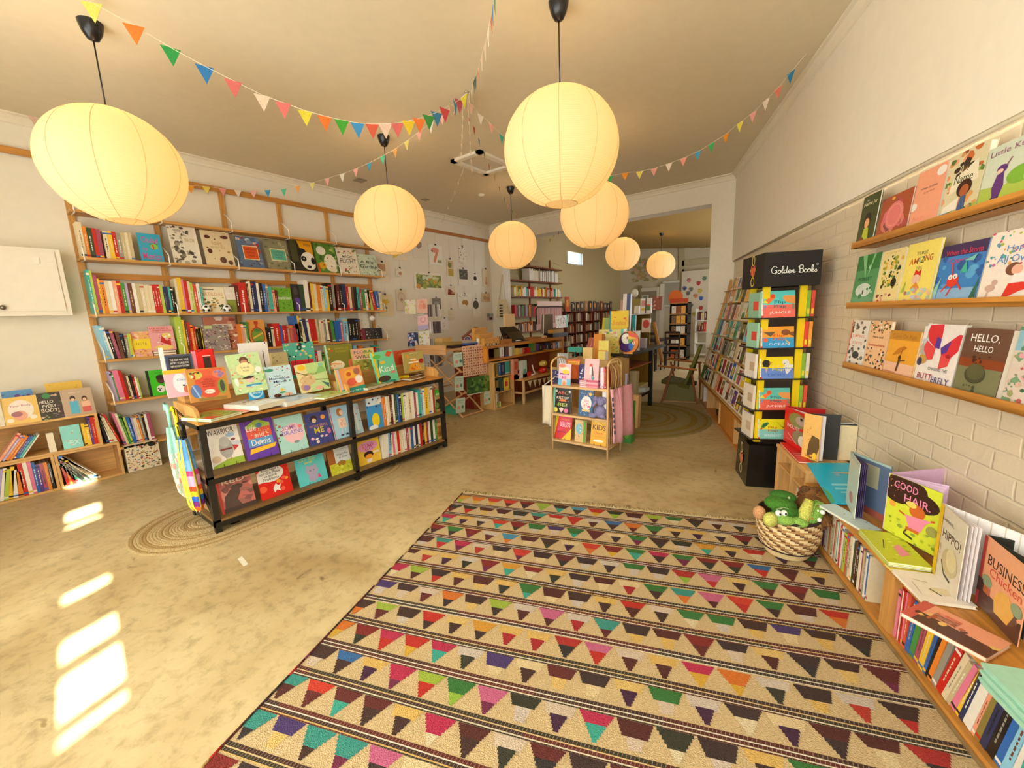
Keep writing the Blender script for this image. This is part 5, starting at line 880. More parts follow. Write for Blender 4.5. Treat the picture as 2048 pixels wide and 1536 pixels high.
Lg('pale green book of a purple figure raising an arm, last visible on the top ledge',z,1952,410,2090,373,300,'cfd8c4','p a8c050 6 0 0 1 0 1 .4 .7 .55 .4 .3 0 .35;e .6 .4 .2 .14 7ab03a;e .85 .35 .2 .15 a8c860;t Little_Kunoichi .5 .88 .9 .09 9a6a80;p 5a2a7a 6 .2 .3 .24 .5 .34 .52 .38 .3 .34 .12 .24 .12;l .3 .52 .42 .72 .025 8a5a6a;e .3 .58 .08 .07 5a2a7a;e .28 .55 .05 .035 f0c8b0;l .24 .14 .2 .02 .03 3a2440;l .33 .14 .34 .04 .03 3a2440')
z=1.5
Lg('green forest book with a tiny figure in light, leftmost on the middle ledge',z,1700,604,1743,603,514,'5a9a62','r 0 .7 1 1 3f8040;p 8ac88a 3 .2 1 .5 .5 .4 1;p 8ac88a 3 .7 1 .55 .5 .8 1;e .5 .3 .35 .14 d8e4d8;t FOREST .5 .52 .6 .07 2f5a3a;r .48 .22 .53 .3 2a2a28;e .5 .1 .5 .08 6aa87a;d 8 5 a8d8b0,3f8050 .04 .1')
Lg('cream book with a dense spray of leaves, second on the middle ledge',z,1746,602,1789,601,504,'f0dc98','d 70 8 4a6a28,6a8a2a,a8a838,2a3a1c,e8b838,e8e0c0 .03 .09 .15 .3 .95 .9;e .75 .4 .12 .08 2a201a;d 14 3 c8402a,8a2a2a,e8a090 .03 .07 .1 .02 .9 .2;t leaf .5 .95 .6 .02 c8a858')
Lg('yellow book titled AMAZING in patchwork letters, third on the middle ledge',z,1794,600,1855,599,490,'f5e270','t THE_MOST .5 .82 .35 .06 8a8448;t AM .28 .7 .28 .1 d8682a;t AZ .5 .71 .22 .1 4a6a3a;t ING .73 .73 .26 .1 b8542a;t THING .5 .58 .2 .05 a89a58;p d8301e 5 .38 .46 .42 .56 .52 .52 .6 .56 .6 .42;e .48 .4 .13 .08 f0c8b0;p e8943a 3 .35 .25 .65 .25 .5 .36;d 26 6 d89aa8,a8d0b8,e8b8a0,b87868,c8c8d8 .05 .1 0 0 1 .24;p a8c050 3 .05 .2 .15 .2 .18 .4')
Lg('blue sea book with a red long-legged crab, fourth on the middle ledge',z,1862,597,1949,595,494,'3a80c8','r 0 .8 1 1 3a2a58;r 0 .0 1 .25 8ab4dc;t When_the_Storm .52 .86 .8 .09 d8385a;t Comes .45 .72 .4 .09 d8385a;d 14 4 5aa8d8,2a5aa0 .06 .14 0 .25 1 .8;e .42 .38 .13 .11 e03a28;l .4 .45 .34 .68 .03 e03a28;l .33 .34 .2 .2 .03 e03a28;l .45 .3 .35 .12 .03 e03a28;l .52 .36 .66 .22 .03 e03a28;e .36 .44 .05 .045 f6f2ea;e .47 .45 .05 .045 f6f2ea;e .36 .43 .015 .015 1c1a19;e .47 .44 .015 .015 1c1a19;p 3fae9a 3 .55 .5 .65 .7 .72 .5;p 7ac8b8 3 .6 .7 .85 .78 .8 .68;p 2a6a58 4 .85 0 1 0 1 .4 .92 .2;p 9ad0c0 3 0 .2 .15 .45 .1 .1',.018)
Lg('white book of colourful petals and a skipping child, last on the middle ledge',z,1953,595,2075,595,468,'f2e6da','d 50 9 d8507a,5a9ab8,a8b838,e8a03a,3fae9a,c86aa8,6a8a48 .02 .045 0 .5 1 1;t Happy .55 .74 .45 .1 5a8ac8;t All_Over .5 .6 .6 .1 5a8ac8;e .52 .45 .13 .09 7a4a34;e .58 .44 .09 .07 e8b098;p f4ece8 4 .5 .25 .75 .28 .72 .38 .55 .38;p d8342a 5 .42 .02 .5 .25 .72 .26 .95 .2 .7 .14;e .2 .2 .09 .05 c8a898;l .18 .18 .16 .05 .03 c8a898;e .26 .28 .05 .04 c8a898')
z=1.115
Lg('white animal silhouette book with salmon title, leftmost on the bottom ledge',z,1690,719,1722,727,640,'efe8dc','d 40 3 4a4440,6a6a5a,8a7a6a .05 .1;r .1 .45 .9 .72 efe8dc;t JUMPING .5 .65 .7 .08 e07a5a;t JOEYS .5 .5 .6 .08 e07a5a;e .55 .25 .2 .08 3a3430;r 0 0 .06 1 e8805a',.01)
Lg('peach book crowded with little people, second on the bottom ledge',z,1724,728,1763,736,641,'f2c494','d 70 4 5a6a3a,3a3a5a,c86a3a,8a3a2a,f0e0c8,d8a050 .03 .06 0 0 1 .45;d 40 6 5a6a3a,c8a050,8a3a2a,f4e8d8 .03 .07 0 .75 1 1;t Here_and .5 .68 .5 .05 8a4a3a;t Somewhere .5 .52 .8 .06 d8563a',.018)
Lg('golden orange book of a person under an umbrella, third on the bottom ledge',z,1765,736,1822,749,660,'eeaa34','r 0 0 1 .3 f0c0a0;r 0 .8 1 1 c88a2a;t Come_On_Rain .5 .88 .8 .09 a86a20;p c87a1e 5 .22 .45 .4 .62 .58 .68 .68 .64 .45 .5;l .55 .62 .5 .4 .01 4a3020;e .5 .42 .05 .05 4a3020;p 5a4030 4 .44 .12 .5 .12 .54 .38 .47 .38;l .5 .35 .7 .38 .02 4a3020;r 0 .08 .45 .1 d88a6a')
Lg('white book with a big red and purple butterfly, fourth on the bottom ledge',z,1827,747,1901,764,647,'efe8e4','d 12 5 c8ccd8,b8b0a8 .08 .16 0 .35 .4 1;p d8303a 6 .15 .98 .5 1 .52 .8 .42 .6 .2 .72 .12 .85;p e0484a 6 .15 .72 .42 .6 .4 .42 .28 .4 .12 .55 .1 .62;p 5a3a9a 4 .4 .8 .52 .76 .52 .6 .38 .62;p d8303a 6 .55 .62 .92 .85 1 .85 .98 .6 .8 .45 .6 .5;p 5a3a9a 4 .55 .62 .78 .75 .72 .56 .6 .52;p e0484a 4 .6 .5 .85 .5 .82 .35 .6 .28;e .78 .5 .06 .03 a82030;t CHASING_THE .6 .27 .5 .05 6a6a6a;t BUTT .3 .13 .4 .1 a83a4a;t ERFLY .72 .1 .45 .1 5a4a7a;e .14 .4 .12 .08 c89a4a;e .08 .36 .07 .07 3a3a5a',.02)
Lg('dark brown and green book titled HELLO in white brush capitals, bottom ledge',z,1905,764,1991,785,655,'6a4a3a','r 0 0 1 .42 7a7a58;r 0 .42 1 .55 8a4020;r 0 .55 1 .62 6a4432;t HELLO, .48 .85 .64 .13 f4efe6;t HELLO .5 .7 .42 .09 f4efe6;d 8 3 4a2418 .03 .06 .3 .45 .7 .6;e .45 .32 .24 .14 4a4a34;e .45 .36 .2 .12 5a5a3c;d 5 8 4a4a34 .02 .05 .2 .05 .8 .15',.03)
Lg('book of pink and green leaves cut by the right frame edge, bottom ledge',z,2003,788,2090,808,653,'d8c8bc','r 0 .7 1 1 8ab8c8;d 70 9 5a8a6a,7aa07a,e8a0a8,b85a5a,d8b0a0,9a9a6a,3f6a4a .04 .12;e .4 .55 .1 .06 c83a4a')
# ================================================================ right-hand low bookcase: books inside and on top
def row3(O,ux,zs,spec,desc,group,depth,seed=1,name='book',cat='book'):
    """upright books in millimetres along a real shelf: width,height,colour[,lean]"""
    rnd=random.Random(seed); ux=Vector(ux).normalized(); n=ux.cross(Vector((0,0,1))); x=0; its=[]
    for it in spec.split():
        q=it.split(','); w=float(q[0])/1000
        if len(q)>2: its.append((x,w,float(q[1])/1000,q[2],float(q[3]) if len(q)>3 else 0))
        x+=w
    cnt={}; seen={}
    for i in its: cnt[i[3]]=cnt.get(i[3],0)+1
    for x,w,h,c,ln in its:
        p=Vector(O)+ux*x; p.z=zs; yd=-n
        M=Matrix(((ux.x,yd.x,0,p.x),(ux.y,yd.y,0,p.y),(0,0,1,p.z),(0,0,0,1)))
        if ln: M=M@Matrix.Translation((0,0,max(0,w*math.cos(R_(ln))*math.sin(R_(ln)))))@Matrix.Rotation(R_(ln),4,'Y'); w*=math.cos(R_(ln))
        o=spine(w*.97,h,depth,c,rnd).build(name,'print',mw=M); seen[c]=seen.get(c,0)+1; cn=NAME[c]
        tag(o,(f'only {cn} spine among the books on {desc}' if cnt[c]==1 else f'{ORD[min(seen[c]-1,19)]} {cn} book spine from the left on {desc}'),cat,group)
def rs3(seed,total,cols,w=(8,22),h=(190,250),lean=0):
    r=random.Random(seed); x=0; s=[]; last=''
    while x<total:
        ww=r.uniform(*w); c=r.choice([q for q in cols if q!=last]); last=c; s.append(f'{ww:.0f},{r.uniform(*h):.0f},{c}'+(f',{lean}' if lean else '')); x+=ww
    return ' '.join(s)
GC='books inside the low bookcase by the rug'
row3(RP(2.86,.318,0),-DR,.052,'20,230,s 14,240,w 16,245,c 24,225,s 10,240,b 16,240,w 14,238,r 24,235,y 8,250,c 6,240,w 8,262,c 22,258,p 12,255,c 18,240,w 9,235,w 16,245,w 14,240,o 10,238,f 14,250,f 9,240,c 8,236,s 12,245,c 8,240,r 16,238,f 9,242,w 8,240,t 14,252,w 8,238,m 14,246,r 20,250,w 10,240,s 26,225,i 18,238,j 14,225,s 22,238,c 20,240,w 18,235,d 16,246,e 20,240,k 12,240,c 14,238,w 10,240,u 14,236,f 12,238,s 16,240,w 12,236,b 14,240,c','the far bay of the low bookcase',GC,.24,51,'picture_book','picture book')
row3(RP(1.975,.318,0),-DR,.052,'20,225,m 6,250,r 8,235,w 16,240,r 10,245,m 20,250,j 26,245,b,5 30,215,g,7 26,245,u,8 30,225,y,9 16,240,b,10 12,240,k,11 22,238,o,12 26,250,s,13 30,250,r,15 24,250,c,16 18,235,f,16 26,240,m,16 16,240,y,14 20,240,n,12 36,235,w,11 14,225,a,11 22,240,h,10 26,240,n,10 30,245,k,10 24,245,b,10 30,250,l,9 20,230,w,7 26,235,t,6 24,235,d,5 20,240,f,4','the near bay of the low bookcase',GC,.24,52,'picture_book','picture book')
row3(RP(1.28,.318,0),-DR,.052,rs3(53,620,'wnblcruk',(10,26),(215,250)),'the nearest bay of the low bookcase',GC,.24,53,'picture_book','picture book')
row3(RP(3.19,.30,0),-DR,.022,rs3(54,215,'wcbqlrs',(10,24),(170,230)),'the bottom of the pine crate',"books in the pine crate",.2,54)
GT='open picture books standing on the low bookcase'
def standing(label,P,s,f,b,yt,cf,arf,cb,arb='',th=.006,pages='f2e8e4',np=3,dz=0,spc=None):
    """open book standing upright: s spine foot, f foot of the cover edge turned to us, b foot of the cover edge behind"""
    s,f,b=P(*s),P(*f),P(*b); M,w,u,bl=frame(s,f); h=solve_h(bl,Vector((0,0,1)),yt); r=MB(); r.box((0,0,0),(w,.003,h),cf); art(r,arf,w,h)
    o=r.build('picture_book','print',mw=M); tag(o,label,'picture book',GT); inv=M.inverted()
    M2,w2,_,_=frame(s,b); m=MB(); m.box((0,0,0),(w2,.003,h),cb,inv@M2)
    if arb: art(m,arb,w2,h,M=inv@M2)
    m.build('back_cover','print',o)
    m=MB()
    for k in range(np):
        t=(k+1)/(np+1); e=f.lerp(b,t*.3+.04); M3_,w3,_,_=frame(s,s.lerp(e,.96)); m.box((0.002,0,.003),(w3,.0012,h-.004),pages,inv@M3_)
    m.build('pages','paper',o); return o
# turquoise cover sloping from the crate down to the case
q=[PZ(.45)(1614,926),PZ(.45)(1700,926),PZ(.372)(1712,1008),PZ(.372)(1663,1006)]
m=MB(); v=q+[p-Vector((0,0,.008)) for p in q]; m.add(v,[(0,1,2,3),(7,6,5,4),(0,4,5,1),(1,5,6,2),(2,6,7,3),(3,7,4,0)],'17b4dc')
for a,b_,c_ in (((.35,.55),(.95,.6),'8fdcf0'),((.4,.65),(.95,.69),'8fdcf0'),((.55,.74),(.95,.77),'8fdcf0'),((.55,.25),(.68,.36),'8aa8c8')):
    L=lambda u,w_: q[0].lerp(q[1],u).lerp(q[3].lerp(q[2],u),w_)+Vector((0,0,.0012)); m.poly([L(a[0],a[1]),L(b_[0],a[1]),L(b_[0],b_[1]),L(a[0],b_[1])],c_)
m.poly([L(.0,.62),L(.18,.8),L(.15,1),L(.0,1)],'4aa86a')
tag(m.build('picture_book','print'),'turquoise back cover sloping off the pine crate onto the low bookcase','picture book')
ZT=.3565; PT3=PZ(.372)
standing('open pale green book with a blue-grey window page, beside the turquoise cover',PT3,(1691,1003),(1708,1038),(1770,1046),902,'cfdccb','e .5 .25 .2 .1 c8806a;r 0 .93 1 1 b8d0c8','5f7392','r .1 .5 .75 .9 b9b898;l .42 .5 .42 .9 .02 6a7080;r 0 0 1 .12 a85a4a;r 0 .96 1 1 a8c4bc',pages='5a4a78',np=4)
flat('pale blue-green book lying open under the standing green one',((1728,1062),(1765,1060),(1658,1008)),.371,.013,'c8dfe0','d 10 4 3f8a8a,c86a5a,e8ece4 .04 .09 .3 0 1 .6',group=GT)
standing('lime book of a child with huge dark hair titled GOOD HAIR',PZ(.40),(1766,1057),(1867,1112),(1931,1040),946,'cfd83a','e .35 .86 .42 .2 3a2018;e .62 .72 .38 .16 3a2018;e .2 .68 .25 .12 3a2018;t GOOD .36 .87 .46 .12 e88ab0;t HAIR. .6 .7 .5 .13 e88ab0;e .62 .55 .15 .11 c8642a;e .5 .63 .1 .05 e8d060;p e88aa8 6 .35 .42 .9 .5 .8 .42 .72 .25 .5 .25 .42 .4;l .28 .45 .4 .42 .03 c8642a;l .88 .5 .95 .52 .03 c8642a;l .5 .25 .42 .12 .03 6a4a30;l .42 .12 .6 .08 .03 2a2420;r .45 .2 .7 .25 c8642a;e .14 .52 .07 .05 e8a040;d 16 4 a8b830,8aa030,b8c850 .03 .07 0 0 1 .3;d 18 3 e89a70,a86a50 .008 .02 .02 .65 .5 .98;e .92 .35 .1 .08 9a9a50','e0b8dc','t B .75 .42 .1 .12 7a4a7a',pages='e8c8e4')
for k in range(4): flat(('top','second','third','bottom')[k]+' lime book of the pile lying under the lime standing one',((1776,1123+k*3),(1866,1136+k*3),(1722,1058+k*2)),.397-k*.0102,.0098,'c8cf3a','d 20 4 a0b030,e0e870 .03 .09;p e88aa8 4 .45 .2 .75 .3 .7 .6 .5 .5;l .2 .4 .4 .7 .02 3a3020' if k==0 else '',group='pile of lime books on the low bookcase')
standing('cream hippo book with a yellow spine standing open',PZ(.372),(1864,1143),(1911,1202),(2034,1236),1006,'ddd2c0','t Listen, .35 .84 .45 .06 4a3a30;t HIPPO! .55 .66 .7 .12 5a3a2c;e .6 .35 .3 .18 c8b890;e .65 .4 .2 .15 ddd0a8;l .3 .3 .45 .15 .03 3a2a22;l .45 .15 .7 .12 .03 3a2a22;l .2 .5 .2 .35 .03 b8a080;r 0 0 .14 1 ecc020','f2eeec',';'.join(f'l {x} 0 {x} 1 .012 d8c8b0' for x in (.15,.3,.45,.6,.75,.9)),pages='efe6e4')
flat('cream hippo book lying flat in front of the standing hippo book',((1844,1199),(1956,1214),(1786,1138)),.372,.014,'ece2d4','l .25 .7 .5 .62 .03 c8b890;e .6 .35 .25 .12 ddd0a8;l .4 .4 .5 .2 .03 3a2a22;l .12 .2 .18 .6 .01 8a7a6a',group=GT)
flat('yellow book edge lying under the lime pile',((1782,1138),(1866,1146),(1776,1126)),.368,.01,'ecd020',group='pile of lime books on the low bookcase')
standing('salmon and brown book titled BUSINESS Chicken standing at the right edge',PZ(.375),(1950,1202),(2034,1294),(2110,1250),1069,'e8a47c','t BUSINESS .56 .72 .84 .14 4a2a20;t Chicken .58 .58 .72 .12 d8503a;r 0 0 1 .26 5a3a30;d 12 4 6a4a40,4a3028 .06 .14 0 .1 1 .38;p e8b050 6 .45 .12 .75 .12 .85 .3 .7 .48 .5 .45 .4 .3;e .2 .42 .12 .08 8a9a78;e .88 .4 .12 .08 8a9a78;r .15 .25 .3 .35 b8603a;r 0 0 .07 1 b83a3a;r 0 .2 .12 .4 4a3028','2a2a22',pages='3a3a30')
flat('salmon and brown chicken book lying flat by the right edge',((1974,1317),(2024,1287),(1846,1203)),.375,.016,'e8a080','r 0 0 .45 1 5a3a30;r 0 .86 1 1 c85a50;t BUSIN .6 .62 .2 .3 4a2a20;t Chick .75 .62 .12 .3 d8503a;d 14 4 6a3a30,e8c070,b8603a .06 .12 .3 .0 .55 .9',group=GT)
for k in range(9):
    p=PZ(.43)(1969,1325); s=p@DR; t_=WD-p@NR; M=RM@Matrix.Translation((s-.33,-t_-.004*(k%3),.3565+.0082*k)); mb=MB().box((0,0,0),(.33,.26,.0075),('9fd0b8','a8d8c0')[k%2])
    if k==8: art(mb,'',.3,.3); mb.add([(.05,.05,.0078),(.2,.05,.0078),(.22,.18,.0078),(.08,.2,.0078)],[(0,1,2,3)],'c8e0a0')
    tag(mb.build('picture_book','print',mw=M),f'{ORD[k]} mint book from the bottom of the pile at the right frame edge','picture book','pile of mint books at the right frame edge')
tag(MB().box((0,0,0),(.004,.03,.26),'a8d8c0').build('picture_book','print',mw=RM@Matrix.Translation((PZ(.43)(2040,1300)@DR,-.22,.432))),'mint cover standing on the mint pile at the right frame edge','picture book')
# on the pine crate
standing('red wolf book standing open on the pine crate',PZ(.444),(1566,880),(1612,908),(1645,890),812,'d81c1c','e .55 .74 .36 .2 8a8a50;e .7 .76 .22 .12 b8a098;e .72 .82 .06 .04 3a2a28;r 0 .42 1 .52 d81c1c;t WOLVES .4 .52 .55 .1 f4f0ea;e .75 .3 .35 .2 8a8060;e .85 .25 .2 .16 f0e8e0;l .2 .3 .6 .1 .03 f0a0a0;t or .3 .14 .3 .03 f0a0a0','b81818')
standing('tan and brown bear book standing open on the pine crate',PZ(.436),(1602,914),(1636,924),(1674,921),826,'e8b868','p 6a5030 7 .3 .1 .4 .4 .55 .55 .95 .5 1 .3 .8 .05 .4 .02;d 12 4 d89a4a,c87a3a .03 .07 0 .2 .5 .8;d 12 5 c86a2a,e8c048 .06 .12 0 0 1 .14;e .75 .1 .12 .08 f0c838','3a3a3a')
row3(RP(3.27,.12,0),-DR,.4315,'8,250,l 10,250,w 10,245,e 12,248,s 10,252,n 12,250,d 6,248,c','the pine crate behind the bear book','books on the pine crate',.15,61)
flat('red cover lying on the pine crate under the wolf book',((1597,923),(1625,925),(1560,884)),.443,.011,'d81c1c','l .2 .3 .8 .3 .02 f0c0b8;l .2 .4 .8 .4 .02 f0c0b8')
# ================================================================ woven basket with soft toys
BK=Vector((-.075,2.815,.009)); root=empty('woven_basket','round woven basket in brown and cream with a pale base on the rug','basket',BK)
prof=[(.001,.002),(.115,.002),(.12,.01),(.135,.045),(.148,.055)]+[(.146+.024*math.sin(math.pi*k/20*.85),.055+k*.0098) for k in range(1,21)]
def bc(i,k):
    if i<3: return 'e8cf98'
    if i==3: return '3a261c'
    j=i-4
    if j==19: return '3a2620'
    if j%4==3: return 'b88c56'
    return ('ecd8a6','6b4226','b98e58','ecd8a6')[(k//2+(j//4)*3+ (j%4))%4] if j%4<3 else 'b88c56'
m=MB().lathe(prof,'c',96,None,False,bc); prof2=[(r-.006,z) for r,z in prof[::-1]][:-2]; m.lathe(prof2,'8a6438',48)
m.build('basket_body','cloth',root)
m=MB(); m.tube([(.158*math.cos(t),.158*math.sin(t),.254) for t in [k*math.pi/24 for k in range(49)]],.007,'3a2620',6); m.build('rim','cloth',root)
m=MB(); m.tube([(.148*math.cos(t),.149*math.sin(t),.056) for t in [k*math.pi/24 for k in range(49)]],.0045,'3a2620',6); m.build('lower_band','cloth',root)
def toy(name,label,cat='toy',loc=None): return empty(name,label,cat,loc or BK+Vector((0,0,.2)))
D=lambda x,y,z: BK+Vector((RT.x,RT.y,0)).normalized()*x*.86+Vector((0,0,z*.82+.072))+Vector((RT.y,-RT.x,0)).normalized()*y*.9   # x to the right in view, y towards the camera
g='5c9a34'; g2='3f7a22'; g3='9aca58'; ye='dfe070'
r=toy('crocodile_toy','green plush crocodile head with round white eyes lying over the basket rim')
m=MB(); m.ball(D(-.06,.02,.29),.065,g2,20,(1.1,1,.75)); m.ball(D(-.085,.07,.275),.06,g2,18,(1.1,1,.75)); m.ball(D(-.04,.06,.255),.052,g2,18,(1.3,1,.7)); m.ball(D(-.13,.10,.235),.05,g3,18,(1.6,.9,.65)); m.ball(D(-.06,.12,.225),.05,g3,18,(1.6,.8,.6)); part(m,'body','fur',r)
part(MB().ball(D(-.205,.11,.235),.042,ye,16,(.9,1,1)),'snout_tip','fur',r)
m=MB(); m.ball(D(-.10,.03,.31),.075,'4a8a26',20,(1,.9,.5)); m.ball(D(-.03,-.03,.335),.055,'3f7e24',20,(1.3,1,.55)); m.ball(D(-.03,.03,.352),.007,'d8d8b0',8); part(m,'hood','fur',r)
for x in (-.155,-.118): 
    e=part(MB().ball(D(x,.115,.285),.018,'f6f4ee',14),'eye','plastic',r); o=MB().ball(D(x-.001,.133,.288),.006,'15120f',10).build('pupil','plastic',e); o.matrix_local=Matrix.Identity(4)
part(MB().tube([D(-.17,.11,.31),D(-.12,.11,.325),D(-.08,.11,.31),D(-.075,.11,.28)],.004,'9ab07a',6),'brow_seam','fur',r)
m=MB(); m.tube([D(-.02,.1,.23),D(.01,.14,.2),D(.035,.16,.17)],[.03,.028,.02],g3,10); part(m,'arm','fur',r)
part(MB().ball(D(-.235,.04,.25),.035,'d8a070',14,(1,.8,1.2)),'paw','fur',r)
r=toy('crocodile_toy','small green and yellow crocodile with an open toothed mouth in the basket')
m=MB(); m.tube([D(.005,.12,.225),D(.03,.11,.29),D(.065,.09,.365)],[.036,.033,.022],'dede6a',12); part(m,'lower_jaw','fur',r)
m=MB(); m.tube([D(.045,.12,.215),D(.09,.11,.275),D(.135,.09,.345)],[.04,.044,.026],'8ac04e',12); m.ball(D(.05,.1,.215),.05,'8ac04e',14); part(m,'head','fur',r)
part(MB().add([D(.035,.155,.25),D(.06,.145,.31),D(.1,.12,.35),D(.07,.158,.265)],[(0,1,2,3)],'c85a3a'),'mouth','cloth',r)
for x,z in ((.088,.25),(.108,.305)): part(MB().ball(D(x,.155,z),.014,'f6f4ee',12),'eye','plastic',r)
for x,z in ((.07,.28),(.085,.31),(.1,.335)): part(MB().ball(D(x,.145,z),.006,'f6f4ee',8),'tooth','plastic',r)
r=toy('bear_toy','shaggy brown plush bear lying on the right side of the basket'); b='8a5a2c'
rn=random.Random(6); m=MB(); m.ball(D(.15,.0,.265),.075,b,18,(1.1,1,.85)); m.ball(D(.05,.09,.215),.05,'7a5028',18,(1.5,.9,.55)); m.ball(D(.17,-.05,.33),.05,b,18); m.ball(D(.15,.1,.22),.05,b,16)
for c_,rr in ((D(.15,.0,.265),.078),(D(.05,.09,.215),.055),(D(.17,-.05,.33),.05),(D(.15,.1,.22),.052)):
    for k in range(150):
        d_=Vector((rn.gauss(0,1),rn.gauss(0,1),rn.gauss(0,1))).normalized(); p=c_+Vector((d_.x*1.05,d_.y*.95,d_.z*.8))*rr; a_=d_.orthogonal().normalized()*.004; e_=p+d_*.014+Vector((rn.uniform(-.008,.008),rn.uniform(-.008,.008),-.008)); m.add([p-a_,p+a_,e_],[(0,1,2)],rn.choice(['8a5a2c','a87238','6a4420']))
part(m,'body','fur',r)
for x,y,z in ((.21,-.05,.36),(.13,-.04,.375)): part(MB().ball(D(x,y,z),.026,'6a4420',14,(1,.5,1)),'ear','fur',r)
# ================================================================ picture cards on the sloping rack
rn=random.Random(77); ci=0
rown=['lowest','second lowest','third lowest','middle','third highest','second highest','highest']
for ri,z in enumerate(RZ):
    s=7.02-(.05*ri); k=0
    while s>4.2:
        w=rn.uniform(.12,.19); h=rn.uniform(.19,.245)
        if ri==6: h=min(h,.17)
        tt=SL(z)+.01; bl=RP(s,tt,z); br=RP(s-w,tt,z)
        M,ww,u,_=frame(bl,br,None,12); c=rn.choice('wwccssfgyotbhrpaedklu'); c2=rn.choice('wkgbtyorpe'); bd=rn.random()<.6
        mb=MB().box((0,0,0),(w,.003,h),'efe6d4' if bd else c)
        art(mb,(f'r .1 .1 .9 .9 {c};' if bd else '')+rn.choice([f'e .5 .5 .25 .25 {c2}',f'r .1 .1 .9 .45 {c2};e .6 .6 .12 .1 {rn.choice("wykr")}',f'd 9 {ci} {c2},{rn.choice("wykr")} .06 .16 .12 .12 .88 .88',f'p {c2} 3 .2 .15 .8 .15 .5 .8',f'l .3 .2 .6 .8 .1 {c2};d 5 {ci} {rn.choice("wykr")} .05 .1 .15 .15 .85 .85']),w,h)
        k+=1; ci+=1
        tag(mb.build('picture_card','print',mw=M),f'{NAME[c]} picture card, {ORD[min(k-1,19)]} from the far end of the {rown[ri]} rack row','card','picture cards on the sloping rack'); s-=w+rn.uniform(.0,.02)
        if k>19: break
row3(RP(7.08,.36,0),-DR,.032,'22,250,v 10,250,w 20,248,p 8,250,w 24,246,v 10,250,w 20,244,p 8,244,w','the card rack floor cubby','tall white and purple books under the card rack',.2,71)
q=RP(6.05,.22,.031); r=empty('striped_basket','tan basket with dark woven bands in a cubby under the card rack','basket',q)
m=MB().lathe([(.001,.0),(.1,.0),(.12,.1),(.115,.22),(.1,.24)],'c',28,None,True,lambda i,k: ('d8a868','3a2a20','d8a868','3a2a20')[i%4]); m.build('basket_body','cloth',r)
MB().tube([(.1,0,.2),(.09,0,.28),(0,0,.31),(-.09,0,.28),(-.1,0,.2)],.008,'c89a58',6).build('handle','cloth',r)
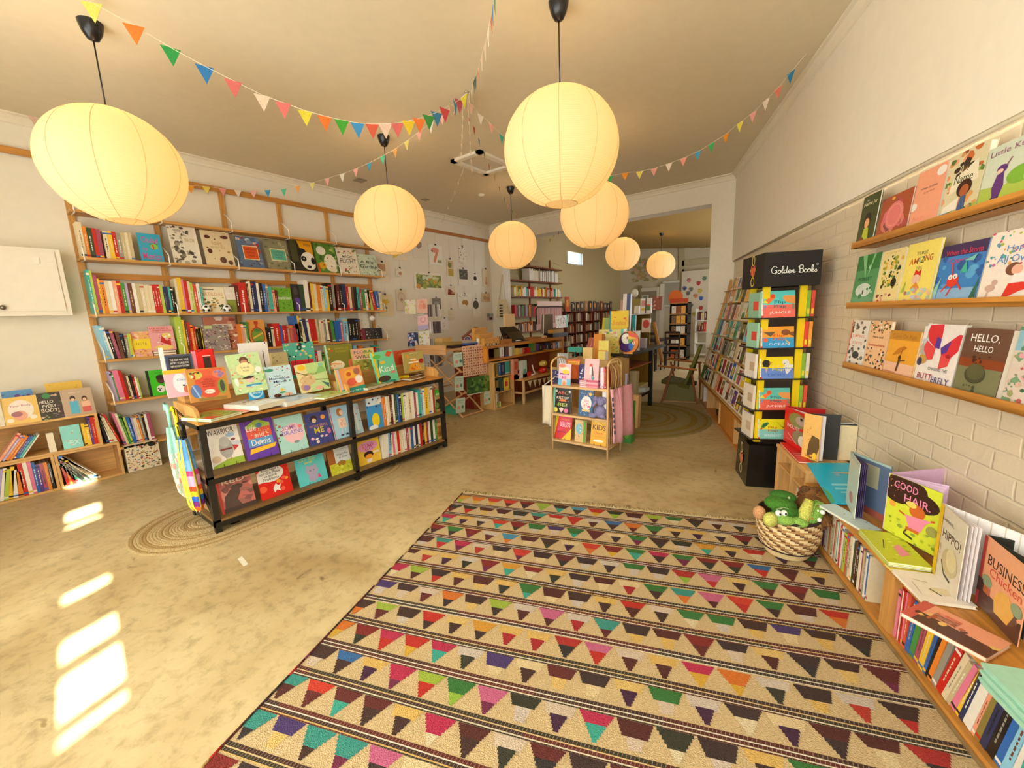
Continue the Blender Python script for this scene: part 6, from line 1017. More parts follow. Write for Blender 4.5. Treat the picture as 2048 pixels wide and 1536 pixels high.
# ================================================================ prints hanging on the left wall
PW=PX(XL+.016); zo=lambda x,y: (740+x/6.4,420+y/6.4)
PR=[('cream print with a tan square beside the shelving end',95,660,250,925,'f0e2c4','r .1 .55 .75 .9 c8a078',1),('cream print with a yellow triangle half behind the lantern',300,500,480,645,'f0e2c8','p e8c83a 3 .0 .6 .5 .6 .0 .1',1),('small white print with a tiny tan map',340,740,440,855,'f2e8d6','e .5 .4 .22 .2 c89a70;d 5 4 7a8a6a .03 .06 .1 .7 .9 .9',0),('white print with a mauve-brown map shape high beside the lantern',560,370,700,615,'ece2d4','p a88c82 6 .2 .85 .5 .95 .8 .85 .8 .65 .5 .5 .2 .65',1),('white print of a pink flamingo head',765,435,935,700,'f4efe2','e .45 .72 .3 .13 e89a8a;l .6 .65 .35 .12 .16 e8946a;r .6 .1 .9 .25 a8a070;p 5a4038 3 .15 .72 .3 .68 .25 .6',1),('beige print with a pale oval portrait above the card spinner',350,1020,480,1285,'e4d2b4','e .5 .65 .36 .25 d0b49a;e .5 .62 .3 .2 dcc8ac;e .5 .52 .12 .08 b08a60',0),('tall cream print of a yellow wattle flower beside the shelving',120,1080,310,1365,'ecdcb4','e .4 .65 .24 .12 e8c040;d 12 4 e8c040,d8b030 .04 .08 .15 .55 .7 .8;l .45 .6 .5 .35 .04 8a8a50;e .5 .4 .08 .05 8a8060',0),('large white framed print of a green and yellow garden',580,790,945,1025,'f2ead8','r .06 .14 .92 .86 7a8a4a;d 60 4 5a7a3a,a8b050,c8c070,8a9a60,d89a4a .04 .12 .1 .2 .88 .8;d 12 5 d8e0c0 .03 .07 .1 .65 .88 .84',0),('narrow tan print of a cactus',995,625,1080,855,'efe2c8','r .1 .5 .9 .9 d8c090;e .4 .65 .25 .15 8a8a4a;r .1 .04 .9 .45 c8a850;d 5 4 8a6a3a .06 .1 .15 .6 .8 .8',1),('narrow white print covered in dark dots',1145,460,1235,680,'f2ead8','d 24 6 2a2622,3a3430 .04 .08',1),('white print with a dark grey photograph in its upper half',1140,745,1265,970,'f2e8d8','r .08 .38 .92 .95 6a6258;d 14 4 8a8278,54504a .08 .16 .2 .5 .8 .85',0),('small white print with a small dark oval',1315,815,1385,960,'f4eddc','e .5 .6 .3 .2 4a4038',1),('narrow beige print of a pink plume by the corner',1450,750,1530,980,'e8d8b8','l .45 .1 .55 .55 .2 dca888;e .5 .2 .2 .08 d09878',1),('small white print of red desert hills',985,965,1100,1105,'f0e4d0','r .08 .1 .92 .9 e8d4b8;p 8a3a2a 4 .1 .15 .9 .15 .5 .6 .2 .7;r .5 .25 .9 .4 c88a5a',0),('white print of a tan Australia map with small islands',1135,1065,1310,1270,'f4eddc','p b8874a 9 .3 .3 .25 .45 .4 .6 .5 .55 .55 .62 .7 .5 .72 .35 .6 .22 .45 .32;d 10 4 5a6a5a,6a5a4a .02 .04 .1 .75 .6 .95;e .62 .16 .03 .02 b8874a',0),('white print with a large dark oval at its top',1320,1140,1420,1365,'f4eddc','e .42 .68 .36 .24 4a423a;e .42 .68 .3 .2 5a5248',0),('small tan square picture near the room corner',1435,1060,1540,1175,'d8b88a','e .35 .45 .2 .25 b89870;e .7 .35 .22 .2 c8906a',0),('tiny cream card with faint lettering near the rainbow',1020,1270,1080,1410,'e8dcc0','d 8 3 a89a80 .04 .08 .15 .2 .85 .85',0),('white print with a misty grey photograph beside the card spinner',800,1120,925,1350,'f0e6d6','r .06 .36 .94 .96 8a8278;r .06 .36 .94 .6 6a645c;e .5 .7 .3 .06 a8a298',0),('small white card hung slightly askew by the drying rack',915,1385,1012,1530,'f4f0ea','d 6 3 c8c0b8 .04 .1 .2 .3 .8 .8',0),('pair of tiny purple and green photos near the room corner',1500,1325,1590,1410,'c8c0b0','r .05 .5 .45 .95 7a8a70;r .55 .5 .95 .95 a8a890;r .3 .05 .75 .45 5a3048',0)]
for l,x0,y0,x1,y1,c,ar,top in PR:
    (a,b_),(c1,d_)=zo(x0,y0),zo(x1,y1); A1=PW(a,d_); A2=PW(c1,d_); TT=PW(a,b_); zb=(A1.z+A2.z)/2; M,w,u,_=frame((A1.x,A1.y,zb),(A1.x,A2.y,zb),None,0); h=TT.z-zb
    mb=MB().box((0,-.0,0),(w,.006,h),c); art(mb,ar,w,h); o=tag(mb.build('art_print','paper',mw=M),l,'print','prints clipped on the left wall')
    if 'tiny purple' in l: continue
    m=MB(); m.box((w/2-.014,-.008,h-.01),(w/2+.014,.008,h+.018),'1e1a1c'); m.build('bulldog_clip','plastic',o)
    H_=(3.15-zb) if top else h+.14
    MB().tube([(w/2,-.002,h+.018),(w/2-.006,-.004,h+.03),(w/2,-.002,h+.045),(w/2,-.002,H_)],.0018,'e0d4bc',5).build('string','cloth',o)
# ================================================================ bunting
def bunting(label,pts,cols,z0,z1,size=.10,zf=None,pre=None,post=None,name='bunting'):
    n=len(pts); P3=[]
    for i,(x,y) in enumerate(pts):
        t=i/(n-1); z=(z0+(z1-z0)*t) if zf is None else zf(t)
        q_=PZ(z)(x,y); q_=PX(XL+.07)(x,y) if q_.x<XL+.07 else q_; P3.append(q_)
    root=empty(name,label,'bunting',P3[0]); line=([Vector(pre)] if pre else [])+P3+([Vector(post)] if post else [])
    for i,p in enumerate(P3):
        d=(P3[min(i+1,n-1)]-P3[max(i-1,0)]); d.z=0; d.normalize(); a=p-d*size*.5; b=p+d*size*.5; c=p-Vector((0,0,size*1.05)); nn=d.cross(Vector((0,0,1)))*.001
        part(MB().add([a-nn,b-nn,c-nn,a+nn,b+nn,c+nn],[(0,1,2),(5,4,3),(0,3,4,1),(1,4,5,2),(2,5,3,0)],cols[i%len(cols)]),'flag','cloth',root)
    part(MB().tube(line,.0022,'efe4cc',5),'string','cloth',root)
HP=PZ(3.47)(933,186)
bunting('large dark bright bunting swooping from the upper left to the ceiling hook',[(183,5),(267,50),(341,95),(409,132),(466,161),(524,190),(566,205),(610,221),(649,232),(683,240),(715,246),(744,248),(770,248),(794,246),(817,242),(838,237),(857,231),(873,225),(889,217),(903,210),(910,205),(918,200),(928,192)],['d8d060','e07a2a','2f9a4a','2f7ab8','d8706a','e8c8b0','d8706a','d8c83a','d8702a','3f9a2a','3a86b8','c8543a','d8b8a0','c8605a','d8b82a','d8702a','3f8a3a','3a7aa0','c84a4a','d8c0a0','4aa0c8','c85a6a','d8c83a'],0,0,.105,lambda t:3.44-.40*math.sin(math.pi*min(t*1.05,1))**.8,pre=(-3.2,-.6,3.47),post=HP)
bunting('pastel bunting from the ceiling hook past the largest lantern to the right wall',[(942,208),(961,230),(983,249),(1003,270),(1050,305),(1100,330),(1150,343),(1190,350),(1220,352),(1250,346),(1279,343),(1308,337),(1338,327),(1367,316),(1396,303),(1423,287),(1452,268),(1480,245),(1506,225),(1532,200),(1557,175),(1582,144)],['f0c8b8','f0e6d8','f0b0a0','4ac0a8','f0a030','f0e080','f0a8a0','f0e0d0','3fb860','f0982a','ece070','f0a898','f0dcc8','f0a090','4aa8d0','3fb860','f0982a','ece058','f0a8a0','f0dcc8','e8806a','2a86b0'],0,0,.085,lambda t:3.44-.24*math.sin(math.pi*t)**.8,pre=HP,post=PZ(3.46)(1612,108))
bunting('pastel bunting from the ceiling hook across to the far left over the shelving',[(905,213),(884,229),(861,247),(838,264),(813,282),(790,298),(765,312),(738,326),(711,338),(684,348),(654,357),(624,366),(595,372),(567,378),(535,380),(506,381),(475,380),(445,377),(412,373),(380,371),(340,360),(300,347),(255,330),(210,308),(160,283),(110,257),(68,234)],['f0a8a0','f0b8b0','f0e6da','f0b0a0','f0e078','f0b060','5ad0a0','4aa8d0','f0b0a8','f0ece0','f0b0a8','ece080','e8a860','5ac8a0','4a9ac8','f0b8b0','f4ead8','f0a0a0','ecd860','f0a030','5ac0b0','4aa8d0','f0b0a8','f0e6da','f0b0a8','ece080','f0c8b0'],0,0,.085,lambda t:3.42-.22*math.sin(math.pi*min(t*1.0,1))**.8,pre=HP,post=(XL+.02,-.35,3.2))
bunting('small dark-coloured bunting running from the ceiling hook into the back room',[(938,236),(948,254),(958,278),(968,303),(978,329),(989,351),(999,374),(1009,395),(1017,412),(1025,420),(1033,430),(1043,444),(1051,456),(1060,467)],['c85a4a','c8442a','4a6a78','3f8a3a','c8602a','c8b02a','b8442a','4a6a6a','e8a08a','8a9a4a','c87a2a','9a9a3a','b86a2a','b88a3a'],3.42,3.1,.07,pre=HP,post=PY(YB+.0)(1068,478))
bunting('faint pastel bunting inside the back room below the opening',[(1075,474),(1086,478),(1100,478),(1108,470),(1117,464)],['d8b090','e0c8a0','d8a858','d8c0a0','b86a4a'],3.0,3.0,.06)
bunting('edge-on bunting coming overhead from the camera side to the ceiling hook',[(989,-10),(985,15),(983,32),(976,60),(970,90),(963,112),(956,140),(951,155),(948,160),(943,180),(938,188)],['5a8a6a','4a8aa0','c86a4a','f0e0c8','e0c8a8','d8c0a0','c88a6a','4a5a4a','4a5a4a','d8c8a8','c8b898'],3.2,3.42,.09,post=HP)
for k,(x,y,x2,y2) in enumerate(((926,200,922,330),(936,210,944,345),(930,330,884,445))):
    a=PZ(3.42)(x,y); bq=PZ(3.05)(x2,y2) if k<2 else PX(XL+.05)(x2,y2); mid=(a+bq)/2-Vector((0,0,.02))
    m=MB().tube([a,mid,bq],.002,'e8dcc0',5)
    for j in range(7): p=a.lerp(bq,(j+.5)/7); m.add([p+Vector((0,-.012,0)),p+Vector((0,.012,0)),p-Vector((0,0,.05))],[(0,1,2)],'ead8b8')
    tag(m.build('paper_garland','paper'),('left','right','lowest')[k]+' faint cream garland strand hanging below the ceiling hook','garland')
m=MB(); m.lathe([(.001,0),(.018,0),(.018,-.006),(.004,-.01),(.003,-.02),(.001,-.03)],'d8d0c0',10,Matrix.Translation((HP.x,HP.y,ZC-.001))); tag(m.build('ceiling_hook','steel'),'small ceiling hook where all the bunting strings meet','hook')
# floor tape and plant leaf
q=[PZ(.0015)(*p) for p in ((475,1118),(484,1112),(497,1128),(487,1133))]; tag(MB().poly(q,'e4dcc4').build('tape','plastic'),'scrap of clear tape stuck on the concrete floor','tape')
root=empty('potted_plant','green plant leaf poking in at the left frame edge','plant',PZ(0)(-190,1400)); b0=PZ(0)(-190,1400)
part(MB().lathe([(.001,0),(.08,0),(.1,.16),(.085,.16)],'b8704a',20,Matrix.Translation(b0)),'pot','paint',root)
for k,(x,y,z) in enumerate(((8,1245,.35),(2,1268,.32),(-25,1235,.4),(-40,1260,.36))):
    t=PZ(z)(x,y); d_=(t-(b0+Vector((0,0,.16)))); s_=d_.cross(Vector((0,0,1))).normalized()*.022; p1=b0+Vector((0,0,.16))+d_*.55
    part(MB().add([b0+Vector((0,0,.15)),p1+s_,p1+Vector((0,0,.012)),p1-s_,t],[(0,1,2),(0,2,3),(1,4,2),(2,4,3)],'7fae4a',None,True),'leaf','cloth',root)
# ================================================================ counter and its things
CX=-4.11
root=empty('shop_counter','long honey-wood shop counter with an open shelf under its top','counter',(-4.5,5.8,0)); HW='c8822f'
part(MB().box((-4.85,4.76,1.0),(CX,7.15,1.045),HW),'counter_top','woody',root); part(MB().box((-4.85,4.78,.80),(CX+.01,7.12,.83),HW),'shelf','woody',root)
part(MB().box((-4.85,4.76,.78),(CX+.005,4.79,1.0),'e0932c'),'end_panel','woodz',root); part(MB().box((-4.85,7.1,.0),(CX,7.13,1.0),HW),'end_panel','woodz',root)
part(MB().box((-4.455,4.78,0),(-4.435,7.1,.8),'a8481c'),'front_panel','ply',root); part(MB().box((-4.8,4.79,.83),(-4.78,7.1,1.0),'7a2a14'),'back_panel','woody',root)
part(MB().box((-4.85,4.76,0),(-4.46,4.78,.78),'8a2a18'),'side_panel','woodz',root)
r=crate('pine_bookcase','narrow pine bookcase with three open shelves under the counter',-4.43,-4.11,4.9,5.43,0,.775,shelves=(.26,.52)); r['category']='bookcase'
PCt=PX(CX-.03)
row(PCt,993,712,1136,690,.831,'6,698,h 3 6,693,w 3,694,k 7,694,e 6,692,w 6,692,f 8,697,y 8,697,f 6,696,a','the near half of the counter shelf','little boxes on the counter shelf',.05,81,'small box','trinket_box')
W('red crinkled packet on the counter shelf',PCt,1045,706,1061,704,697,.831,0,.06,'d8201c','d 8 3 f05a4a,a81010 .1 .2',cat='packet',name='packet',kind='box')
row(PCt,1062,702,1134,691,.831,'5,686,g 5,686,h 6,688,p 8,689,k 5,690,z 8,687,n 7,688,k 5,686,a 5,685,b 3,685,w 8,683,f 6,684,e 8,683,f','the far half of the counter shelf','little boxes on the counter shelf',.05,82,'small box','trinket_box')
PB=PX(-4.14)
row(PB,992,754,1022,746,.54,'5,727,h 5,727,b 9,724,n 9,722,t','the upper shelf of the pine bookcase','packets in the pine bookcase',.08,83,'small box','trinket_box')
row(PB,992,776,1008,771,.278,'5,762,h 5,758,d 5,757,d','the middle shelf of the pine bookcase','packets in the pine bookcase',.08,84,'small box','trinket_box')
W('red and yellow sauce-bottle toy in the pine bookcase',PB,1008,773,1018,771,757,.278,0,.05,'f0d048','r .25 .3 .75 .7 c8321b;r .4 .7 .6 .95 e8a030',cat='toy',name='toy_bottle',kind='box')
W('white box lying in the pine bookcase',PB,992,782,1000,780,776,.278,0,.1,'eeeae0',cat='box',kind='box')
W('lime and cream box on the pine bookcase floor',PB,994,812,1002,810,805,.021,0,.08,'ecf0b0','r .1 .1 .6 .9 9ac030',cat='box',kind='box')
row(PB,992,808,1000,806,.021,'3,785,w 3,785,s','the lowest shelf of the pine bookcase','packets in the pine bookcase',.08,85,'small box','trinket_box')
# bench
root=empty('low_bench','low pine bench with toys standing before the counter','bench',(-4.13,6.1,0)); BX0,BX1,BY0,BY1=-4.3,-3.93,5.46,7.0
part(MB().box((BX0,BY0,.4),(BX1,BY1,.43),'dba45c'),'bench_top','woody',root)
for x in (BX0+.02,BX1-.05):
    for y in (BY0+.02,BY1-.06): part(MB().box((x,y,0),(x+.035,y+.035,.4),'e8bf88'),'leg','woodz',root)
part(MB().box((BX1-.04,BY0+.05,.17),(BX1-.02,BY1-.05,.2),'e0b478'),'rail','woody',root); part(MB().box((BX0+.04,BY0+.025,.17),(BX1-.04,BY0+.045,.2),'e0b478'),'rail','woodx',root)
r=empty('small_bunting','small cream paper bunting strung along the low bench','bunting',(BX1,6,.39))
for k in range(8):
    y=BY0+.12+k*.15; part(MB().add([(BX1+.004,y,.385-.02*math.sin(k*.45)),(BX1+.004,y+.12,.385-.02*math.sin(k*.45)),(BX1+.004,y+.06,.26-.02*math.sin(k*.45))],[(0,1,2)],'e8d0a0'),'flag','cloth',r)
part(MB().tube([(BX1+.004,BY0+.1,.39),(BX1+.004,6.1,.365),(BX1+.004,BY1-.1,.39)],.003,'c8a878',5),'string','cloth',r)
PN=PX(-4.05)
for l,x1,y1,x2,y2,yt,c,ar in (('rust and pink boxed toy at the near end of the bench',1028,758,1038,755,720,'d88a70','r .2 .5 .8 .9 c8542a'),('pink wrapped toy box on the bench',1036,757,1046,754,740,'f0a0c8','d 4 3 f8d0e0 .1 .2'),('white and mint carton on the bench',1040,747,1054,744,723,'cfe4da','r 0 0 .4 1 f0f0ea;r .5 .2 .9 .5 6aa89a'),('flat red toy tray on the bench',1046,757,1062,752,746,'d8281e',''),('orange flat box at the near end of the bench',1028,762,1038,759,750,'f07a3a','')):
    W(l,PN,x1,y1,x2,y2,yt,.431,0,.06,c,ar,cat='toy box',name='toy_box',kind='box')
q=PN(1070,738); r=empty('toy_animal','small white toy giraffe lying on the bench','toy',(q.x,q.y,.431)); m=MB(); m.tube([(q.x,q.y,.46),(q.x,q.y-.05,.52),(q.x,q.y-.08,.62)],[.02,.014,.012],'f0e4d8',8); m.tube([(q.x,q.y-.12,.445),(q.x,q.y+.06,.455)],.014,'f0e4d8',8); part(m,'body','plastic',r)
for (x,y,zz_,c,l) in ((1086,745,.431,'d8201c','glossy red food toy on the bench'),(1086,722,.55,'e0c058','round yellow burger toy stacked on the red one')):
    q=PN(x,y); m=MB().ball((q.x,q.y,zz_+.055),.055,c,18,(1.2,2.0,1)); m.ball((q.x+.05,q.y-.04,zz_+.07),.02,'f09080' if c[0]=='d' else 'f0e090',10); tag(m.build('toy_food','plastic'),l,'toy')
# hanging rack with wrapping paper
root=empty('folding_rack','pale wooden lattice rack with paper sheets and tags before the counter','rack',(-4.5,4.4,0)); RX0,RX1=-4.86,-4.22; RY0,RY1=4.27,4.73; LC='dcab74'
for a,b in (((RX1,RY0,0),(RX0,RY0,.5)),((RX0,RY0,0),(RX1,RY0,.36)),((RX1,RY0,.36),(RX0,RY0,.86)),((RX0,RY0,.36),(RX1,RY0,.72)),((RX1,RY0,.72),(RX0,RY0,1.04)),((RX0,RY0,.72),(RX1,RY0,1.03)),((RX1,RY1,0),(RX0,RY1,.5)),((RX0,RY1,0),(RX1,RY1,.4))):
    part(MB().tube([a,b],.014,LC,6,smooth=False),'lath','woodx',root)
for z,x in ((.02,RX1),(.37,RX1),(.70,RX1),(1.03,RX1),(.4,RX0)): part(MB().tube([(x,RY0,z),(x,RY1,z)],.012,LC,6,smooth=False),'rod','woody',root)
part(MB().box((RX0,4.0,1.03),(RX1+.01,4.75,1.05),LC),'tray','woody',root); part(MB().box((RX0,3.98,.98),(RX1+.01,4.0,1.12),LC),'tray_end','woodx',root)
PK=PX(RX1+.012)
def sheet(l,x1,y1,x2,y2,yt,c,ar,cat='paper',name='paper_sheet'): W(l,PK,x1,y1,x2,y2,yt,None,0,.003,c,ar,cat=cat,name=name,kind='box')
txt=';'.join(f't {w} .5 {.94-.088*i:.3f} .9 .045 8a5a48' for i,w in enumerate(('abcde_fgh_ijkl','mnop_qrs_tuvw','ijkl_abc_defg','qrst_uvwx_yza','fghi_jkl_mnop','uvwx_yz_abcd','klmn_opq_rstu','bcde_fghi_jkl','pqrs_tuv_wxyz','efgh_ijk_lmno','rstu_vwx_yzab')))
sheet('pale pink wrapping paper covered in rows of small dark marks on the rack',927,755,974,746,693,'f2c4a4',';'.join(f'r {.04+.09*i+.02*((i*j)%3):.3f} {.05+.085*j:.3f} {.09+.09*i:.3f} {.09+.085*j:.3f} 8a5446' for i in range(10) for j in range(11)))
sheet('dark green wrapping paper hanging below the pink sheet on the rack',934,791,982,782,756,'3f6a2c','d 60 4 2f5a20,5a8a3a,7a9a4a,2a4a1c .04 .12;r 0 0 1 .04 e8e8e0')
for l,x1,y1,x2,y2,yt in (('pale mint gift tag highest on the left of the rack',908,735,927,732,706),('pale mint gift tag at mid height on the left of the rack',910,783,927,781,753),('pale mint gift tag lowest on the left of the rack',912,827,930,824,797),('pale mint gift tag at the lower right corner of the rack',969,810,983,806,786)):
    sheet(l,x1,y1,x2,y2,yt,'cfe6d8','t NOTES .5 .82 .7 .08 6a9a8a;t CARDS .5 .7 .6 .06 6a9a8a;e .3 .35 .16 .12 e8a090;e .72 .38 .13 .12 5a8a78','gift tag','gift_tag')
tag(MB().box((-4.7,4.35,0),(-4.45,4.45,.14),'3fae8c').build('box','print'),'small green box on the floor inside the lattice rack','box')
# on the rack tray and counter
def arch(x,y,z,l):
    r=empty('toy_rainbow',l,'toy',(x,y,z)); 
    for k,c in enumerate(('c81c24','d8d0c8','3a5aa0','d8a0b0')):
        R0,R1=.085-.02*k,.067-.02*k; pts=[(R0*math.cos(t),R0*math.sin(t)) for t in [math.pi*j/14 for j in range(15)]]+[(R1*math.cos(t),R1*math.sin(t)) for t in [math.pi*(14-j)/14 for j in range(15)]]
        M_=Matrix.Translation((x,y,z))@Matrix.Rotation(R_(60),4,'Z'); m=MB()
        n=15; 
        for j in range(14): m.add([(pts[j][0],-.02,pts[j][1]),(pts[j+1][0],-.02,pts[j+1][1]),(pts[28-j][0],-.02,pts[28-j][1]),(pts[29-j][0],-.02,pts[29-j][1]),(pts[j][0],.02,pts[j][1]),(pts[j+1][0],.02,pts[j+1][1]),(pts[28-j][0],.02,pts[28-j][1]),(pts[29-j][0],.02,pts[29-j][1])],[(0,1,2,3),(7,6,5,4),(0,4,5,1),(3,2,6,7)],c,M_)
        part(m,'arc','plastic',r)
q=PX(-4.7)(934,668); arch(-4.7,q.y,1.13,'red toy rainbow arch behind the drying rack tray')
tag(MB().box((-4.8,4.25,1.05),(-4.35,4.75,1.09),'2a2422').build('box','print'),'flat black box on the rack tray','box')
tag(MB().box((-4.78,4.3,1.09),(-4.5,4.62,1.13),'b89858').box((-4.78,4.3,1.131),(-4.6,4.5,1.2),'c8a868').build('gift_box','print'),'small tan and gold box beside the toy rainbow','box')
tag(MB().box((-4.34,4.45,1.09),(-4.24,4.7,1.11),'3a5aa8').build('box','print'),'thin blue box at the front edge of the rack tray','box')
q=PX(-4.3)(956,684); tag(MB().lathe([(.001,0),(.022,0),(.022,.1),(.02,.115),(.001,.115)],'f4f2ea',14,Matrix.Translation((-4.3,q.y,1.05))).build('candle','plastic'),'white cylinder standing beside the wooden stamp boxes','candle')
q=PX(-4.45)(925,650); r=empty('paper_roll','brown mailing tube lying behind the toy rainbow','tube',(-4.6,4.9,1.2)); part(MB().tube([(-4.6,4.75,1.18),(-4.65,5.1,1.32),(-4.6,5.2,1.30),(-4.55,5.25,1.2)],.022,'7a4a34',10),'roll','paper',r)
root=empty('stamp_box','stepped wooden boxes of stamps and pencils on the near counter end','box',(-4.3,4.95,1.045))
for k,(x0,z0,h) in enumerate(((-4.25,1.045,.12),(-4.34,1.1,.14),(-4.43,1.18,.15))):
    part(MB().box((x0,4.78,z0-(.0 if k==0 else .05)),(x0+.08,5.15-.05*k,z0+h),'dba04c'),'tier','woody',root)
    rr=random.Random(k)
    if k<2: 
        m=MB()
        for j in range(22): m.tube([(x0+.085,4.79+j*.016,z0+h-.12),(x0+.085,4.79+j*.016,z0+h-.085-rr.random()*.02)],.0045,rr.choice(['2a2420','e8d8b0','f4e8c8','6a4a2a']),5)
        part(m,'stamps','plastic',root)['kind']='stuff'
root=empty('pencil_basket','tan basket of dark sticks beside the stamp boxes on the counter','basket',(-4.25,5.2,1.045)); part(MB().box((-4.35,5.2,1.045),(-4.18,5.5,1.11),'c07828'),'basket_body','woody',root)
m=MB(); rr=random.Random(2)
for j in range(9): y=5.22+j*.03; m.tube([(-4.28,y,1.06),(-4.27+rr.uniform(-.04,.04),y+rr.uniform(-.03,.03),1.15+rr.random()*.03)],.006,'5a3420',5)
part(m,'stick','wood'+'z',root)['kind']='stuff'
q=PX(-4.75)(1012,673); q2=PX(-4.75)(1031,673); tag(MB().box((-4.8,q.y,1.045),(-4.75,q2.y,1.53),'ecc890').build('paper_bag','paper'),'tall plain tan paper bag standing on the counter','bag')
q=PY(YB-.03)(1005,580); r=empty('tote_bag','cream tote bag with dark lettering hanging at the opening edge','bag',(q.x,YB-.03,q.z)); a,b=PY(YB-.03)(994,600),PY(YB-.03)(1017,634)
part(MB().add([(a.x+.04,YB-.03,a.z),(b.x-.05,YB-.03,a.z),(b.x+.04,YB-.05,b.z),(a.x-.03,YB-.05,b.z),(a.x+.04,YB-.01,a.z),(b.x-.05,YB-.01,a.z),(b.x+.04,YB-.01,b.z),(a.x-.03,YB-.01,b.z)],[(0,1,2,3),(7,6,5,4),(0,3,7,4),(1,5,6,2)],'e6d4ae'),'bag_body','cloth',r)
m=MB()
for k in range(5): m.box((a.x+.08,YB-.054,a.z-.14-k*.06),(a.x+.17,YB-.05,a.z-.11-k*.06),'3a3028')
part(m,'lettering','paint',r)
part(MB().tube([(a.x+.06,YB-.03,a.z),(q.x,YB-.03,2.4),(q.x+.02,YB-.03,2.4),(b.x-.07,YB-.03,a.z)],.008,'e6d4ae',6),'handle','cloth',r)
# till area
q=PX(-4.5)(1092,668); r=empty('computer_screen','computer screen seen from its grey back on the counter','screen',(-4.5,q.y,1.045)); a=PX(-4.5)(1088,618); 
part(MB().add([(-4.52,q.y-.12,1.12),(-4.4,q.y+.12,1.12),(-4.4,q.y+.12,1.5),(-4.52,q.y-.06,1.5),(-4.55,q.y-.12,1.12),(-4.43,q.y+.12,1.12),(-4.43,q.y+.12,1.5),(-4.55,q.y-.06,1.5)],[(0,1,2,3),(7,6,5,4),(0,4,5,1),(1,5,6,2),(2,6,7,3),(3,7,4,0)],'7a6a5c'),'screen_panel','plastic',r)
part(MB().tube([(-4.48,q.y-.13,1.08),(-4.49,q.y-.08,1.5)],.008,'f0ece4',6),'edge','plastic',r); part(MB().box((-4.55,q.y-.03,1.045),(-4.42,q.y+.06,1.12),'3a3028'),'foot','plastic',r)
r=empty('wire_calendar_rack','black wire rack holding pink striped papers behind the screen','rack',(-4.7,6.6,1.1)); PR_=PX(-4.8)
a,b=PR_(1076,668),PR_(1123,630); y0,y1=a.y,b.y
part(MB().box((-4.81,y0,1.2),(-4.79,y1,1.78),'f0c0b8').box((-4.789,y0,1.66),(-4.785,y1,1.78),'f6d8cc'),'papers','paper',r)
m=MB()
for k in range(22): y=y0+(y1-y0)*k/21; m.tube([(-4.78,y,1.3),(-4.78,y,1.64)],.0035,'8a4a48',4)
part(m,'wire','metal',r)['kind']='stuff'
part(MB().tube([(-4.77,y0-.1,1.3),(-4.77,y0-.1,1.6),(-4.77,y0-.03,1.66),(-4.77,y1,1.66),(-4.77,y1+.08,1.6),(-4.77,y1+.1,1.2)],.014,'2a2020',8),'frame','metal',r)
W('white card printed with tiny brown animals beside the screen',PX(-4.3),1113,657,1136,654,632,None,4,.01,'f2ece0','d 24 4 6a4a3a,a87a5a .03 .06 0 0 .8 1;r .84 0 1 1 8fd0c0',cat='card',name='greeting_card')
q=PX(-4.3)(1108,676); r=empty('black_tray','long black tray with a tan box of odds and ends on the counter','tray',(-4.3,q.y,1.045)); part(MB().box((-4.42,q.y-.2,1.045),(-4.2,q.y+.4,1.12),'1a1614'),'tray_body','plastic',r)
tag(MB().box((-4.38,q.y-.1,1.121),(-4.24,q.y+.3,1.19),'c89038').build('wooden_box','woody'),'tan wooden box standing on the black tray','box')
r=empty('card_terminal','dark card terminal and cables lying on the counter','device',(-4.25,5.7,1.045)); m=MB(); m.box((-4.4,5.55,1.046),(-4.2,6.05,1.06),'2a241e'); part(m,'mat','plastic',r); part(MB().ball((-4.3,5.9,1.09),.04,'3a342c',12,(1,2.2,.7)),'terminal','plastic',r); part(MB().box((-4.26,5.72,1.06),(-4.2,5.8,1.075),'e8e0d4'),'button','plastic',r)
r=empty('receipt_scale','dark tilted cash tray on the counter behind the terminal','device',(-4.5,6.0,1.045)); part(MB().add([(-4.6,5.8,1.05),(-4.4,5.8,1.05),(-4.4,6.2,1.05),(-4.6,6.2,1.05),(-4.65,5.75,1.3),(-4.5,5.75,1.2),(-4.5,6.2,1.2),(-4.65,6.2,1.3)],[(3,2,1,0),(4,5,6,7),(0,1,5,4),(1,2,6,5),(2,3,7,6),(3,0,4,7)],'241c18'),'tray_body','plastic',r)
tag(MB().ball((-4.2,6.55,1.075),.03,'d8a878',12,(1.2,3,1)).build('paper_wad','paper'),'crumpled tan paper lying on the counter front edge','paper')
# card spinner by the left wall
root=empty('card_spinner','white wire spinner of greeting cards between shelving and rack','display stand',(-5.2,4.5,0)); c0=Vector((-5.2,4.5,0))
part(MB().tube([(-5.2,4.5,.03),(-5.2,4.5,1.85)],.015,'e8e4dc',8),'pole','plastic',root); part(MB().lathe([(.001,0),(.22,0),(.22,.02),(.02,.04)],'d8d4cc',20,Matrix.Translation(c0)),'foot','plastic',root)
rr=random.Random(9)
for t in range(4):
    z=.72+t*.27
    m=MB()
    for s_ in (-1,1):
        m.tube([(-5.2+.13*s_,4.4,z),(-5.2+.13*s_,4.6,z)],.004,'ece8e0',5)
    m.tube([(-5.33,4.38,z+.04),(-5.07,4.38,z+.04),(-5.05,4.62,z+.04),(-5.33,4.62,z+.04),(-5.33,4.38,z+.04)],.0035,'ece8e0',5); m.tube([(-5.33,4.38,z),(-5.07,4.38,z),(-5.05,4.62,z),(-5.33,4.62,z),(-5.33,4.38,z)],.0035,'ece8e0',5)
    part(m,'wire_pocket','plastic',root)
    for k in range(7): part(MB().box((-5.04,4.42+k*.035,z),(-4.97,4.425+k*.035,z+.19),rr.choice(['d8d0c8','8a7a78','b8b0a8','6a5a58','ece4dc'])),'side_card','paper',root)
PG=PX(-5.0); PG2=PY(4.36)
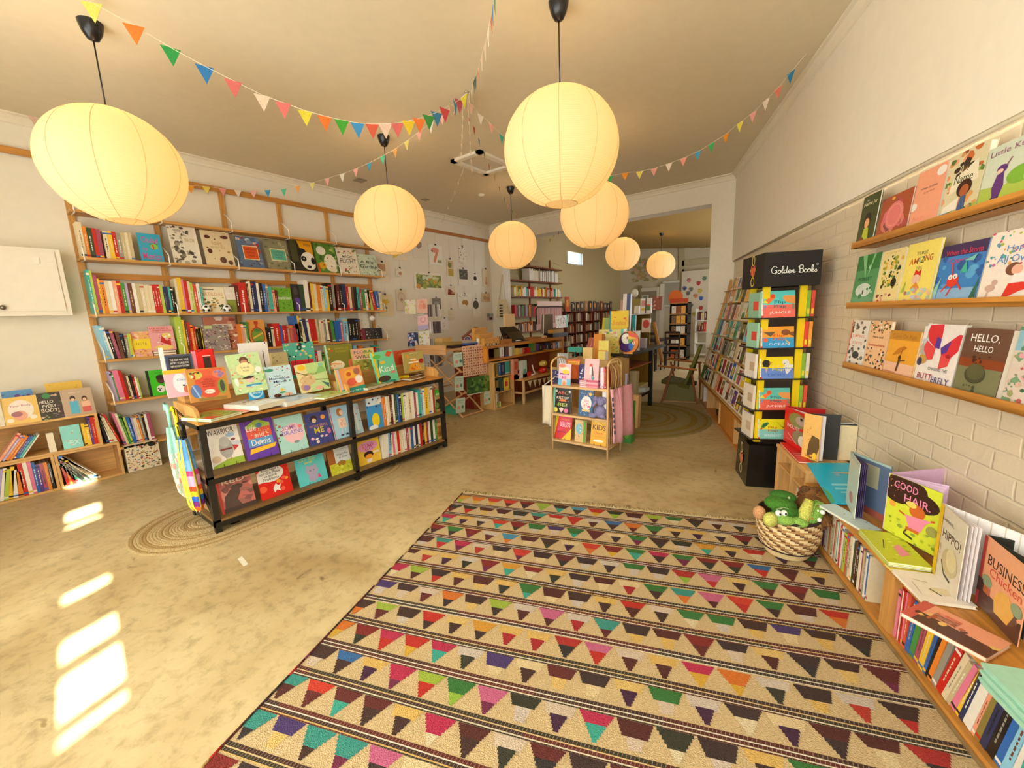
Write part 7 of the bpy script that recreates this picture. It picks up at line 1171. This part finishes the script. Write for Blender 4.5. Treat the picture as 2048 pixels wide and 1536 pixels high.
for l,x1,y1,x2,y2,yt,c,ar in (('yellow floral card, top left of the card spinner',810,628,831,628,600,'f4f0d0','d 20 3 e8d840,a8c860,f0b8b0 .05 .12;r .1 .75 .9 .9 f6e8e0'),('peach swirl card, top right of the card spinner',834,627,855,626,599,'f4c4b0','e .35 .5 .18 .2 f0a890;e .7 .5 .18 .2 e8987f;e .5 .8 .2 .1 f0a890'),('pink and lilac swirl card, second tier of the card spinner',836,660,857,658,632,'f2c8cc','e .55 .7 .25 .22 e898a8;e .55 .7 .18 .15 f2c8cc;r 0 0 1 .3 c0b8e0'),('navy flower card, third tier left of the card spinner',816,693,837,692,666,'3a4474','d 20 3 e8a8b8,b8c8f0,8aa8d0,f0e0e0 .08 .16'),('white garden card, third tier right of the card spinner',839,692,860,691,663,'f2f0e0','d 18 3 e88aa0,f0d860,8ab870 .04 .1 0 .0 1 .9'),('grey sketched card, lowest on the card spinner',845,726,861,725,698,'b8b4b0','d 24 3 7a7a80,e0e0e0,9a9aa8 .05 .12')):
    W(l,PY(4.36) if x1<833 else PY(4.37),x1,y1,x2,y2,yt,None,3,.004,c,ar,cat='card',name='greeting_card',kind='box')
# ================================================================ tables in the middle distance
root=empty('black_table','long black-legged table loaded with gifts behind the pale stand','table',(-2.5,6.2,0)); TX0,TX1,TY0,TY1=-2.75,-2.07,5.28,6.36; tz=.93
part(MB().box((TX0,TY0,tz-.035),(TX1+.02,TY1+.6,tz),'2c2218'),'table_top','woody',root)
for x in (TX0+.03,TX1-.05):
    for y in (TY0,TY1-.05): part(MB().box((x,y,0),(x+.055,y+.055,tz-.035),'2a2a26'),'leg','metal',root)
part(MB().box((TX1-.05,TY0+.05,.22),(TX1-.01,TY1-.05,.26),'241e18'),'rail','metal',root)
part(MB().box((TX0,TY0+.1,.70),(TX1,TY1,.715),'b8642a'),'under_shelf','woody',root)
r=empty('toucan_toy','round toucan plaque with rainbow beak and purple body standing on the table corner','toy'); a=PY(TY0+.05)(1236,712); b=PY(TY0+.05)(1279,712); w=b.x-a.x; MM=Matrix.Translation((a.x,TY0+.03,tz)); r.matrix_world=MM
m=MB(); 
def disc(m,cx,cz,rx,rz,y0,y1,c):
    pts=[(cx+rx*math.cos(t),cz+rz*math.sin(t)) for t in [k*math.pi/16 for k in range(32)]]; m.prism(pts,y0,y1,c)
disc(m,w*.5,w*.52,w*.46,w*.5,0,.05,'e8862a'); m.build('body','plastic',r)
m=MB(); art(m,'e .42 .55 .34 .42 2a1830;e .42 .3 .3 .22 4a2a78;e .42 .68 .22 .24 f4efe4;e .48 .72 .07 .08 e8c0b8;e .48 .72 .03 .035 1c1a19;p e8502a 4 .5 .98 .95 .88 .98 .7 .55 .78;p f2c030 3 .5 .8 .9 .72 .55 .62;p 6ab04a 3 .5 .66 .8 .66 .55 .45;p 2a70c8 4 .55 .5 .85 .45 .7 .15 .55 .25;l .7 .4 .75 .55 .03 f4f0ea;l .8 .4 .84 .56 .03 f4f0ea;d 14 3 7a3a8a .02 .03 .2 .12 .6 .4;r .3 0 .75 .06 e8a050',w*.96,w,y=-.002); m.build('face','plastic',r)
tag(MB().box((-2.75,4.86,0),(-2.02,5.24,.885),'d8b070').box((-2.7,4.855,.1),(-2.07,4.862,.8),'c89a58').build('display_cube','woodz'),'plain pale wooden display cube between the stand and the black table','display cube')
def Tb(l,x1,y1,x2,y2,yt,c,ar='',Y=5.4,th=.03,lean=5,z=None,**k):
    if z is None: z=(.887 if Y<5.27 else tz+.001)
    return Tb_(l,x1,y1,x2,y2,yt,c,ar,Y,th,lean,z,**k)
def Tb_(l,x1,y1,x2,y2,yt,c,ar='',Y=5.4,th=.03,lean=5,z=None,**k): return B(l,PY(Y),x1,y1,x2,y2,yt,z,lean,th,c,ar,**k)
Tb('bright yellow and orange book with teal spine standing highest on the table',1217,662,1254,662,622,'f2d030','r 0 0 .07 1 2a9ac0;d 20 4 f0a028,f4e468,e8703a .05 .12;r .15 .05 .9 .2 8ad0d8;t Sunshine .55 .7 .7 .12 e0702a;d 6 4 e84a3a .03 .06 .1 .2 .3 .4',Y=5.7)
Tb('green picture books leaning left of the tall yellow book',1200,664,1216,664,636,'8fb070','r 0 0 .3 1 c8b83a',Y=5.75,lean=12)
Tb('floral yellow and green gift box above the toucan',1196,690,1240,692,659,'e4dc8a','d 40 3 e8c830,7aa84a,f4f0e0,e89a9a,5a9ac8 .04 .1',Y=5.5,th=.12,kind='box',cat='box')
Tb('teal and white little boxes beside the floral gift box',1240,672,1252,672,658,'5fc8b0','r .5 0 1 1 e8f0ea',Y=5.5,th=.06,kind='box',cat='box')
Tb('yellow floral patterned box left of the toucan',1215,712,1238,713,676,'e8dc70','d 30 3 f0f0d8,6ab0b0,e8a030,8ab84a .04 .1',Y=5.35,th=.15,kind='box',cat='box')
Tb('tall pale yellow carton with orange stripe behind the stand',1196,716,1216,716,681,'f2df6a','r .0 .45 .9 .5 e8a030;d 5 3 e8a030 .03 .06 0 .5 1 1;r .7 0 1 .45 b8a898',Y=4.9,th=.08,kind='box',cat='box')
Tb('orange slanted wooden display side behind the stand',1186,716,1202,716,668,'d88a20','',Y=5.0,th=.1,kind='box',cat='box',name='display_box')
Tb('open cream drawer box of small red books behind the stand',1165,711,1184,711,695,'f2d08a','',Y=4.9,th=.15,kind='box',cat='box',name='display_box')
Tb('row of dark pink books in the cream drawer box',1171,695,1190,694,675,'a85a54','l .3 0 .4 1 .04 d8a090;l .6 0 .7 1 .04 d8a090',Y=5.02,lean=20)
Tb('white boxed orange fish card right behind the toucan',1264,688,1278,688,662,'f6f2ec','e .6 .55 .3 .14 f08a3a',Y=5.8,th=.03,kind='box',cat='box')
Tb('tall teal box standing behind the white fish box',1262,655,1269,655,631,'38a8b8','e .5 .5 .2 .15 c8ecf0',Y=6.1,th=.04,kind='box',cat='box')
Tb('pink and silver card tower behind the yellow book',1232,622,1252,622,600,'c89a90','l .3 0 .5 1 .06 f0e0d8;l .6 0 .7 1 .06 f0e0d8',Y=6.2,lean=15)
Tb('white tubes with a navy cap standing on the back display',1243,606,1258,604,588,'f0e6e0','r .5 .3 1 1 4a5a88;r .55 .0 .8 .4 f8f4f0',Y=6.3,th=.06,kind='box',cat='box')
Tb('open salmon books row along the far table edge',1280,690,1290,688,676,'b8a8b8','',Y=6.2,th=.08,kind='box',cat='box')
Tb('grey and white carton box under the black table',1256,800,1270,800,742,'c8b890','d 10 3 8a7a5a .04 .1',Y=5.5,th=.1,z=.0,kind='box',cat='box')
Tb('white box on the lower rail under the black table',1272,790,1290,790,775,'e6ecea','',Y=6.1,th=.2,z=.26,kind='box',cat='box')
Tb('tan wooden block toy on the floor by the table legs',1262,835,1275,832,790,'e0b880','',Y=4.95,th=.1,z=.0,kind='box',cat='box')
Tb('blue and green poster box standing on the floor by the pink bag',1244,863,1262,858,803,'4a9a4a','r 0 .55 1 1 2a5ab0;r 0 .45 1 .6 3a9ac0;e .5 .25 .3 .15 7ac04a',Y=4.35,th=.12,z=0,lean=2,kind='box',cat='box')
Tb('lilac folder leaning by the table leg behind the pink bag',1246,800,1250,800,747,'a8a8d8','',Y=4.6,th=.02,z=.0,kind='box',cat='folder',name='folder')
Tb('blue and white cartons stacked under the table far side',1262,800,1266,800,770,'b8b8d8','',Y=5.9,th=.06,z=.05,kind='box',cat='box')
# clutter behind the stand shelf (more books)
Tb('glossy silver cards sticking up behind the top of the stand',1108,722,1130,722,706,'a8a8a4','l .1 .99 .5 .8 .04 f0f0f0;l .3 .99 .7 .8 .04 e0e0e0;l .5 .99 .9 .8 .04 d0d0d0',Y=4.45,th=.1,z=.0,kind='box',cat='box')
Tb('turquoise stool-like toy desk behind the stand',1136,704,1163,704,694,'52c4b4','',Y=6.2,th=.25,z=PY(6.2)(1149,704).z,kind='box',cat='stool',name='toy_stool')
q=PY(6.2)(1149,704)
m=MB()
for dx in (-.05,.05): m.tube([(q.x+dx,6.3,q.z),(q.x+dx,6.3,0)],.012,'6ad0c0',6)
tag(m.build('stool_leg_frame','metal'),'pair of slim turquoise stool legs below the turquoise top','stool')
# ================================================================ the back room
XF=XL
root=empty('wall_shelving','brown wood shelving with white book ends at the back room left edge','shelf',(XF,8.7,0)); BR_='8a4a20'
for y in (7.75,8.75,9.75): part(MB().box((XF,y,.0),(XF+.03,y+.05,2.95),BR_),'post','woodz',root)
FZ=[1.1,1.47,1.95,2.33,2.68]
for z in FZ:
    part(MB().box((XF+.03,7.6,z-.03),(XF+.3,9.95,z),BR_),'shelf','woody',root)
    for y in (7.9,8.9,9.9): part(MB().tube([(XF+.05,y,z+.2),(XF+.28,y,z+.1),(XF+.3,y,z)],.006,'f0ece0',5),'book_end','plastic',root)
def frow(n,y0,z,seed,cols,w=(18,45),h=(170,260),desc='',L=2.0,grp=''):
    r_=random.Random(seed); y=y0
    while y<y0+L: w_=r_.uniform(*w)/1000; far.box((XF+.06,y,z),(XF+.28,y+w_*.93,z+r_.uniform(*h)/1000),r_.choice(cols)); y+=w_
far=MB()
frow(0,7.8,1.1,101,'rkzoch',(25,60),(150,240),'the lowest back room wall shelf',.9)
frow(0,7.75,1.47,102,'dgrokwezs',(30,90),(220,300),'the second back room wall shelf',2.1)
frow(0,7.75,1.95,103,'oyyccgwwrt',(30,80),(150,250),'the third back room wall shelf',2.1)
frow(0,8.4,2.33,104,'wwcwsw',(30,60),(240,300),'the fourth back room wall shelf',1.3)
# dark bookcases with a single stuff object of far books
rr=random.Random(12)
for k,(y0,y1) in enumerate(((10.0,11.1),(11.15,12.3),(12.35,13.6))):
    r=crate('dark_bookcase',('nearest','middle','farthest')[k]+' dark red-brown bookcase along the back room left wall',XF+.01,XF+.38,y0,y1,0,1.56,cuts=((y0+y1)/2,),c='6a2c14',shelves=(.32,.63,.94,1.25),group='dark bookcases in the back room'); r['category']='bookcase'
    for z in (.03,.34,.65,.96,1.27):
        y=y0+.05
        while y<y1-.08:
            w=rr.uniform(.02,.05); h=rr.uniform(.18,.25)
            if abs(y+w/2-(y0+y1)/2)>.04: far.box((XF+.1,y,z),(XF+.34,y+w*.92,z+h),rr.choice(['8a4a28','a86a3a','5a3424','c8a878','7a5a4a','4a5a3a','8a8a7a','3a2a2a','b0553a','e0d8c8']))
            y+=w
o=far.build('distant_books','print'); tag(o,'rows of distant book spines filling the back room bookcases and shelves','books'); o['kind']='stuff'
k=0; y=10.1
for c in ('c8542a','2a2420','3a2c28','5a4a40','b87a4a','3a3434','4a3a34','5a4a44','8a4a30','6a5448','2a2a2a','4a3434'):
    h=.4 if k==0 else rr.uniform(.2,.3); w=.24 if k==0 else rr.uniform(.14,.22)
    mb=MB().box((0,0,0),(w,.02,h),c); art(mb,f'e .5 .55 .25 .25 {rr.choice(["e8a858","c8b098","8a7060"])};d 5 {k} d8c8b0,a88a70 .05 .1',w,h)
    tag(mb.build('picture_book','print',mw=Matrix(((0,-1,0,XF+.3),(1,0,0,y),(0,0,1,1.561),(0,0,0,1)))),f'{ORD[k]} book from the left standing on top of the dark bookcases','book','books on top of the dark bookcases'); y+=w+rr.uniform(.03,.12); k+=1
# faded map on the far wall
a,b=PY(14.74)(1262,516),PY(14.74)(1300,562); mb=MB(); art(mb,'d 60 5 a8925a,b09a68,9a9060,c0a878 .05 .14;d 10 2 c89880 .05 .1',b.x-a.x+.3,a.z-b.z,y=0); tag(mb.build('wall_map','paint',mw=Matrix.Translation((a.x,14.735,b.z))),'faded olive map shape on the far wall behind the small lanterns','map')
# handprint wall
a,b=PY(14.6)(1364,543),PY(14.6)(1500,700); r=MB().box((a.x,14.6,0),(a.x+2.2,14.64,a.z),'d8ccb0').build('handprint_board','paint'); tag(r,'pale board covered in colourful handprints at the back','board')
def hand(m,p,s,c):
    m.ball(p,s*.5,c,10,(1,.06,1.0))
    for k in range(5): t=R_(150-32*k); m.tube([p+Vector((math.cos(t)*s*.4,0,math.sin(t)*s*.4)),p+Vector((math.cos(t)*s*(.95 if 0<k<4 else .8),0,math.sin(t)*s*(.95 if 0<k<4 else .8)))],s*.13,c,6)
m=MB()
for x,y,c in ((1378,562,'c87a7a'),(1397,568,'c8283a'),(1409,558,'6a8a6a'),(1369,578,'4a4a8a'),(1382,580,'7a7a6a'),(1400,583,'d8b848'),(1391,593,'e08a5a'),(1402,598,'2a5ac8'),(1376,588,'6a6a5a'),(1402,617,'d8403a'),(1389,630,'c8b838'),(1382,612,'5a7a5a')): hand(m,PY(14.59)(x,y),.1,c)
o=m.build('handprints','paint',r); o.matrix_local=Matrix.Identity(4); o['kind']='stuff'
# rotating stand, white shelves, table, chairs, easel
r=empty('book_tower','tall black stand of books with a round orange top in the back room','display stand',PY(12.5)(1358,700)); a=PY(12.5)(1340,606); b=PY(12.5)(1376,606); q=b; cx=(a.x+b.x)/2
part(MB().box((a.x,12.5,.0),(a.x+.03,12.9,a.z),'1e1814').box((b.x-.03,12.5,0),(b.x,12.9,a.z),'1e1814').box((a.x,12.88,0),(b.x,12.9,a.z),'1e1814'),'frame','metal',r)
for z in (.1,.45,.8,1.1,1.38,a.z): part(MB().box((a.x,12.48,z-.03),(b.x,12.9,z),'a87238'),'shelf','woodx',r)
mb=MB(); disc(mb,cx-.1,a.z+.16,.2,.2,12.5,12.54,'c8601c'); mb.box((a.x,12.49,a.z),(b.x,12.53,a.z+.12),'b8421c'); part(mb,'top_board','paint',r)
for i,z in enumerate((.1,.45,.8,1.1,1.38)):
    n=3; w=(b.x-a.x-.1)/n
    for j in range(n):
        mb=MB().box((0,0,0),(w*.9,.02,.22),rr.choice(['e0a040','8a4a28','d8c8b0','b8542a','e8e0d0','7a5a3a'])); art(mb,f'd 6 {i*3+j} c8542a,5a3a2a,f0e0c0 .06 .16',w*.9,.22)
        tag(mb.build('picture_book','print',mw=Matrix.Translation((a.x+.05+j*w,12.52,z))),f'{ORD[j]} cover from the left on the {ORD[i]} shelf up of the back room tower','picture book','covers on the back room book tower')
a,b=PY(13.5)(1390,650),PY(13.5)(1440,650); r=empty('white_shelf','white narrow shelf unit before the handprint board','shelf',(a.x,13.5,0))
for x in (a.x,b.x): part(MB().box((x,13.5,0),(x+.03,13.8,1.5),'e6dcc8'),'side_panel','paint',r)
for z in (.1,.45,.8,1.15): part(MB().box((a.x,13.5,z-.02),(b.x,13.8,z),'e6dcc8'),'shelf','paint',r)
for i,(z,n) in enumerate(((.8,2),(1.15,5))): row3((a.x+.08,13.52,0),(1,0,0),z,rs3(140+i,500,'zercf',(60,110),(200,300)),('the white back room shelf, middle board','the white back room shelf, top board')[i],'items on the white back room shelf',.15,140+i)
r=empty('dark_table','dark table with a glass vase in the middle of the back room','table',(-3.9,10.6,0)); part(MB().box((-4.3,10.2,.72),(-3.2,11.2,.76),'241a14'),'table_top','woody',r)
for x,y in ((-4.25,10.25),(-3.3,10.25),(-4.25,11.1),(-3.3,11.1)): part(MB().box((x,y,0),(x+.05,y+.05,.72),'1c1612'),'leg','woodz',r)
tag(MB().lathe([(.001,0),(.07,0),(.09,.12),(.05,.2),(.07,.24)],'c8c8a0',16,Matrix.Translation((-3.75,10.5,.76))).build('vase','plastic'),'pale green glass vase on the dark back room table','vase')
for k,(x,y) in enumerate(((-3.4,9.9),(-3.0,10.5))):
    r=empty('dining_chair',('dark chair before the back room table','dark ladder-back chair right of the back room table')[k],'chair',(x,y,0)); part(MB().box((x-.2,y-.2,.42),(x+.2,y+.2,.45),'2a1a12'),'seat','woodx',r)
    for dx,dy,h in ((-.18,-.18,.42),(.16,-.18,.42),(-.18,.16,.95),(.16,.16,.95)): part(MB().box((x+dx,y+dy,0),(x+dx+.03,y+dy+.03,h),'2a1a12'),'leg','woodz',r)
    for z in (.6,.75,.9): part(MB().box((x-.16,y+.165,z),(x+.17,y+.185,z+.06),'3a2418'),'slat','woodx',r)
# leaning ladder frame, armchair, crates
a=PY(7.6)(1309,650); b=PY(7.6)(1338,725)
tag(MB().tube([(PY(7.4)(1308,645)),(PY(7.2)(1325,724))],.03,'c8862a',8,smooth=False).build('easel_leg','woodz'),'slanted yellow wooden easel leg standing in the back opening','easel')
r=empty('armchair','low wooden armchair with green canvas seat in the opening','chair',(-1.9,6.9,0)); WC='9a5428'
for l_ in (((-2.0,6.62,.0),(-1.86,6.75,.62)),((-1.5,6.8,.0),(-1.62,6.8,.62)),((-2.02,7.15,.62),(-1.9,7.22,0)),((-1.56,7.15,.62),(-1.54,7.22,0))): part(MB().tube([Vector(p) for p in l_],.017,WC,6,smooth=False),'leg','woodz',r)
part(MB().tube([(-2.1,6.7,.6),(-1.5,6.72,.56)],.018,'b8703a',6,smooth=False),'arm_rest','woodx',r); part(MB().tube([(-2.1,7.18,.66),(-1.53,7.15,.62)],.018,'b8703a',6,smooth=False),'arm_rest','woodx',r)
part(MB().tube([(-2.02,6.64,.03),(-1.5,6.75,.03)],.012,'c89a6a',6),'stretcher','woodx',r)
part(MB().add([(-2.05,6.75,.36),(-1.62,6.75,.30),(-1.6,7.2,.30),(-2.05,7.2,.38),(-2.05,6.75,.30),(-1.62,6.75,.24),(-1.6,7.2,.24),(-2.05,7.2,.32)],[(0,1,2,3),(7,6,5,4),(0,4,5,1),(1,5,6,2),(2,6,7,3),(3,7,4,0)],'5f5c1e'),'seat_cushion','cloth',r)
part(MB().add([(-1.7,6.75,.3),(-1.5,6.75,.92),(-1.56,7.15,.92),(-1.72,7.15,.3),(-1.66,6.75,.3),(-1.45,6.75,.92),(-1.52,7.15,.92),(-1.68,7.15,.3)],[(0,1,2,3),(7,6,5,4),(0,4,5,1),(1,5,6,2),(2,6,7,3),(3,7,4,0)],'6a6a22'),'back_cushion','cloth',r)
part(MB().add([(-2.0,6.66,.02),(-1.52,6.76,.02),(-1.55,6.8,.3),(-1.95,6.72,.3),(-2.0,6.68,.02),(-1.52,6.78,.02),(-1.55,6.82,.3),(-1.95,6.74,.3)],[(0,1,2,3),(7,6,5,4),(0,4,5,1),(1,5,6,2),(2,6,7,3),(3,7,4,0)],'7a7448'),'canvas_skirt','cloth',r)
r=crate('gift_shelf','tiered tan display shelf with gifts behind the black table',-3.2,-2.8,7.2,8.4,0,1.45,shelves=(.7,1.1),c='a88a3c'); r['category']='shelf'
Tb2=lambda l,x1,y1,x2,y2,yt,c,ar='',Y=7.25,z=1.451,**k: B(l,PY(Y),x1,y1,x2,y2,yt,z,4,.04,c,ar,kind='box',**k)
Tb2('white boxes with rainbow stripes standing on the tan gift shelf',1280,628,1302,628,597,'f4ece8','r .1 .5 .45 .85 e8a098;r .1 .2 .45 .35 e8c848;r .55 .2 .9 .5 5a8a4a;r .55 .5 .9 .6 e86a4a;r .45 0 .55 1 4a4a6a',cat='box')
Tb2('pale orange card with a red drawing on the tan gift shelf',1283,656,1300,655,637,'f0dcc8','e .5 .6 .4 .3 d8402a',z=1.117,cat='card',name='greeting_card')
Tb2('cup of white brushes on the tan gift shelf',1268,630,1278,630,612,'f0e8dc','l .2 .5 .1 1 .08 e0b0a0;l .6 .5 .8 1 .08 e8d0a0',cat='cup',name='brush_cup')
Tb2('green display panel holding cards behind the tan gift shelf',1265,610,1285,610,598,'98883a','',Y=7.6,cat='board',name='display_board')
Tb2('rust flowered postcards on the back room door side',1303,620,1322,620,593,'b86a50','d 12 3 e8a090,8a3a2a,f0c8b0 .06 .14',Y=14.5,z=None,cat='card',name='greeting_card')
Tb2('white small picture cards rack right of the back room door',1283,600,1296,600,590,'c8c0a0','r .2 .2 .8 .8 7a8a7a',Y=14.5,z=None,cat='card',name='greeting_card')
q=PY(8.0)(1270,586); r=empty('toy_balloon','white paper hot-air balloon ornament high on the tan gift shelf','toy',(q.x,8.0,q.z)); part(MB().ball((q.x,8.0,q.z),.065,'f2ecd8',16,(1,1,1.25)),'envelope','paper',r); part(MB().tube([(q.x,8,q.z-.08),(q.x,8,1.45)],.004,'d8c8a0',5),'thread','cloth',r)
